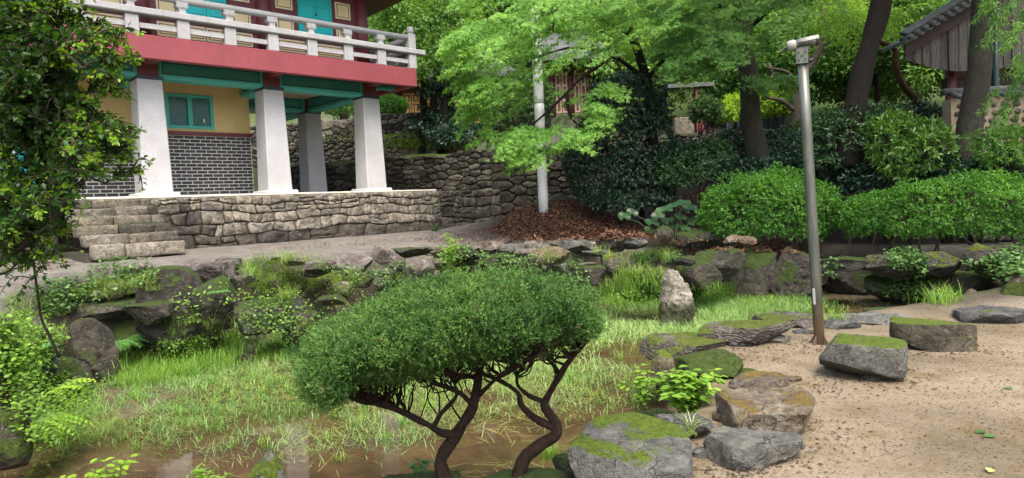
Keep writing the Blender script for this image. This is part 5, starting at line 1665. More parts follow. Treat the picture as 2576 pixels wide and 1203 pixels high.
    for a_, b_ in zip(tp[:-1], tp[1:]):
        bb.add([(a_[0], -0.10, a_[2] - 0.26), (b_[0], -0.10, b_[2] - 0.26), (b_[0], -0.10, b_[2] + 0.04), (a_[0], -0.10, a_[2] + 0.04),
                (a_[0], -0.03, a_[2] - 0.26), (b_[0], -0.03, b_[2] - 0.26), (b_[0], -0.03, b_[2] + 0.04), (a_[0], -0.03, a_[2] + 0.04)],
               [(0, 1, 2, 3), (7, 6, 5, 4), (0, 4, 5, 1), (2, 6, 7, 3), (3, 7, 4, 0), (1, 5, 6, 2)])
    bb.build('bargeboard', M['barge'], t)
    # roof skin and tiles along the verge
    rs = MB()
    for a_, b_ in zip(tp[:-1], tp[1:]):
        rs.add([(a_[0] - 0.05, -0.22, a_[2] + 0.05), (b_[0], -0.22, b_[2] + 0.05), (b_[0], 0.9, b_[2] + 0.05), (a_[0] - 0.05, 0.9, a_[2] + 0.05),
                (a_[0] - 0.05, -0.22, a_[2] + 0.13), (b_[0], -0.22, b_[2] + 0.13), (b_[0], 0.9, b_[2] + 0.13), (a_[0] - 0.05, 0.9, a_[2] + 0.13)],
               [(0, 1, 2, 3), (7, 6, 5, 4), (0, 4, 5, 1), (2, 6, 7, 3), (3, 7, 4, 0), (1, 5, 6, 2)])
    rs.build('roof_deck', M['tile'], t)
    P = spline(tp, 60)
    seg = np.r_[0, np.cumsum(np.linalg.norm(np.diff(P, axis=0), axis=1))]
    for k, s in enumerate(np.arange(0.05, seg[-1], 0.21)):
        q = np.array([np.interp(s, seg, P[:, i]) for i in range(3)])
        c = q + np.array([0, -0.20, 0.16])
        tl = MB().tube([c + (0, 0.35, 0.02), c + (0, -0.06, 0.0)], 0.062, 12).build('cover_tile', M['tile'], t, True)
        MB().tube([c + (0, -0.062, 0), c + (0, -0.078, 0)], [0.070, 0.066], 14).build('tile_end', M['tile'], tl, True)
        q2 = q + np.array([0.105 * 0.9, -0.20, 0.14])
        a = np.linspace(math.pi * 1.1, math.pi * 1.9, 7)
        ring = [(q2[0] + 0.105 * math.cos(t_), q2[2] + 0.10 + 0.105 * math.sin(t_)) for t_ in a]
        V = [(x_, -0.24, z_) for x_, z_ in ring] + [(x_, -0.24, z_ - 0.045) for x_, z_ in ring] + [(x_, 0.2, z_) for x_, z_ in ring]
        m7 = 7
        obj('drip_tile', V, [(i, i + 1, m7 + i + 1, m7 + i) for i in range(6)] + [(i + 1, i, 2 * m7 + i, 2 * m7 + i + 1) for i in range(6)], M['tile'], t)
    rid = MB()
    for k in range(3):
        rid.tube([p + np.array([0, -0.12 + 0.1 * k, 0.27 + 0.03 * k]) for p in P], 0.06, 8)
    rid.build('verge_ridge', M['tile'], t, True)
    # walls below
    z_e = L(2400, 178)[2]
    MB().box(0.35, 6.0, 0.6, 0.8, -0.6, z_e + 1.2).build('wall', M['plaster'], t)
    for u in (0.35, 1.95, 3.4):
        MB().tube([(u, 0.55, -0.3), (u, 0.55, z_e + 0.8)], 0.13, 12).build('round_column', M['maroon'], t, True)
    MB().box(1.95, 3.3, 0.5, 0.62, -0.2, 1.15).build('door', M['maroon'], t)
    MB().box(0.2, 6.0, 0.45, 0.7, z_e - 0.35, z_e - 0.1).build('lintel', M['barge'], t)
    MB().tube([(L(2503, 330)[0], -0.02, -0.3), (L(2503, 250)[0], -0.02, 0.9), (L(2500, 60)[0], -0.05, 2.9)], 0.075, 12).build('downpipe', M['pipe'], t, True)
    # garden wall stub with tile coping beside it
    a = aty(2398, 350, 16.4)
    t2 = thing('garden_wall', 'short stone and plaster garden wall with tile coping beside the trunk', 'wall', a)
    rg = np.random.default_rng(8)
    W_ = 1.9
    MB().box(0, W_, 0.06, 0.4, -0.6, 0.95).build('plaster_core', M['plaster'], t2)
    for r in range(5):
        x = rg.uniform(0, 0.1)
        while x < W_ - 0.05:
            w = rg.uniform(0.14, 0.26)
            p, F = rock_shape(w / 2, 0.07, 0.07, int(rg.integers(1e6)), 2.4, 0, 0.06, 4, 2)
            s = obj('stone', p, F, M['wall_pale'], t2, True); s.location = (x + w / 2, 0.06, 0.02 + r * 0.19)
            x += w + rg.uniform(0.03, 0.08)
    for k in range(9):
        MB().tube([(0.1 + k * 0.21, -0.12, 0.98), (0.1 + k * 0.21, 0.25, 1.12)], 0.065, 10).build('coping_tile', M['tile'], t2, True)
    MB().tube([(-0.05, 0.25, 1.16), (W_ + 0.05, 0.25, 1.16)], 0.08, 10).build('coping_ridge', M['tile'], t2, True)
build_upper_buildings()

# ------------------------------------------------------------------ trunks and canopies over the right-hand slope
def trunk_from(px, r, t, mat, base, name='trunk', n=22, sides=14, knob=0.06, seed=1):
    p = spline([aty(x, y, d) for x, y, d in px], n) - base
    rr = np.interp(np.linspace(0, 1, n), np.linspace(0, 1, len(r)), r)
    v, f = tube(p, rr, sides)
    v = v + vnoise(v + base, 2.2, 3, seed)[:, None] * unit(v - np.repeat(p, sides, 0)) * knob
    return obj(name, v, f, mat, t, True)

def sprays(rg, C, D, n, size, shape, length=0.7, width=0.28, wd=0.9, hang=0.75):
    """layered sprays: leaves set along a drooping flat fan, hanging from it"""
    m = len(C)
    D = unit(D)
    c = np.repeat(C, n, 0); d = np.repeat(D, n, 0)
    s = rg.random(m * n) ** 0.8
    side = unit(np.cross(d, np.array([0, 0, 1.0])))
    w = rg.normal(0, 1, m * n) * width * (1.05 - s * 0.75)
    P = c + d * (s * length)[:, None] + side * w[:, None]
    P[:, 2] -= (s ** 2) * length * 0.38 + np.abs(w) * 0.30 + rg.random(m * n) * 0.05
    A = d * 0.55 + side * (np.sign(w) * 0.35)[:, None] + rg.normal(0, 0.28, P.shape) - np.array([0, 0, hang])
    N_ = np.array([0, 0, 0.5]) + d * 0.6 + rg.normal(0, 0.3, P.shape)
    L_ = size * rg.uniform(0.75, 1.25, m * n)
    tc = np.repeat(rg.random(m), n)
    t = np.clip(0.35 * tc + 0.25 * s + 0.4 * rg.random(m * n), 0, 1)
    return leaves(P, A, N_, L_, L_ * wd, shape, t)

def fill_poly(rg, poly, n):
    xs, ys = [p[0] for p in poly], [p[1] for p in poly]
    out = []
    while len(out) < n:
        x = rg.uniform(min(xs), max(xs), 400); y = rg.uniform(min(ys), max(ys), 400)
        k = in_poly(x, y, poly)
        out += list(zip(x[k], y[k]))
    return out[:n]

def build_maple():
    rg = np.random.default_rng(404)
    base = aty(1655, 420, 18.0)
    t = thing('maple_tree', 'bright green maple with drooping layered sprays over the white wrapped post', 'tree', base)
    lims = [[(1655, 430, 18.0), (1640, 330, 18), (1625, 200, 17.8), (1590, 90, 17.5), (1540, -20, 17.2), (1500, -120, 17)],
            [(1625, 200, 17.8), (1540, 140, 17.2), (1440, 120, 16.6), (1330, 150, 16.2), (1230, 175, 16)],
            [(1590, 90, 17.5), (1490, 40, 17), (1380, 30, 16.4), (1270, 60, 16)],
            [(1540, 140, 17.2), (1470, 190, 16.6), (1410, 250, 16.2), (1330, 320, 15.8), (1255, 355, 15.6)],
            [(1425, 235, 16.3), (1440, 300, 16.0), (1500, 335, 15.8)],
            [(1625, 200, 17.8), (1700, 120, 17.4), (1780, 60, 17), (1850, 40, 16.6)],
            [(1640, 330, 18), (1560, 180, 18.2), (1545, 60, 18.4)]]
    for k, l in enumerate(lims):
        r = [0.16, 0.12, 0.10] if k == 0 else [0.06, 0.035, 0.012]
        trunk_from(l, r, t, M['bark_dark'], base, 'trunk' if k == 0 else 'limb', 16, 9, 0.02, k)
    parts = []
    def region(poly, n, y0, y1, nl, size, dirs, length=0.75, shape='trio'):
        pts = [(x, y) for x, y in fill_poly(rg, poly, n) if not (1345 < x < 1420 and (135 < y < 300 or y > 372))]      # the white post stays in view there
        n = len(pts)
        if n == 0: return
        C = np.array([aty(x, y, rg.uniform(y0, y1)) - base for x, y in pts])
        D = np.array([dirs] * n) + rg.normal(0, 0.45, (n, 3)) * (1, 1, 0.3)
        parts.append(sprays(rg, C, D, nl, size, shape, length, 0.24, 0.95))
    main = [(1175, -60), (1800, -60), (1740, 60), (1640, 75), (1600, 60), (1520, 170), (1470, 150), (1400, 175), (1330, 230), (1230, 240), (1190, 200), (1160, 90)]
    region(main, 205, 14.8, 17.2, 72, 0.105, (-0.8, -0.5, -0.15))
    region([(1150, 60), (1230, 40), (1250, 260), (1190, 270), (1165, 180)], 48, 14.6, 16.0, 85, 0.105, (-0.8, -0.4, -0.3), 0.6)
    region([(1215, 320), (1300, 300), (1420, 300), (1510, 300), (1520, 330), (1420, 360), (1330, 390), (1270, 385)], 46, 14.9, 15.9, 85, 0.105, (-0.6, -0.6, -0.2), 0.55)
    region([(1480, 215), (1540, 185), (1580, 200), (1500, 290), (1440, 290)], 16, 15.2, 16.2, 70, 0.10, (0.3, -0.7, -0.2), 0.55)
    region([(1280, 190), (1480, 200), (1460, 280), (1340, 300)], 22, 16.2, 17.4, 70, 0.10, (-0.6, -0.4, -0.2), 0.6)
    region([(1350, 430), (1378, 425), (1380, 450), (1352, 455)], 3, 16.9, 17.2, 40, 0.09, (0.6, -0.6, -0.2), 0.35)
    v, f, tt = cat(parts)
    obj('crown', v, f, M['lf_maple'], t, False, tt)

def build_right_trees():
    rg = np.random.default_rng(505)
    # grey trunk with maple sprays
    base = aty(1905, 405, 19.0)
    t = thing('maple_tree', 'tall maple with straight grey mossy trunk behind the clipped round bush', 'tree', base)
    trunk_from([(1912, 440, 19), (1903, 380, 19), (1890, 300, 19), (1884, 200, 18.9), (1868, 90, 18.8), (1862, -20, 18.7), (1850, -160, 18.6), (1850, -330, 18.5)], [0.36, 0.29, 0.27, 0.25, 0.24, 0.22, 0.18, 0.12], t, M['bark_grey'], base, seed=4)
    for k, l in enumerate(([(1880, 60, 18.8), (1800, 10, 18), (1720, 5, 17)], [(1868, 90, 18.8), (1940, 20, 18.2), (2010, -10, 17.6)], [(1875, 130, 18.9), (1800, 120, 18), (1740, 130, 17.4)])):
        trunk_from(l, [0.09, 0.06, 0.02], t, M['bark_dark'], base, 'limb', 12, 8, 0.02, 40 + k)
    parts = []
    for poly, n, y0, y1, dr in (([(1600, -80), (2080, -80), (2060, 20), (1960, 60), (1900, 55), (1830, 110), (1700, 150), (1650, 130), (1690, 60), (1620, 30)], 150, 15.5, 18.2, (-0.5, -0.7, -0.15)),
                                ([(1850, 170), (1990, 180), (1975, 215), (1860, 210)], 14, 18.0, 18.8, (0.4, -0.6, -0.2)),
                                ([(1700, 60), (1850, 70), (1800, 150), (1690, 165)], 34, 15.3, 16.6, (-0.4, -0.8, -0.3))):
        pts = fill_poly(rg, poly, n)
        C = np.array([aty(x, y, rg.uniform(y0, y1)) - base for x, y in pts])
        parts.append(sprays(rg, C, np.array([dr] * n) + rg.normal(0, 0.5, (n, 3)) * (1, 1, 0.3), 85, 0.105, 'trio', 0.75, 0.24, 0.95))
    v, f, tt = cat(parts)
    obj('crown', v, f, M['lf_maple2'], t, False, tt)
    # high canopy common look: shades the slope
    def canopy(base, c, r, n, nl, mat, seed, size=0.17):
        g = np.random.default_rng(seed)
        C = crown_centres(g, n, r, 0) + np.array(c) - base
        v, f, tt = clumps(g, C, 0.8 * g.uniform(0.7, 1.3, len(C)), nl, size, 'rhomb', 0.5, 0.4)
        return v, f, tt, mat
    # dark leaning trunk
    base = aty(2130, 330, 15.0)
    t = thing('leaning_tree', 'dark leaning trunk between the camera pole and the tiled roof', 'tree', base)
    trunk_from([(2128, 420, 15), (2140, 320, 15), (2156, 240, 15), (2180, 140, 14.9), (2208, 40, 14.8), (2226, -40, 14.7), (2270, -200, 14.6), (2300, -380, 14.5)], [0.30, 0.235, 0.225, 0.215, 0.21, 0.2, 0.17, 0.1], t, M['bark_dark'], base, seed=5)
    v, f, tt, m = canopy(base, (8.0, 15.0, 9.0), (6.0, 5.2, 2.2), 170, 120, None, 1)
    obj('crown', v, f, M['lf_maple2'], t, False, tt)
    # right trunk in front of the hall
    base = aty(2435, 425, 14.6)
    t = thing('mossy_tree', 'mossy brown trunk standing in front of the tiled hall', 'tree', base)
    trunk_from([(2428, 470, 14.6), (2430, 420, 14.6), (2434, 370, 14.6), (2445, 290, 14.6), (2461, 200, 14.5), (2470, 60, 14.4), (2478, -40, 14.3), (2490, -220, 14.2), (2495, -380, 14.2)], [0.48, 0.32, 0.265, 0.25, 0.24, 0.20, 0.19, 0.15, 0.1], t, M['bark_grey'], base, seed=6)
    v, f, tt, m = canopy(base, (14.0, 13.5, 9.4), (6.2, 6.0, 2.4), 170, 120, None, 2)
    obj('crown', v, f, M['lf_bg'], t, False, tt)
    # slim red-brown trunk
    base = aty(2340, 300, 19.5)
    t = thing('slender_tree', 'slender red brown trunk bending below the tiled eave', 'tree', base)
    trunk_from([(2345, 330, 19.5), (2322, 280, 19.5), (2300, 246, 19.5), (2272, 215, 19.5), (2252, 165, 19.5), (2252, 125, 19.5), (2222, 110, 19.4), (2180, 95, 19.3)], [0.12, 0.10, 0.095, 0.09, 0.085, 0.075, 0.06, 0.04], t, M['bark_brown'], base, knob=0.02, seed=7)
    C = np.array([aty(x, y, 19.4 + rg.normal(0, 0.8)) - base for x, y in fill_poly(rg, [(2080, 20), (2260, 30), (2250, 110), (2150, 130), (2090, 90)], 26)])
    v, f, tt = clumps(rg, C, np.full(26, 0.42), 80, 0.11, 'lance', 0.45, 0.6)
    obj('crown', v, f, M['lf_bg2'], t, False, tt)
    # pale twisting tree
    base = aty(2006, 350, 22.0)
    t = thing('twisting_tree', 'pale twisting tree with bare crooked limbs behind the camera pole', 'tree', base)
    trunk_from([(2010, 365, 22), (2006, 320, 22), (2003, 274, 22), (2006, 225, 22), (2018, 195, 22), (2045, 158, 22), (2068, 108, 22), (2074, 60, 22), (2060, -20, 22)], [0.17, 0.15, 0.14, 0.125, 0.11, 0.10, 0.09, 0.07, 0.05], t, M['bark_pale'], base, knob=0.03, seed=8)
    for k, l in enumerate(([(2003, 280, 22), (1990, 272, 21.9), (1966, 253, 21.8), (1933, 246, 21.8), (1927, 228, 21.8), (1944, 190, 21.9), (1935, 160, 22)], [(2006, 225, 22), (1996, 200, 22), (1975, 180, 21.9), (1930, 170, 21.8)], [(2045, 158, 22), (2010, 130, 21.9), (1980, 120, 21.9), (1960, 135, 21.8)])):
        trunk_from(l, [0.075, 0.06, 0.03], t, M['bark_pale'], base, 'limb', 16, 8, 0.02, 60 + k)
    C = np.array([aty(x, y, 22 + rg.normal(0, 0.9)) - base for x, y in fill_poly(rg, [(1960, -30), (2180, -30), (2160, 60), (2090, 90), (1990, 60)], 40)])
    v, f, tt = clumps(rg, C, np.full(40, 0.5), 90, 0.12, 'rhomb', 0.5, 0.5)
    obj('crown', v, f, M['lf_bg2'], t, False, tt)
    # weeping conifer at the right edge
    base = aty(2640, 420, 9.5); base[2] = gz(base[0], base[1])
    t = thing('weeping_conifer', 'weeping conifer with feathery hanging sprays at the right edge', 'tree', base)
    tp = np.array([base, base + (0.02, 0, 2.0), base + (0.1, 0.1, 5.0), base + (0.0, 0.1, 7.5)]) - base
    MB().tube(spline(tp, 12), np.linspace(0.14, 0.05, 12), 10).build('trunk', M['bark_brown'], t, True)
    pts = fill_poly(rg, [(2490, -60), (2700, -60), (2700, 330), (2560, 330), (2515, 300), (2500, 255), (2545, 190), (2500, 110), (2480, 40)], 75)
    C = np.array([aty(x, y - 25, 9.2 + rg.normal(0, 0.4)) - base for x, y in pts])
    P, A, N_, T_ = [], [], [], []
    for c in C:
        k = 85
        s = rg.random(k)
        dr = unit(np.array([-0.5, -0.3, 0]) + rg.normal(0, 0.4, 3) * (1, 1, 0))
        q = c + dr * (s * 0.22)[:, None] + np.stack([rg.normal(0, 0.025, k), rg.normal(0, 0.025, k), -s * 0.32], 1)
        P.append(q); A.append(rg.normal(0, 0.5, (k, 3)) + dr * 0.3 - (0, 0, 0.8)); T_.append(np.full(k, rg.random()) * 0.5 + rg.random(k) * 0.4)
    P, A, T_ = np.concatenate(P), np.concatenate(A), np.concatenate(T_)
    v, f, tt = leaves(P, A, rg.normal(0, 1, P.shape), 0.075 * rg.uniform(0.7, 1.3, len(P)), 0.012, 'lance', T_)
    obj('crown', v, f, M['lf_maple2'], t, False, tt)
build_maple()
build_right_trees()

# ------------------------------------------------------------------ shrubs
def bush(name, label, base_px, blobs, n, size, shape, mat, wd=0.5, stems=4, stem_r=0.03, lumps=0.10, depth=0.16, droop=0.0, whorl=5, group=None, cutlow=-0.75, cat_='bush', barkm=None, seed=None):
    """leafy mound: whorls of leaves over the outer shell of a union of ellipsoids (px, py, y, rx m, ry m, rz m)"""
    rg = np.random.default_rng(seed or abs(hash(label)) % 99991 if seed else sum(map(ord, label)))
    base = aty(*base_px) if len(base_px) == 3 else np.array(base_px)
    base = base.copy(); base[2] = gz(base[0], base[1])
    t = thing(name, label, cat_, base, 0, group)
    Cs = [(aty(px, py, y), np.array([rx, ry, rz])) for px, py, y, rx, ry, rz in blobs]
    area = np.array([r[0] * r[1] + r[0] * r[2] + r[1] * r[2] for _, r in Cs]); area /= area.sum()
    nw = n // whorl
    P, O = [], []
    for (c, r), a in zip(Cs, area):
        d = rand_dir(rg, int(nw * a * 2))
        d = d[d[:, 2] > cutlow]
        lum = 1 + lumps * vnoise(d * 2.0 + c, 1.6, 3, 9)
        k = (1 - depth * rg.random(len(d)) ** 1.5) * lum * np.where(rg.random(len(d)) < 0.05, 1 + 0.16 * rg.random(len(d)), 1)
        q = c + d * r * k[:, None]
        keep = np.ones(len(q), bool)
        for c2, r2 in Cs:
            if c2 is c: continue
            keep &= (((q - c2) / r2) ** 2).sum(1) > 0.86
        P.append(q[keep]); O.append(unit(d / r)[keep])
    P, O = np.concatenate(P), np.concatenate(O)
    sel = rg.permutation(len(P))[:nw]
    P, O = P[sel], O[sel]
    m = len(P)
    Pw = np.repeat(P, whorl, 0); Ow = np.repeat(O, whorl, 0)
    A = Ow * 0.75 + rg.normal(0, 0.55, Pw.shape) + np.array([0, 0, 0.18 - droop])
    N_ = Ow + np.array([0, 0, 0.5]) + rg.normal(0, 0.3, Pw.shape)
    L_ = size * rg.uniform(0.7, 1.25, len(Pw))
    tc = np.repeat(0.5 + 0.5 * vnoise(P, 1.8, 2, 3), whorl)
    tt = np.clip(0.55 * tc + 0.5 * rg.random(len(Pw)) - 0.02, 0, 1)
    v, f, tt = leaves(Pw - base + rg.normal(0, size * 0.15, Pw.shape), A, N_, L_, L_ * wd, shape, tt)
    obj('crown', v, f, mat, t, False, tt)
    mb = MB()
    for k in range(stems):
        c, r = Cs[k % len(Cs)]
        a = np.array([c[0] + rg.normal(0, r[0] * 0.22), c[1] + rg.normal(0, r[1] * 0.15), 0])
        a[2] = gz(a[0], a[1]) - 0.08
        for q in range(3):
            e = c + rand_dir(rg, 1)[0] * r * 0.6
            pts = spline([a - base, (a * 0.55 + e * 0.45) - base + rg.normal(0, 0.06, 3), e - base], 7)
            mb.tube(pts, np.linspace(stem_r, stem_r * 0.3, 7), 6, False)
    mb.build('stems', barkm or M['twig'], t, True)
    return t

def build_shrubs():
    bush('clipped_azalea', 'clipped round bright green azalea left of the camera pole', (1930, 622, 14.4),
         [(1932, 524, 14.6, 1.36, 1.05, 0.82), (1850, 538, 14.6, 0.72, 0.7, 0.62), (2018, 542, 14.6, 0.62, 0.7, 0.58)], 26000, 0.066, 'rhomb', M['lf_azalea'], 0.40, 3, 0.045, 0.30, 0.30, group='clipped azaleas')
    bush('clipped_azalea', 'long low clipped azalea hedge right of the camera pole', (2350, 620, 13.2),
         [(2215, 545, 13.4, 0.72, 0.9, 0.48), (2310, 535, 13.2, 0.95, 0.95, 0.60), (2440, 520, 13.0, 0.98, 1.0, 0.64), (2570, 535, 12.6, 0.8, 0.9, 0.56)], 32000, 0.064, 'rhomb', M['lf_azalea'], 0.40, 4, 0.035, 0.30, 0.30, group='clipped azaleas')
    bush('dark_evergreen', 'large dark evergreen shrub right of the white wrapped post', (1605, 505, 17.6),
         [(1580, 270, 17.9, 1.15, 0.9, 0.9), (1560, 360, 17.6, 1.35, 1.0, 1.0), (1490, 400, 17.4, 0.75, 0.7, 0.8), (1640, 400, 17.5, 0.8, 0.8, 0.9), (1540, 440, 17.3, 0.9, 0.7, 0.6), (1600, 460, 17.2, 0.85, 0.6, 0.55), (1500, 460, 17.2, 0.6, 0.5, 0.5), (1640, 480, 17.2, 0.6, 0.5, 0.4), (1570, 500, 17.1, 0.9, 0.5, 0.3)], 42000, 0.085, 'rhomb', M['lf_camellia'], 0.45, 2, 0.05, 0.25, 0.5, 0.5, cat_='shrub', barkm=M['bark_dark'], cutlow=-1.0)
    bush('evergreen_shrub', 'mid green evergreen behind the maple limbs left of the post', (1330, 340, 22.5),
         [(1320, 250, 22.6, 0.95, 0.9, 1.0), (1260, 280, 22.8, 0.7, 0.7, 0.8)], 9000, 0.10, 'rhomb', M['lf_bgdark'], 0.5, 4, 0.05, 0.25, 0.4, 0.3, cat_='shrub')
    bush('laurel_shrub', 'deep green laurel shrub on the slope left of the clipped bush', (1750, 500, 17.0),
         [(1750, 420, 17.0, 0.85, 0.7, 0.62), (1700, 430, 16.8, 0.5, 0.5, 0.45), (1800, 400, 17.1, 0.5, 0.5, 0.45)], 9000, 0.095, 'lance', M['lf_rhodo_dk'], 0.36, 2, 0.03, 0.3, 0.45, 0.15, 7, 'laurel shrubs on the slope', cat_='shrub')
    bush('laurel_shrub', 'bright glossy laurel shrub above the hedge', (2290, 470, 14.3),
         [(2290, 370, 14.2, 0.82, 0.7, 0.55), (2240, 340, 14.3, 0.5, 0.5, 0.4), (2340, 400, 14.1, 0.45, 0.45, 0.4), (2260, 420, 14.1, 0.35, 0.35, 0.3)], 4200, 0.125, 'oval', M['lf_rhodo'], 0.34, 2, 0.025, 0.35, 0.6, 0.15, 7, 'laurel shrubs on the slope', cat_='shrub')
    bush('laurel_shrub', 'shaded laurel shrub below the dark leaning trunk', (2120, 460, 15.6),
         [(2120, 340, 15.2, 0.85, 0.7, 0.55), (2190, 310, 15.3, 0.7, 0.6, 0.45), (2080, 390, 15.2, 0.5, 0.5, 0.45), (2210, 390, 15.0, 0.4, 0.4, 0.4)], 6500, 0.115, 'lance', M['lf_rhodo_dk'], 0.38, 2, 0.025, 0.35, 0.6, 0.15, 7, 'laurel shrubs on the slope', cat_='shrub')
    bush('leafy_shrub', 'small leafy shrub among the rocks below the hall', (2530, 430, 13.4),
         [(2530, 385, 13.4, 0.55, 0.5, 0.35), (2500, 350, 13.6, 0.35, 0.3, 0.2), (2560, 350, 13.5, 0.4, 0.4, 0.25)], 2600, 0.10, 'lance', M['lf_maple2'], 0.4, 3, 0.02, 0.4, 0.7, 0.2, 5, cat_='shrub')
    bush('lime_shrub', 'lime yellow spreading shrub behind the grey trunk', (1920, 330, 26),
         [(1880, 268, 26, 1.0, 0.8, 0.55), (1950, 265, 26, 0.9, 0.8, 0.5), (1840, 285, 25.8, 0.6, 0.6, 0.4)], 5000, 0.16, 'lance', M['lf_lime'], 0.4, 4, 0.04, 0.3, 0.4, 0.25, cat_='shrub')
    bush('clipped_shrub', 'dark ball shaped shrub left of the grey trunk', (1775, 335, 25),
         [(1775, 280, 25, 0.62, 0.6, 0.5)], 3500, 0.12, 'lance', M['lf_bgdark'], 0.35, 3, 0.04, 0.2, 0.4, 0.2, cat_='shrub')
    bush('round_shrub', 'round fresh green shrub on the upper terrace behind the corner column', (985, 292, 28.5),
         [(985, 268, 28.5, 0.62, 0.6, 0.45)], 4500, 0.09, 'rhomb', M['lf_azalea'], 0.5, 3, 0.03, 0.15, 0.25, cat_='shrub')
    bush('round_shrub', 'small green shrub beyond the deck corner', (870, 290, 29),
         [(865, 272, 29, 0.8, 0.6, 0.35)], 3500, 0.09, 'rhomb', M['lf_bg'], 0.5, 3, 0.03, 0.15, 0.25, cat_='shrub')
    bush('terrace_shrub', 'dark bushy undergrowth below the ivy clad trunks', (1150, 365, 23.8),
         [(1140, 345, 23.8, 0.9, 0.7, 0.45), (1190, 340, 23.6, 0.6, 0.5, 0.4)], 5000, 0.10, 'rhomb', M['lf_camellia'], 0.5, 3, 0.03, 0.3, 0.5, cat_='shrub')
build_shrubs()

def build_slope_shrubs():
    for lab, px, y, blobs, n in (
        ('dark low shrub behind the clipped round bush', 1930, 16.6, [(1900, 450, 16.6, 0.9, 0.7, 0.5), (1990, 440, 16.6, 0.8, 0.7, 0.5)], 7000),
        ('dark shrub filling the slope behind the camera pole', 2080, 16.2, [(2060, 440, 16.2, 0.9, 0.7, 0.55), (2020, 390, 17.0, 0.8, 0.6, 0.5)], 7000),
        ('dark shrub under the glossy laurel', 2250, 14.8, [(2200, 450, 14.9, 0.8, 0.6, 0.4), (2330, 440, 14.8, 0.8, 0.6, 0.4)], 6500),
        ('dark shrub below the mossy trunk', 2430, 14.0, [(2400, 445, 14.0, 0.6, 0.5, 0.35), (2500, 440, 14.0, 0.6, 0.5, 0.35)], 5000),
        ('dark shrub at the top of the slope left of the pole', 1960, 19.5, [(1960, 370, 19.5, 0.8, 0.7, 0.5), (1830, 370, 19.6, 0.6, 0.5, 0.45)], 5500),
        ('dark shrub on the crest behind the dark leaning trunk', 2100, 20.5, [(2080, 330, 20.5, 1.1, 0.8, 0.6), (2200, 310, 20.5, 1.1, 0.8, 0.6)], 8000),
        ('shaded shrub on the crest below the tiled eave', 2320, 19.0, [(2300, 310, 19.0, 1.0, 0.8, 0.5), (2370, 330, 18.5, 0.7, 0.6, 0.5)], 6500)):
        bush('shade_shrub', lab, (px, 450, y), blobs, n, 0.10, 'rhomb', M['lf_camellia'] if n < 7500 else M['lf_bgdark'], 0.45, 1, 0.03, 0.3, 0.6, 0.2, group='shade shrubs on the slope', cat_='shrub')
build_slope_shrubs()
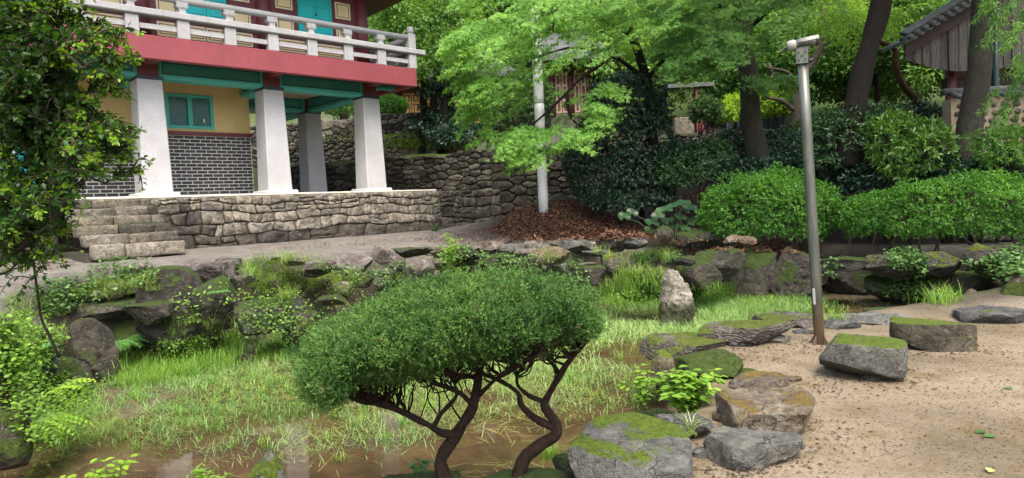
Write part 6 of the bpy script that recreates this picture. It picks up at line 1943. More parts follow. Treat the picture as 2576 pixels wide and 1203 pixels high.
# ------------------------------------------------------------------ the juniper
def build_juniper():
    rg = np.random.default_rng(606)
    Y0 = 3.95
    base = aty(1120, 1210, Y0)
    t = thing('juniper', 'cloud pruned juniper with two crooked trunks and one broad crown', 'tree', base)
    left = [(1128, 1240, 0.0), (1112, 1185, 0.0), (1112, 1150, 0.0), (1150, 1090, 0.0), (1190, 1020, -0.02), (1205, 940, -0.02), (1212, 860, 0.0), (1190, 800, 0.05)]
    right = [(1290, 1240, 0.1), (1318, 1160, 0.1), (1350, 1125, 0.1), (1396, 1098, 0.08), (1400, 1068, 0.08), (1375, 1030, 0.08), (1372, 1010, 0.08), (1410, 940, 0.05), (1452, 880, 0.02), (1480, 820, 0.0)]
    lims = [[(1150, 1095, 0), (1108, 1088, -0.05), (1080, 1070, -0.08), (1010, 1035, -0.12), (940, 1005, -0.15), (880, 975, -0.18), (830, 940, -0.15)],
            [(1392, 1075, 0.08), (1345, 1052, 0.1), (1312, 1020, 0.1), (1300, 985, 0.1), (1240, 950, 0.12), (1160, 925, 0.15)],
            [(1374, 1012, 0.08), (1330, 995, 0.1), (1300, 960, 0.12), (1320, 900, 0.12)],
            [(1190, 1020, -0.02), (1150, 985, -0.1), (1080, 960, -0.2), (1000, 930, -0.25)],
            [(1205, 950, 0), (1120, 940, 0.15), (1020, 930, 0.3), (940, 900, 0.35)],
            [(1200, 1000, 0), (1240, 960, -0.15), (1300, 910, -0.25)],
            [(1090, 1075, -0.07), (1110, 1040, -0.1), (1150, 990, -0.2), (1120, 930, -0.3)],
            [(1410, 945, 0.05), (1380, 900, 0.15), (1360, 850, 0.2)],
            [(1450, 885, 0.02), (1490, 840, -0.1), (1495, 800, -0.15)],
            [(1208, 900, -0.01), (1280, 870, 0.2), (1330, 820, 0.3)]]
    W = lambda l: np.array([aty(x, y, Y0 + d) - base for x, y, d in l])
    skel = []
    def limb(l, r0, r1, name, n=18, sides=10):
        p = spline(W(l), n)
        v, f = tube(p, np.linspace(r0, r1, n), sides)
        v = v + vnoise(v, 16, 2, 3)[:, None] * unit(v - np.repeat(p, sides, 0)) * r0 * 0.28
        obj(name, v, f, M['bark_juniper'], t, True)
        skel.append(p)
    limb(left, 0.048, 0.016, 'trunk', 26, 12)
    limb(right, 0.046, 0.012, 'trunk', 28, 12)
    for l in lims: limb(l, 0.026 if l in lims[:2] else 0.017, 0.006, 'limb', 16, 8)
    # crown silhouette inflated to a rounded volume
    sil = [(758, 955), (770, 895), (800, 850), (865, 826), (950, 780), (1040, 734), (1130, 714), (1240, 706), (1335, 712), (1430, 726), (1482, 758), (1498, 795), (1490, 845), (1470, 860), (1430, 850), (1390, 870), (1340, 890), (1270, 890), (1180, 915), (1090, 935), (1000, 952), (915, 955), (875, 995), (845, 1012), (790, 1000)]
    S = np.array(sil, float)
    def bdist(x, y):
        best = np.full(len(x), 1e9)
        for i in range(len(S)):
            a, b = S[i], S[(i + 1) % len(S)]; d = b - a
            q = np.clip(((x - a[0]) * d[0] + (y - a[1]) * d[1]) / (d @ d), 0, 1)
            best = np.minimum(best, np.hypot(x - a[0] - q * d[0], y - a[1] - q * d[1]))
        return best
    def half(dm): return 0.62 * np.sqrt(np.clip(1 - (1 - np.clip(dm / 0.27, 0, 1)) ** 2, 0, 1))
    n0, kt = 1300, 24                          # tufts, shoots in each tuft
    n = n0 * kt
    pts = np.array(fill_poly(rg, sil, n0))
    dm = bdist(pts[:, 0], pts[:, 1]) * Y0 / FPX
    hd = half(dm) * (1 - 0.5 * np.exp(-((pts[:, 0] - 1345) / 20) ** 2) * sstep(720, 790, pts[:, 1]))     # the cleft between the two heads
    lum = 1 + 0.30 * vnoise(np.c_[pts / 60.0, 0 * pts[:, 0]], 1.0, 2, 8)
    sgn = np.where(rg.random(n0) < 0.66, -1.0, 1.0)
    lay = np.where(rg.random(n0) < 0.80, 1 - 0.2 * rg.random(n0), rg.random(n0))
    # tilt the volume back: the upper rim lies farther away, so the camera sees the top of the mound
    tilt = (1 - (pts[:, 1] - 690) / 290) * 0.55 - 0.25
    yy = Y0 + tilt + sgn * hd * lay * lum
    P = np.array([aty(x, y, q) for (x, y), q in zip(pts, yy)]) - base
    out = np.stack([np.zeros(n0), sgn * hd, np.zeros(n0)], 1)
    cx, cy_ = S[:, 0].mean(), S[:, 1].mean()
    edge = 1 - np.clip(dm / 0.25, 0, 1)
    out[:, 0] += edge * (pts[:, 0] - cx) / 370
    out[:, 2] += 0.55 - edge * (pts[:, 1] - cy_) / 150 * 0.8
    O = unit(out)
    # each spray: a short feathery shoot of needles
    k = 8
    tuft_t = rg.random(n0)
    stray = np.where(rg.random(n0) < 0.10, rg.uniform(0.02, 0.055, n0), 0)
    P = P + O * stray[:, None]
    P = np.repeat(P, kt, 0) + rg.normal(0, 0.024, (n, 3)); O = np.repeat(O, kt, 0); lay = np.repeat(lay, kt); tuft_t = np.repeat(tuft_t, kt)
    ax = unit(O + rg.normal(0, 0.62, O.shape) + (0, 0, 0.2))
    Pk = np.repeat(P, k, 0); ak = np.repeat(ax, k, 0)
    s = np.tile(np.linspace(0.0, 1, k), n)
    q = Pk + ak * (s * 0.055)[:, None]
    nd = unit(ak * 0.9 + unit(rg.normal(0, 1, q.shape)) * 0.85)
    L_ = rg.uniform(0.015, 0.029, len(q)) * (1.15 - 0.4 * s)
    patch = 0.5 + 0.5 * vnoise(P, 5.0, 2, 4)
    tt = np.clip(np.repeat(0.20 * patch + 0.32 * tuft_t + 0.10 * rg.random(n) + 0.06 * (lay > 0.78), k) + 0.40 * s, 0, 1)  # darker at shoot bases and inner tufts: shading put into the needle tint
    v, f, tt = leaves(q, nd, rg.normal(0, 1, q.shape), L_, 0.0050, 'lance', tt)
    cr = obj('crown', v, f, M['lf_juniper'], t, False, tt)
    di = rg.choice(n, 220, replace=False)                    # a few browned shoots
    dq = np.repeat(P[di] + ax[di] * 0.03, 7, 0)
    dv, df, dt = leaves(dq, np.repeat(ax[di], 7, 0) + rg.normal(0, 0.7, dq.shape), rg.normal(0, 1, dq.shape), rg.uniform(0.014, 0.026, len(dq)), 0.005, 'lance', rg.uniform(0.5, 1, len(dq)))
    obj('browned_shoots', dv, df, M['litter'], t, False, dt)
    # twigs reaching from the limbs up into the crown
    allp = np.concatenate([p[4:] for p in skel])
    mb = MB()
    lev1 = []
    tg = [(x, y) for x, y in fill_poly(rg, sil, 420) if y > 740]
    for x, y in tg[:300]:
        hdv = half(bdist(np.array([x]), np.array([y])) * Y0 / FPX)[0]
        e = aty(x, y, Y0 + (1 - (y - 690) / 290) * 0.55 - 0.25 + rg.uniform(-0.75, 0.75) * hdv) - base
        d2 = ((allp - e) ** 2).sum(1) + np.where(allp[:, 2] > e[2] - 0.07, 0.5, 0)
        d2 = d2 + 0.02 * rg.random(len(d2))
        a = allp[np.argmin(d2)]
        m1 = a * 0.62 + e * 0.38 + rg.normal(0, 0.014, 3) + (e - a) * (0.10, 0.10, -0.04)
        m2 = a * 0.28 + e * 0.72 + rg.normal(0, 0.016, 3)
        p = spline([a, m1, m2, e], 9)
        mb.tube(p, np.linspace(0.0095, 0.0025, 9), 5, False)
        lev1.append(p)
    # bare fans below the crown: thin shoots climbing from the limbs to its underside
    bot = spline([(1475, 850, 0), (1430, 865, 0), (1385, 885, 0), (1340, 905, 0), (1270, 905, 0), (1180, 930, 0), (1090, 950, 0), (1000, 965, 0), (915, 968, 0), (860, 985, 0)], 60)
    for q in range(230):
        x, y, _ = bot[rg.integers(0, 60)]
        y = y - rg.uniform(0, 45)
        e = aty(x, y, Y0 + rg.uniform(-0.42, 0.40)) - base
        dz = e[2] - allp[:, 2]
        d2 = ((allp - e) ** 2).sum(1) + 40 * np.maximum(0, 0.09 - dz) ** 2 + 0.012 * rg.random(len(allp))
        a = allp[np.argmin(d2)]
        m1 = a * 0.6 + e * 0.4 + rg.normal(0, 0.016, 3) + (e - a) * (0.12, 0.12, -0.05)
        p = spline([a, m1, a * 0.25 + e * 0.75 + rg.normal(0, 0.014, 3), e], 9)
        mb.tube(p, np.linspace(rg.uniform(0.004, 0.008), 0.0022, 9), 5, False)
        lev1.append(p)
        for _ in range(2):
            b = p[rg.integers(3, 7)]
            e2 = b + (e - b) * rg.uniform(0.7, 1.2) + rg.normal(0, 0.035, 3) + (0, 0, 0.03)
            mb.tube(spline([b, (b + e2) / 2 + rg.normal(0, 0.008, 3), e2], 5), np.linspace(0.0034, 0.0014, 5), 4, False)
    lp = np.concatenate([p[2:-1] for p in lev1])
    for x, y in fill_poly(rg, sil, 520):
        hdv = half(bdist(np.array([x]), np.array([y])) * Y0 / FPX)[0]
        e = aty(x, y, Y0 + (1 - (y - 690) / 290) * 0.55 - 0.25 + rg.uniform(-0.95, 0.95) * hdv) - base
        d2 = ((lp - e) ** 2).sum(1) + np.where(lp[:, 2] > e[2], 0.2, 0)
        a = lp[np.argmin(d2)]
        p = spline([a, (a + e) / 2 + rg.normal(0, 0.02, 3), e], 5)
        mb.tube(p, np.linspace(0.004, 0.0014, 5), 4, False)
    mb.build('twigs', M['bark_juniper'], t, True)
build_juniper()

# ------------------------------------------------------------------ the small-leaved tree at the left
def build_near_tree():
    rg = np.random.default_rng(707)
    base = aty(-150, 1000, 3.0); base[2] = gz(base[0], base[1])
    t = thing('oval_leaved_tree', 'small leaved evergreen branches reaching in at the left edge', 'tree', base)
    stems = [[(-150, 1100, 3.0), (-120, 800, 3.0), (-60, 560, 3.0), (40, 330, 2.95), (120, 100, 2.9), (160, -80, 2.9)],
             [(-120, 800, 3.0), (-20, 620, 3.05), (90, 500, 3.1), (170, 420, 3.15)],
             [(-60, 560, 3.0), (-40, 300, 3.1), (20, 100, 3.2), (60, -100, 3.3)],
             [(-120, 800, 3.0), (-30, 690, 2.9), (60, 620, 2.85), (130, 560, 2.8)]]
    sk = []
    for i, s in enumerate(stems):
        p = spline([aty(x, y, d) - base for x, y, d in s], 16)
        MB().tube(p, np.linspace(0.035 if i == 0 else 0.018, 0.006, 16), 8).build('trunk' if i == 0 else 'limb', M['twig'], t, True)
        sk.append(p[2:])
    sk = np.concatenate(sk)
    tips = [(360, 155), (330, 122), (282, 92), (232, 78), (300, 168), (262, 190), (292, 215), (318, 238), (240, 250), (212, 262), (282, 300), (250, 322), (300, 330), (340, 350), (352, 368), (300, 372), (335, 402), (366, 432), (288, 432), (250, 410), (232, 442), (190, 470),
            (170, 502), (188, 530), (150, 560), (182, 590), (140, 612), (110, 640), (160, 655), (60, 650), (110, 590), (60, 600), (120, 545), (30, 560), (150, 20), (190, 40), (210, 20), (120, 60), (230, 120), (190, 140), (270, 140), (205, 170), (250, 350), (210, 330), (195, 380),
            (225, 290), (265, 262), (180, 210), (150, 170), (100, 20), (60, 30), (300, 400), (262, 395), (312, 150), (270, 110), (308, 355), (160, 445), (90, 470), (40, 480), (50, 400)]
    inner = fill_poly(rg, [(0, 0), (130, 0), (185, 110), (175, 230), (190, 300), (175, 400), (140, 480), (120, 560), (60, 620), (-40, 640), (-60, 0)], 85)
    P, A, N_, T_, L_ = [], [], [], [], []
    tw = MB()
    def twig(a, e, k, bright, wob=0.05):
        m = (a + e) / 2 + rg.normal(0, wob, 3) + np.array([0, 0, 0.03])
        p = spline([a, m, e], 12)
        tw.tube(p, np.linspace(0.0045, 0.0012, 12), 5, False)
        s = np.sort(rg.random(k) ** 0.55)
        q = np.stack([np.interp(s, np.linspace(0, 1, 12), p[:, i]) for i in range(3)], 1)
        d = unit(np.gradient(p, axis=0)); dd = np.stack([np.interp(s, np.linspace(0, 1, 12), d[:, i]) for i in range(3)], 1)
        side = rg.normal(0, 1, (k, 3)); side -= dd * (side * dd).sum(1)[:, None]; side = unit(side)
        P.append(q + side * 0.004); A.append(dd * 0.75 + side * 0.8 + np.array([0, 0, 0.12]))
        N_.append(np.array([0, 0, 1.0]) + rg.normal(0, 0.45, (k, 3)) - dd * 0.2)
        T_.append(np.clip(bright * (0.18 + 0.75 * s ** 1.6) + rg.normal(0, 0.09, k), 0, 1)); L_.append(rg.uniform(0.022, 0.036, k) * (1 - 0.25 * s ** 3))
        return p
    for (x, y) in tips:
        e = aty(x - 14, y, 2.85 + rg.normal(0, 0.13)) - base
        a0 = e + (aty(x - rg.uniform(80, 130), y + rg.uniform(-10, 45), 2.95 + rg.normal(0, 0.12)) - base - e)
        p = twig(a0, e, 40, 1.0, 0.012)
        for _ in range(6):
            b = p[rg.integers(2, 10)]
            e2 = b + (aty(x, y, 2.9) - aty(x - 45, y + rg.uniform(-30, 30), 2.9)) * rg.uniform(0.5, 1.0) + rg.normal(0, 0.025, 3)
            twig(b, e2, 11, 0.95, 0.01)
        j = sk[np.argmin(((sk - a0) ** 2).sum(1))]
        tw.tube(spline([j, (j + a0) / 2 + rg.normal(0, 0.02, 3), a0], 6), np.linspace(0.007, 0.0045, 6), 5, False)
    for (x, y) in inner:  # inner leaves take a darker tint, painting in the shade inside the crown
        e = aty(x, y, 3.05 + rg.normal(0, 0.2)) - base
        j = sk[np.argmin(((sk - e) ** 2).sum(1))]
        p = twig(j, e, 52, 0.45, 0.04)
        for _ in range(6):
            b = p[rg.integers(4, 11)]
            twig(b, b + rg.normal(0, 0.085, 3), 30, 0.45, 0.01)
    P, A, N_, T_, L_ = map(np.concatenate, (P, A, N_, T_, L_))
    v, f, tt = leaves(P, A, N_, L_, L_ * 0.56, 'oval', T_)
    obj('crown', v, f, M['lf_near'], t, False, tt)
    tw.build('twigs', M['twig'], t, True)
    # the thin sapling below it
    b = aty(125, 850, 3.6)
    t2 = thing('sapling', 'thin dark bare stemmed sapling below the evergreen branches', 'sapling', b)
    p = spline([aty(x, y, d) - b for x, y, d in ((150, 900, 3.62), (122, 840, 3.6), (104, 800, 3.6), (92, 720, 3.55), (82, 640, 3.5), (70, 560, 3.4))], 18)
    MB().tube(p, np.linspace(0.008, 0.005, 18), 8).build('stem', M['twig'], t2, True)
    P, A, N_, T_, L_ = [], [], [], [], []
    tw = MB()
    for (x0, y0, x1, y1) in ((88, 690, 175, 668), (88, 700, 0, 740), (90, 720, 150, 780), (86, 668, 10, 690), (84, 650, 150, 640), (88, 690, 30, 770)):
        twig(aty(x0, y0, 3.53) - b, aty(x1, y1, 3.5) - b, 20, 0.6, 0.01)
    P, A, N_, T_, L_ = map(np.concatenate, (P, A, N_, T_, L_))
    v, f, tt = leaves(P, A, N_, L_, L_ * 0.56, 'oval', T_)
    obj('foliage', v, f, M['lf_near'], t2, False, tt)
    tw.build('twigs', M['twig'], t2, True)
build_near_tree()

# ------------------------------------------------------------------ low plants: found spots on ground and rocks
from mathutils.bvhtree import BVHTree
def build_bvh():
    V, F, o = [], [], 0
    g = bpy.data.objects['ground'].data
    co = np.empty(len(g.vertices) * 3, np.float32); g.vertices.foreach_get('co', co); co = co.reshape(-1, 3)
    fi = np.empty(len(g.polygons) * 4, np.int32); g.polygons.foreach_get('vertices', fi); fi = fi.reshape(-1, 4)
    c = co[fi[:, 0]]
    fi = fi[(np.abs(c[:, 0]) < 16) & (c[:, 1] > 1) & (c[:, 1] < 32)]
    V.append(co); F += fi.tolist(); o += len(co)
    for r in ROCKS:
        if 'upright pointed' in r['label']: continue
        m = r.data
        q = np.empty(len(m.vertices) * 3, np.float32); m.vertices.foreach_get('co', q); q = q.reshape(-1, 3)
        a = r.rotation_euler[2]; ca, sa = math.cos(a), math.sin(a)
        q = np.stack([q[:, 0] * ca - q[:, 1] * sa, q[:, 0] * sa + q[:, 1] * ca, q[:, 2]], 1) + np.array(r.location)
        fi = np.empty(len(m.polygons) * 3, np.int32); m.polygons.foreach_get('vertices', fi)
        V.append(q); F += (fi.reshape(-1, 3) + o).tolist(); o += len(q)
    return BVHTree.FromPolygons(np.concatenate(V).tolist(), F)
BVH = build_bvh()

def drop(x, y, z=6.0):
    h = BVH.ray_cast(Vector((x, y, z)), Vector((0, 0, -1)))
    return (np.array(h[0]), np.array(h[1])) if h[0] is not None else (None, None)

def spots(rg, poly, n):
    """surface points (ground or rock) inside a surveyed outline, with their normals"""
    P, N_ = [], []
    for x, y in fill_poly(rg, poly, n):
        d = ray(x, y)
        h = BVH.ray_cast(Vector((0, 0, EYE)), Vector(d))
        if h[0] is None: continue
        q = np.array(h[0]); nn = np.array(h[1])
        P.append(q); N_.append(nn if nn[2] > -0.2 else -nn)
    return np.array(P), np.array(N_)

def grass_on(rg, poly, n, length, width, tufts=0, lean=(0.2, 0.7), droop=0.5, per=1, spread=0.05):
    P, N_ = spots(rg, poly, n)
    if tufts:
        P = np.repeat(P, per, 0) + rg.normal(0, spread, (len(P) * per, 3)) * (1, 1, 0.15)
    m = len(P)
    tc = 0.5 + 0.5 * vnoise(P, 1.7, 2, 6)
    return blades(P - (0, 0, 0.01), rg.uniform(0, 6.28, m), rg.uniform(*lean, m), length * rg.uniform(0.5, 1.25, m), np.full(m, width) * rg.uniform(0.7, 1.2, m), np.clip(0.5 * tc + 0.5 * rg.random(m), 0, 1), droop)

def leaves_on(rg, poly, n, size, shape, wd=0.8, lift=0.07, per=4, spread=0.06):
    P, N_ = spots(rg, poly, n)
    m = len(P) * per
    nn = np.repeat(N_, per, 0)
    P = np.repeat(P, per, 0) + rg.normal(0, spread, (m, 3)) * (1, 1, 0.5) + nn * (rg.random(m) * lift + 0.01)[:, None]
    A = rg.normal(0, 1, (m, 3)) * (1, 1, 0.35) - np.array([0, 0.25, 0.15])
    N2 = nn * 0.6 + np.array([0, -0.15, 0.9]) + rg.normal(0, 0.3, (m, 3))
    L_ = size * rg.uniform(0.55, 1.3, m)
    return leaves(P, A, N2, L_, L_ * wd, shape, np.clip(0.35 * np.repeat(rg.random(m // per), per) + 0.6 * rg.random(m), 0, 1))

def stuff(name, label, cat_, parts, mat):
    v, f, t = cat(parts)
    o = obj(name, v, f, mat, None, False, t)
    return tag(o, label, cat_, kind='stuff')

def build_low_plants():
    rg = np.random.default_rng(808)
    # pond grass: sampled over the pond, thick on the far side, thin strands near
    lo, hi = POND.min(0), POND.max(0)
    n = 380000
    X = rg.uniform(lo[0], hi[0], n); Y = rg.uniform(lo[1], hi[1], n)
    s = pond_sd(X, Y); k = s < 0.1
    X, Y, s = X[k], Y[k], s[k]
    P = np.stack([X, Y, ground_z(X, Y)], 1)
    px, py = project(P)
    pat = vnoise(P, 0.75, 3, 12)
    low = np.interp(px, [0, 100, 300, 420, 700, 1000, 1090, 1280, 1450, 1640, 1700, 2100, 2200, 2600], [1140, 1130, 1105, 1145, 1170, 1150, 1110, 1035, 1045, 1030, 910, 825, 760, 755])
    dens = sstep(45, -90, py - low) * np.clip(0.72 + 1.25 * pat, 0.05, 1)
    dens *= np.where(px > 2080, 0.12, 1) * np.clip(0.88 + 2.2 * vnoise(P, 1.5, 3, 15), 0.08, 1)
    dens *= np.interp(Y, [5, 8, 11, 15], [0.9, 0.62, 0.45, 0.36])
    keep = rg.random(len(X)) < dens
    P = P[keep]; P[:, 2] = np.maximum(P[:, 2], WATER - 0.02)
    m = len(P); pt = pat[keep]; ppy = py[keep]
    far = sstep(1000, 800, ppy)
    L_ = rg.uniform(0.05, 0.15, m) * (1 + 0.5 * far)
    v = blades(P, rg.uniform(0, 6.28, m), np.clip(rg.normal(0.95, 0.35, m), 0.1, 1.45), L_, rg.uniform(0.0045, 0.008, m) * (1 + 0.5 * far), np.clip(0.48 + 0.55 * vnoise(P, 0.5, 3, 33) + rg.normal(0, 0.24, m), 0, 1), 0.25)
    stuff('pond_grass', 'short pale green grass growing in the shallow pond', 'grass', [v], M['lf_grass'])
    # rooted clumps standing up among it
    NC = 380
    cl = rg.choice(len(P), NC, replace=False)
    Q = np.repeat(P[cl], 16, 0) + rg.normal(0, 0.035, (NC * 16, 3)) * (1, 1, 0)
    mq = len(Q)
    Lq = np.repeat(rg.uniform(0.08, 0.20, NC), 16) * rg.uniform(0.7, 1.1, mq)
    v2 = blades(Q, rg.uniform(0, 6.28, mq), np.clip(rg.normal(0.5, 0.3, mq), 0.05, 1.2), Lq, rg.uniform(0.005, 0.008, mq) * 1.2, np.clip(np.repeat(rg.normal(0.45, 0.2, NC), 16) + rg.normal(0, 0.15, mq), 0, 1), 0.4)
    stuff('grass_clumps', 'taller green grass clumps rooted in the shallow pond', 'grass', [v2], M['lf_reed'])
    # straw floating on the muddy water
    dens2 = sstep(-60, 60, py - low) * np.clip(0.10 + 0.55 * vnoise(np.c_[X, Y, 0 * X] , 1.1, 3, 14), 0.006, 1) * 0.30 + 0.07 * (dens > 0.3)
    dens2 = np.where(py > 1130, dens2 * 0.35, dens2)
    k2 = rg.random(len(X)) < dens2
    Q = np.stack([X[k2], Y[k2], np.full(k2.sum(), WATER + 0.006)], 1); m = len(Q)
    v = blades(Q, rg.uniform(0, 6.28, m), np.clip(rg.normal(1.5, 0.08, m), 1.2, 1.56), rg.uniform(0.10, 0.34, m), rg.uniform(0.0035, 0.006, m), rg.random(m), 0.0)
    stuff('floating_straw', 'pale straw strands lying on the muddy pond water', 'straw', [v], M['lf_straw'])
    # lush grass along the banks
    parts = [grass_on(rg, [(300, 905), (440, 875), (600, 850), (620, 900), (560, 935), (430, 960), (320, 985), (285, 960)], 900, 0.30, 0.0075, 1, (0.1, 0.8), 0.45, 4, 0.05),
             grass_on(rg, [(1505, 735), (1560, 705), (1660, 700), (1700, 730), (1850, 715), (1840, 760), (1700, 775), (1520, 775)], 1500, 0.26, 0.010, 1, (0.05, 0.5), 0.3, 3, 0.06),
             grass_on(rg, [(1850, 745), (2030, 745), (2030, 765), (1860, 775)], 350, 0.16, 0.009, 1, (0.1, 0.7), 0.4, 3, 0.05),
             grass_on(rg, [(2300, 735), (2420, 735), (2410, 770), (2290, 765)], 120, 0.28, 0.008, 1, (0.05, 0.6), 0.35, 3, 0.05),
             grass_on(rg, [(2075, 775), (2105, 770), (2130, 800), (2080, 808)], 60, 0.16, 0.006, 1, (0.1, 0.8), 0.4, 3, 0.04),
             grass_on(rg, [(620, 880), (760, 850), (800, 870), (760, 915), (640, 915)], 320, 0.20, 0.007, 1, (0.1, 0.8), 0.45, 3, 0.05)]
    stuff('bank_grass', 'lush green grass along the foot of the pond banks', 'grass', parts, M['lf_reed'])
    # long tussock grass hanging over the rocks
    parts = [grass_on(rg, [(605, 680), (700, 640), (790, 655), (880, 690), (905, 720), (870, 740), (800, 735), (740, 760), (640, 740)], 85, 0.42, 0.0065, 1, (0.25, 1.0), 0.55, 34, 0.05),
             grass_on(rg, [(430, 810), (600, 790), (800, 830), (790, 880), (640, 880), (450, 880)], 60, 0.32, 0.006, 1, (0.2, 0.9), 0.55, 26, 0.05),
             grass_on(rg, [(215, 700), (380, 690), (395, 735), (260, 755), (180, 745)], 85, 0.20, 0.0045, 1, (0.3, 1.1), 0.45, 36, 0.06),
             grass_on(rg, [(0, 740), (110, 750), (180, 830), (120, 900), (0, 870)], 60, 0.26, 0.005, 1, (0.2, 1.0), 0.5, 28, 0.05),
             grass_on(rg, [(1330, 640), (1480, 630), (1560, 650), (1500, 660), (1400, 670)], 14, 0.32, 0.006, 1, (0.3, 1.0), 0.5, 26, 0.04),
             grass_on(rg, [(1560, 640), (1700, 630), (1720, 700), (1560, 720)], 46, 0.32, 0.0075, 1, (0.1, 0.8), 0.5, 22, 0.05),
             grass_on(rg, [(1290, 690), (1400, 690), (1440, 730), (1340, 740)], 16, 0.36, 0.008, 1, (0.2, 0.9), 0.5, 22, 0.05),
             grass_on(rg, [(150, 1060), (230, 1020), (300, 1060), (250, 1110), (170, 1120)], 26, 0.34, 0.005, 1, (0.6, 1.2), 0.35, 26, 0.05),
             grass_on(rg, [(940, 680), (1010, 690), (1000, 740), (930, 730)], 12, 0.28, 0.006, 1, (0.2, 0.9), 0.5, 20, 0.04),
             grass_on(rg, [(700, 330), (880, 335), (1050, 345), (1040, 375), (900, 385), (740, 340)], 260, 0.30, 0.03, 1, (0.1, 0.7), 0.4, 3, 0.1),
             grass_on(rg, [(960, 350), (1180, 355), (1180, 378), (960, 375)], 320, 0.42, 0.035, 1, (0.1, 0.7), 0.5, 4, 0.1)]
    stuff('tussock_grass', 'long arching tussock grass hanging over the bank rocks', 'grass', parts, M['lf_tuft'])
    # creepers and broad-leaved ground cover
    parts = [leaves_on(rg, [(70, 720), (200, 700), (260, 660), (370, 660), (400, 700), (240, 745), (160, 790), (90, 790)], 380, 0.05, 'oval', 0.8, 0.10, 4),
             leaves_on(rg, [(930, 690), (990, 655), (1100, 690), (1110, 630), (1190, 620), (1250, 650), (1330, 640), (1460, 660), (1490, 710), (1300, 720), (1100, 725), (960, 735)], 760, 0.050, 'oval', 0.75, 0.12, 5),
             leaves_on(rg, [(2225, 632), (2300, 625), (2330, 660), (2320, 700), (2350, 740), (2260, 745), (2215, 735), (2270, 690)], 380, 0.062, 'oval', 0.85, 0.09, 4),
             leaves_on(rg, [(2440, 660), (2576, 610), (2576, 690), (2520, 705), (2440, 690)], 320, 0.062, 'oval', 0.85, 0.10, 4),
             leaves_on(rg, [(2330, 740), (2410, 735), (2400, 755), (2320, 755)], 80, 0.05, 'oval', 0.8, 0.08, 4),
             leaves_on(rg, [(2055, 640), (2110, 640), (2110, 700), (2060, 690)], 40, 0.06, 'oval', 0.85, 0.08, 4),
             leaves_on(rg, [(590, 800), (700, 760), (820, 770), (820, 800), (730, 830), (600, 850)], 100, 0.045, 'oval', 0.75, 0.08, 4),
             leaves_on(rg, [(1590, 640), (1700, 625), (1720, 650), (1600, 665)], 150, 0.05, 'oval', 0.6, 0.10, 4),
             leaves_on(rg, [(780, 655), (860, 665), (920, 690), (860, 700)], 60, 0.05, 'oval', 0.7, 0.1, 4),
             leaves_on(rg, [(1380, 470), (1440, 480), (1500, 540), (1420, 560), (1330, 520)], 60, 0.07, 'oval', 0.6, 0.08, 3)]
    stuff('creeper_cover', 'broad leaved creepers and weeds covering the banks', 'creeper', parts, M['lf_cover'])
    parts = [leaves_on(rg, [(0, 800), (80, 790), (130, 850), (125, 900), (60, 950), (0, 940)], 420, 0.05, 'oval', 0.65, 0.16, 5),
             leaves_on(rg, [(0, 940), (140, 930), (220, 980), (230, 1060), (170, 1130), (60, 1110), (40, 1040), (0, 1030)], 520, 0.045, 'oval', 0.6, 0.16, 5),
             leaves_on(rg, [(420, 740), (600, 700), (640, 760), (560, 830), (430, 850)], 60, 0.05, 'oval', 0.6, 0.1, 5),
             leaves_on(rg, [(600, 690), (920, 700), (900, 830), (640, 850)], 200, 0.045, 'oval', 0.6, 0.12, 5),
             leaves_on(rg, [(1090, 640), (1150, 615), (1190, 650), (1170, 700), (1100, 700)], 190, 0.055, 'lance', 0.5, 0.22, 5),
             leaves_on(rg, [(1500, 735), (1600, 730), (1760, 735), (1840, 720), (1830, 755), (1600, 770), (1510, 765)], 520, 0.06, 'lance', 0.4, 0.16, 5),
             leaves_on(rg, [(660, 860), (790, 850), (790, 880), (660, 890)], 150, 0.045, 'lance', 0.5, 0.14, 5),
             leaves_on(rg, [(380, 855), (560, 840), (580, 890), (400, 905)], 170, 0.05, 'lance', 0.45, 0.2, 5),
             leaves_on(rg, [(130, 960), (240, 960), (250, 1050), (130, 1040)], 140, 0.04, 'lance', 0.5, 0.14, 4)]
    stuff('weed_patches', 'fresh yellow green weeds along the pond edge', 'weeds', parts, M['lf_weed'])
    # dead leaves on the heap, under the shrubs and over the terrace
    def litter(poly, n, size, lift=0.03):
        P, N_ = spots(rg, poly, n)
        m = len(P)
        return leaves(P + np.stack([rg.normal(0, .02, m), rg.normal(0, .02, m), rg.random(m) * lift + 0.004], 1), rg.normal(0, 1, (m, 3)) * (1, 1, 0.35), N_ + rg.normal(0, 0.28, (m, 3)), size * rg.uniform(0.5, 1.3, m), size * 0.5, 'rhomb', np.clip(rg.normal(0.42, 0.24, m), 0, 1))
    parts = [litter([(1225, 582), (1330, 508), (1420, 503), (1500, 525), (1620, 570), (1660, 600), (1500, 604), (1290, 604)], 8500, 0.078, 0.03),
             litter([(1000, 605), (1240, 575), (1300, 600), (1520, 600), (1200, 620)], 700, 0.06),
             litter([(640, 620), (1000, 600), (1000, 615), (700, 632)], 160, 0.05),
             litter([(1640, 600), (2050, 612), (2050, 640), (1700, 630)], 700, 0.07),
             litter([(1500, 500), (1700, 500), (1900, 420), (2400, 430), (2400, 460), (2100, 480), (1750, 580)], 1500, 0.09),
             litter([(0, 640), (180, 640), (180, 680), (0, 690)], 220, 0.05)]
    stuff('leaf_litter', 'reddish brown dead leaves heaped on the ground', 'leaf litter', parts, M['litter'])
    # crumbs and twigs on the sand
    m = 42000
    Y = 2.6 + 7.0 * rg.random(m) ** 1.3; X = -0.5 + rg.random(m) * (Y * 0.95 + 0.4)
    k = (pond_sd(X, Y) > 0.7) & (vnoise(np.stack([X, Y, 0 * X], 1), 0.8, 3, 21) + rg.normal(0, 0.35, m) > -0.15)
    X, Y = X[k], Y[k]; m = len(X)
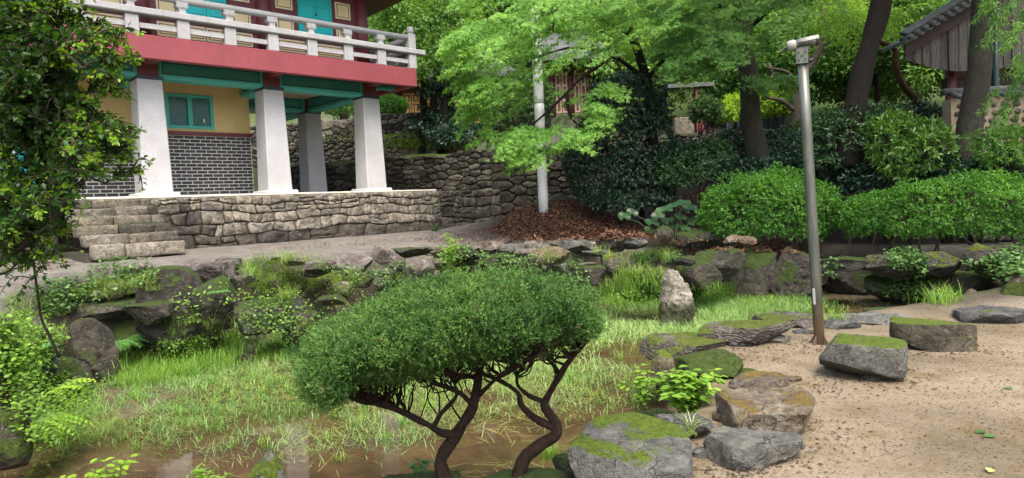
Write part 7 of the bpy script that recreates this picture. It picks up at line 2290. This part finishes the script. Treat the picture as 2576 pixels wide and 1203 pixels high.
    P = np.stack([X, Y, ground_z(X, Y) + 0.004], 1)
    L_ = rg.uniform(0.006, 0.022, m)
    p1 = leaves(P, rg.normal(0, 1, (m, 3)) * (1, 1, 0.12), np.array([0, 0, 1.0]) + rg.normal(0, 0.3, (m, 3)), L_, L_ * rg.uniform(0.18, 0.45, m), 'rhomb', rg.random(m))
    m = 420
    ei = rg.integers(0, m, m)
    near = [(1500, 1180), (1760, 1180), (1990, 1110), (2060, 1080), (2000, 980), (2280, 950), (2440, 880), (1880, 900), (1800, 1160), (2130, 960), (2230, 960), (2350, 890), (1950, 1180), (1990, 870), (2090, 880), (1850, 880)]
    Q = []
    for x, y in near:
        c = atz(x, y, 0.0)
        Q.append(c + rg.normal(0, 0.20, (80, 3)) * (1, 1, 0))
    Q = np.concatenate(Q); Q = Q[pond_sd(Q[:, 0], Q[:, 1]) > 0.5]; Q[:, 2] = ground_z(Q[:, 0], Q[:, 1]) + 0.008
    m = len(Q)
    p2 = leaves(Q, rg.normal(0, 1, (m, 3)) * (1, 1, 0.2), np.array([0, 0, 1.0]) + rg.normal(0, 0.4, (m, 3)), rg.uniform(0.02, 0.045, m), 0.014, 'rhomb', rg.random(m))
    stuff('sand_crumbs', 'dark plant crumbs and bark scraps strewn over the sand', 'debris', [p1, p2], M['crumbs'])
build_low_plants()

# ------------------------------------------------------------------ single plants
def stem_plant(name, label, px, py, z, stems, leafm, size, shape, wd, per, seed, height, spread=0.3, droop=0.2, cat_='plant', y=None):
    rg = np.random.default_rng(seed)
    b = atz(px, py, z) if y is None else aty(px, py, y)
    t = thing(name, label, cat_, b)
    P, A, N_, T_, L_ = [], [], [], [], []
    mb = MB()
    for s in range(stems):
        d = rg.normal(0, 1, 3) * (spread, spread, 0)
        tip = np.array([d[0], d[1], height * rg.uniform(0.65, 1.05)])
        p = spline([(d[0] * 0.1, d[1] * 0.1, -0.06), tip * (0.45, 0.45, 0.6) + rg.normal(0, 0.01, 3), tip], 9)
        mb.tube(p, np.linspace(0.006, 0.002, 9) * max(1, height), 5, False)
        q = rg.random(per) ** 0.6 * 0.85 + 0.15
        c = np.stack([np.interp(q, np.linspace(0, 1, 9), p[:, i]) for i in range(3)], 1)
        az = rg.uniform(0, 6.28, per)
        h = np.stack([np.cos(az), np.sin(az), 0 * az], 1)
        P.append(c + h * 0.012); A.append(h + np.array([0, 0, 0.25 - droop]) + rg.normal(0, 0.15, c.shape)); N_.append(np.array([0, 0, 1.0]) + h * droop + rg.normal(0, 0.2, c.shape))
        L_.append(size * rg.uniform(0.6, 1.2, per)); T_.append(np.clip(0.25 + 0.5 * q + rg.normal(0, 0.15, per), 0, 1))
    P, A, N_, T_, L_ = map(np.concatenate, (P, A, N_, T_, L_))
    v, f, tt = leaves(P, A, N_, L_, L_ * wd, shape, T_)
    obj('foliage', v, f, leafm, t, False, tt)
    mb.build('stems', M['stem'], t, True)
    return t

def frond_plant(name, label, b, fronds, leafm, pairs, length, leaflet, wd, seed, arch=0.6, az0=None, cat_='plant', shape='lance', rise=0.8):
    """compound leaves: a curved rib with paired leaflets"""
    rg = np.random.default_rng(seed)
    t = thing(name, label, cat_, b)
    for k in range(fronds):
        az = rg.uniform(0, 6.28) if az0 is None else rg.uniform(*az0)
        h = np.array([math.cos(az), math.sin(az), 0])
        Lf = length * rg.uniform(0.75, 1.15)
        s = np.linspace(0, 1, 10)
        p = h * (s * Lf)[:, None] + np.stack([0 * s, 0 * s, Lf * (rise * s - arch * s ** 2)], 1)
        fr = MB().tube(p, np.linspace(0.004, 0.0012, 10), 5, False).build('frond', M['stem'], t, True)
        q = np.linspace(0.14, 1.0, pairs)
        c = np.stack([np.interp(q, s, p[:, i]) for i in range(3)], 1)
        d = unit(np.gradient(p, axis=0)); dd = np.stack([np.interp(q, s, d[:, i]) for i in range(3)], 1)
        sd_ = unit(np.cross(dd, np.array([0, 0, 1.0])))
        sz = leaflet * np.sin(np.clip(q, 0.1, 0.97) * math.pi * 0.92) ** 0.6
        v, f, tt = cat([leaves(c, dd * 0.45 + sd_ * g - np.array([0, 0, 0.22]), np.array([0, 0, 1.0]) + 0 * c + rg.normal(0, 0.12, c.shape), sz, sz * wd, shape, np.clip(0.35 + 0.4 * q + rg.normal(0, 0.12, pairs), 0, 1)) for g in (1, -1)])
        obj('leaflets', v, f, leafm, fr, False, tt)
    return t

def tuft(label, b, n, length, width, mat, seed, lean=(0.1, 0.9), cat_='grass tuft', droop=0.5):
    rg = np.random.default_rng(seed)
    P = rg.normal(0, 0.025, (n, 3)) * (1, 1, 0) - np.array([0, 0, 0.02])
    v, f, t = blades(P, rg.uniform(0, 6.28, n), rg.uniform(*lean, n), length * rg.uniform(0.6, 1.15, n), np.full(n, width), rg.random(n), droop)
    o = obj('grass_tuft', v, f, mat, None, False, t)
    o.location = b
    return tag(o, label, cat_)

def on(px, py):
    h = BVH.ray_cast(Vector((0, 0, EYE)), Vector(ray(px, py)))
    return np.array(h[0])

def build_single_plants():
    stem_plant('leafy_weed', 'bushy bright green weed between the mossy rocks and the slab', 1735, 1050, -0.15, 26, M['lf_weed'], 0.085, 'oval', 0.62, 22, 1, 0.36, 0.16, 0.35)
    stem_plant('leafy_weed', 'slender pale leaved weed at the water edge by the slab', 1615, 1045, -0.5, 7, M['lf_weed'], 0.07, 'oval', 0.75, 13, 2, 0.46, 0.10, 0.3)
    stem_plant('tall_weed', 'tall single stemmed weed in front of the stone steps', 245, 690, 0.55, 2, M['lf_lime'], 0.11, 'lance', 0.22, 75, 3, 0.85, 0.03, 0.15)
    stem_plant('tall_weed', 'tall weed spike among creepers right of the pinkish boulder', 1130, 690, 0.5, 4, M['lf_weed'], 0.10, 'lance', 0.25, 45, 13, 0.62, 0.08, 0.2)
    frond_plant('arching_shrub', 'arching shrub with paired leaves hanging over the muddy water', atz(75, 1075, -0.25), 17, M['lf_weed'], 11, 0.44, 0.085, 0.48, 4, 0.85, (-1.4, 1.3), shape='oval', rise=0.75)
    frond_plant('arching_shrub', 'lime leaved sprig above the arching shrub', atz(115, 1000, -0.05), 7, M['lf_lime'], 9, 0.36, 0.065, 0.6, 5, 0.6, (-0.6, 1.0), shape='oval', rise=0.85)
    frond_plant('fern', 'fresh green fern growing from the shadowed rocks', on(300, 885) + (0, -0.08, 0.10), 12, M['lf_fern'], 16, 0.60, 0.12, 0.26, 6, 0.75, (-1.9, 0.9), 'fern')
    frond_plant('fern', 'small fern on the rounded dark boulder', on(545, 745) + (0, -0.03, 0.02), 6, M['lf_fern'], 11, 0.26, 0.06, 0.28, 7, 0.6, (-2.6, 0.2), 'fern')
    frond_plant('fern', 'small fern at the foot of the creeping leaves beside the pale rock', on(130, 880) + (0, -0.03, 0.02), 6, M['lf_fern'], 12, 0.32, 0.06, 0.26, 8, 0.6, (-2.0, 0.8), 'fern')
    stem_plant('seedling', 'lime seedling sticking up at the bottom edge of the pond', 285, 1250, -0.45, 9, M['lf_lime'], 0.075, 'oval', 0.5, 12, 9, 0.30, 0.13, 0.35)
    stem_plant('seedling', 'small dark green seedling beside the juniper trunk', 1062, 1225, -0.3, 4, M['lf_cover'], 0.075, 'oval', 0.55, 9, 10, 0.22, 0.06, 0.4)
    stem_plant('seedling', 'short green shoots between the pointed rock and the picture bottom', 520, 1262, -0.5, 8, M['lf_reed'], 0.10, 'lance', 0.2, 8, 11, 0.22, 0.10, 0.1)
    tuft('stiff grass tuft growing beside the large flat slab', on(1735, 1085), 46, 0.20, 0.008, M['lf_tuft'], 21, (0.05, 0.8))
    tuft('dark strappy grass tuft at the foot of the platform wall', on(1094, 582), 40, 0.34, 0.02, M['lf_rhodo_dk'], 22, (0.1, 0.9))
    tuft('grass tuft on the mossy rock under the juniper right trunk', on(1385, 1150), 120, 0.24, 0.006, M['lf_reed'], 23, (0.3, 1.1))
    tuft('strappy tuft hanging from the shaded bank', on(1618, 660), 46, 0.42, 0.016, M['lf_fern'], 24, (0.3, 1.1))
    tuft('yellow grass tuft standing in the pond beside the juniper limb', on(1015, 1070), 90, 0.26, 0.006, M['lf_grass'], 25, (0.1, 0.9))
    # butterbur: round leaves on stalks
    rg = np.random.default_rng(12)
    b = atz(1690, 600, 0.62)
    t = thing('butterbur', 'butterbur with large round leaves at the foot of the leaf heap', 'plant', b)
    spot = [(1640, 560), (1665, 530), (1690, 520), (1712, 545), (1735, 525), (1680, 555), (1655, 545), (1700, 570), (1725, 575), (1745, 555), (1635, 580), (1670, 578), (1570, 545), (1590, 535), (1720, 510)]
    for i, (x, y) in enumerate(spot):
        c = aty(x, y, b[1] + rg.uniform(-0.25, 0.35)) - b
        r = rg.uniform(0.12, 0.18)
        a = np.linspace(0.35, 2 * math.pi - 0.35, 13)
        nrm = unit(np.array([rg.normal(0, 0.25), -0.5 + rg.normal(0, 0.2), 0.8]))
        e1 = unit(np.cross(nrm, (0.0, 1, 0))); e2 = np.cross(nrm, e1)
        rim = [c + (e1 * math.cos(q + 1.57) + e2 * math.sin(q + 1.57)) * r * (1 + 0.05 * math.sin(q * 5)) + nrm * 0.02 * math.sin(q * 4) for q in a]
        mid = [c + (p - c) * 0.5 - nrm * 0.012 for p in rim]
        ctr = c - nrm * 0.02
        V = rim + mid + [ctr]; n = len(a)
        F = [(k, k + 1, n + k + 1, n + k) for k in range(n - 1)] + [(n + k, n + k + 1, 2 * n) for k in range(n - 1)]
        lf = obj('leaf', V, F, M['lf_butterbur'], t, True, np.full(len(V), rg.random()))
        MB().tube(spline([ctr, ctr * 0.6 + np.array([0, 0.02, 0.02]), np.array([ctr[0] * 0.3, ctr[1] * 0.3, -0.1])], 6), 0.006, 5, False).build('stalk', M['stem'], lf, True)
    # fallen green leaves on the sand
    for k, (x, y, lab) in enumerate(((2478, 1085, 'curled dark green leaf fallen on the sand'), (2505, 1098, 'pale flattened leaf beside the curled one on the sand'), (2522, 980, 'faded green leaf lying alone on the sand'), (2488, 1190, 'small yellow leaf near the bottom edge of the sand'))):
        p = atz(x, y, 0.012)
        p[2] = gz(p[0], p[1]) + 0.012
        g = np.random.default_rng(k + 40)
        v, f, tt = leaves(np.zeros((1, 3)), g.normal(0, 1, (1, 3)) * (1, 0.4, 0), np.array([[0.1, -0.2, 1.0]]), np.array([0.075]), np.array([0.045]), 'oval', np.array([0.2 + 0.2 * k]))
        o = obj('fallen_leaf', v, f, M['lf_cover'] if k < 3 else M['lf_straw'], None, True, tt)
        o.location = p
        tag(o, lab, 'leaf', 'leaves fallen on the sand')
build_single_plants()
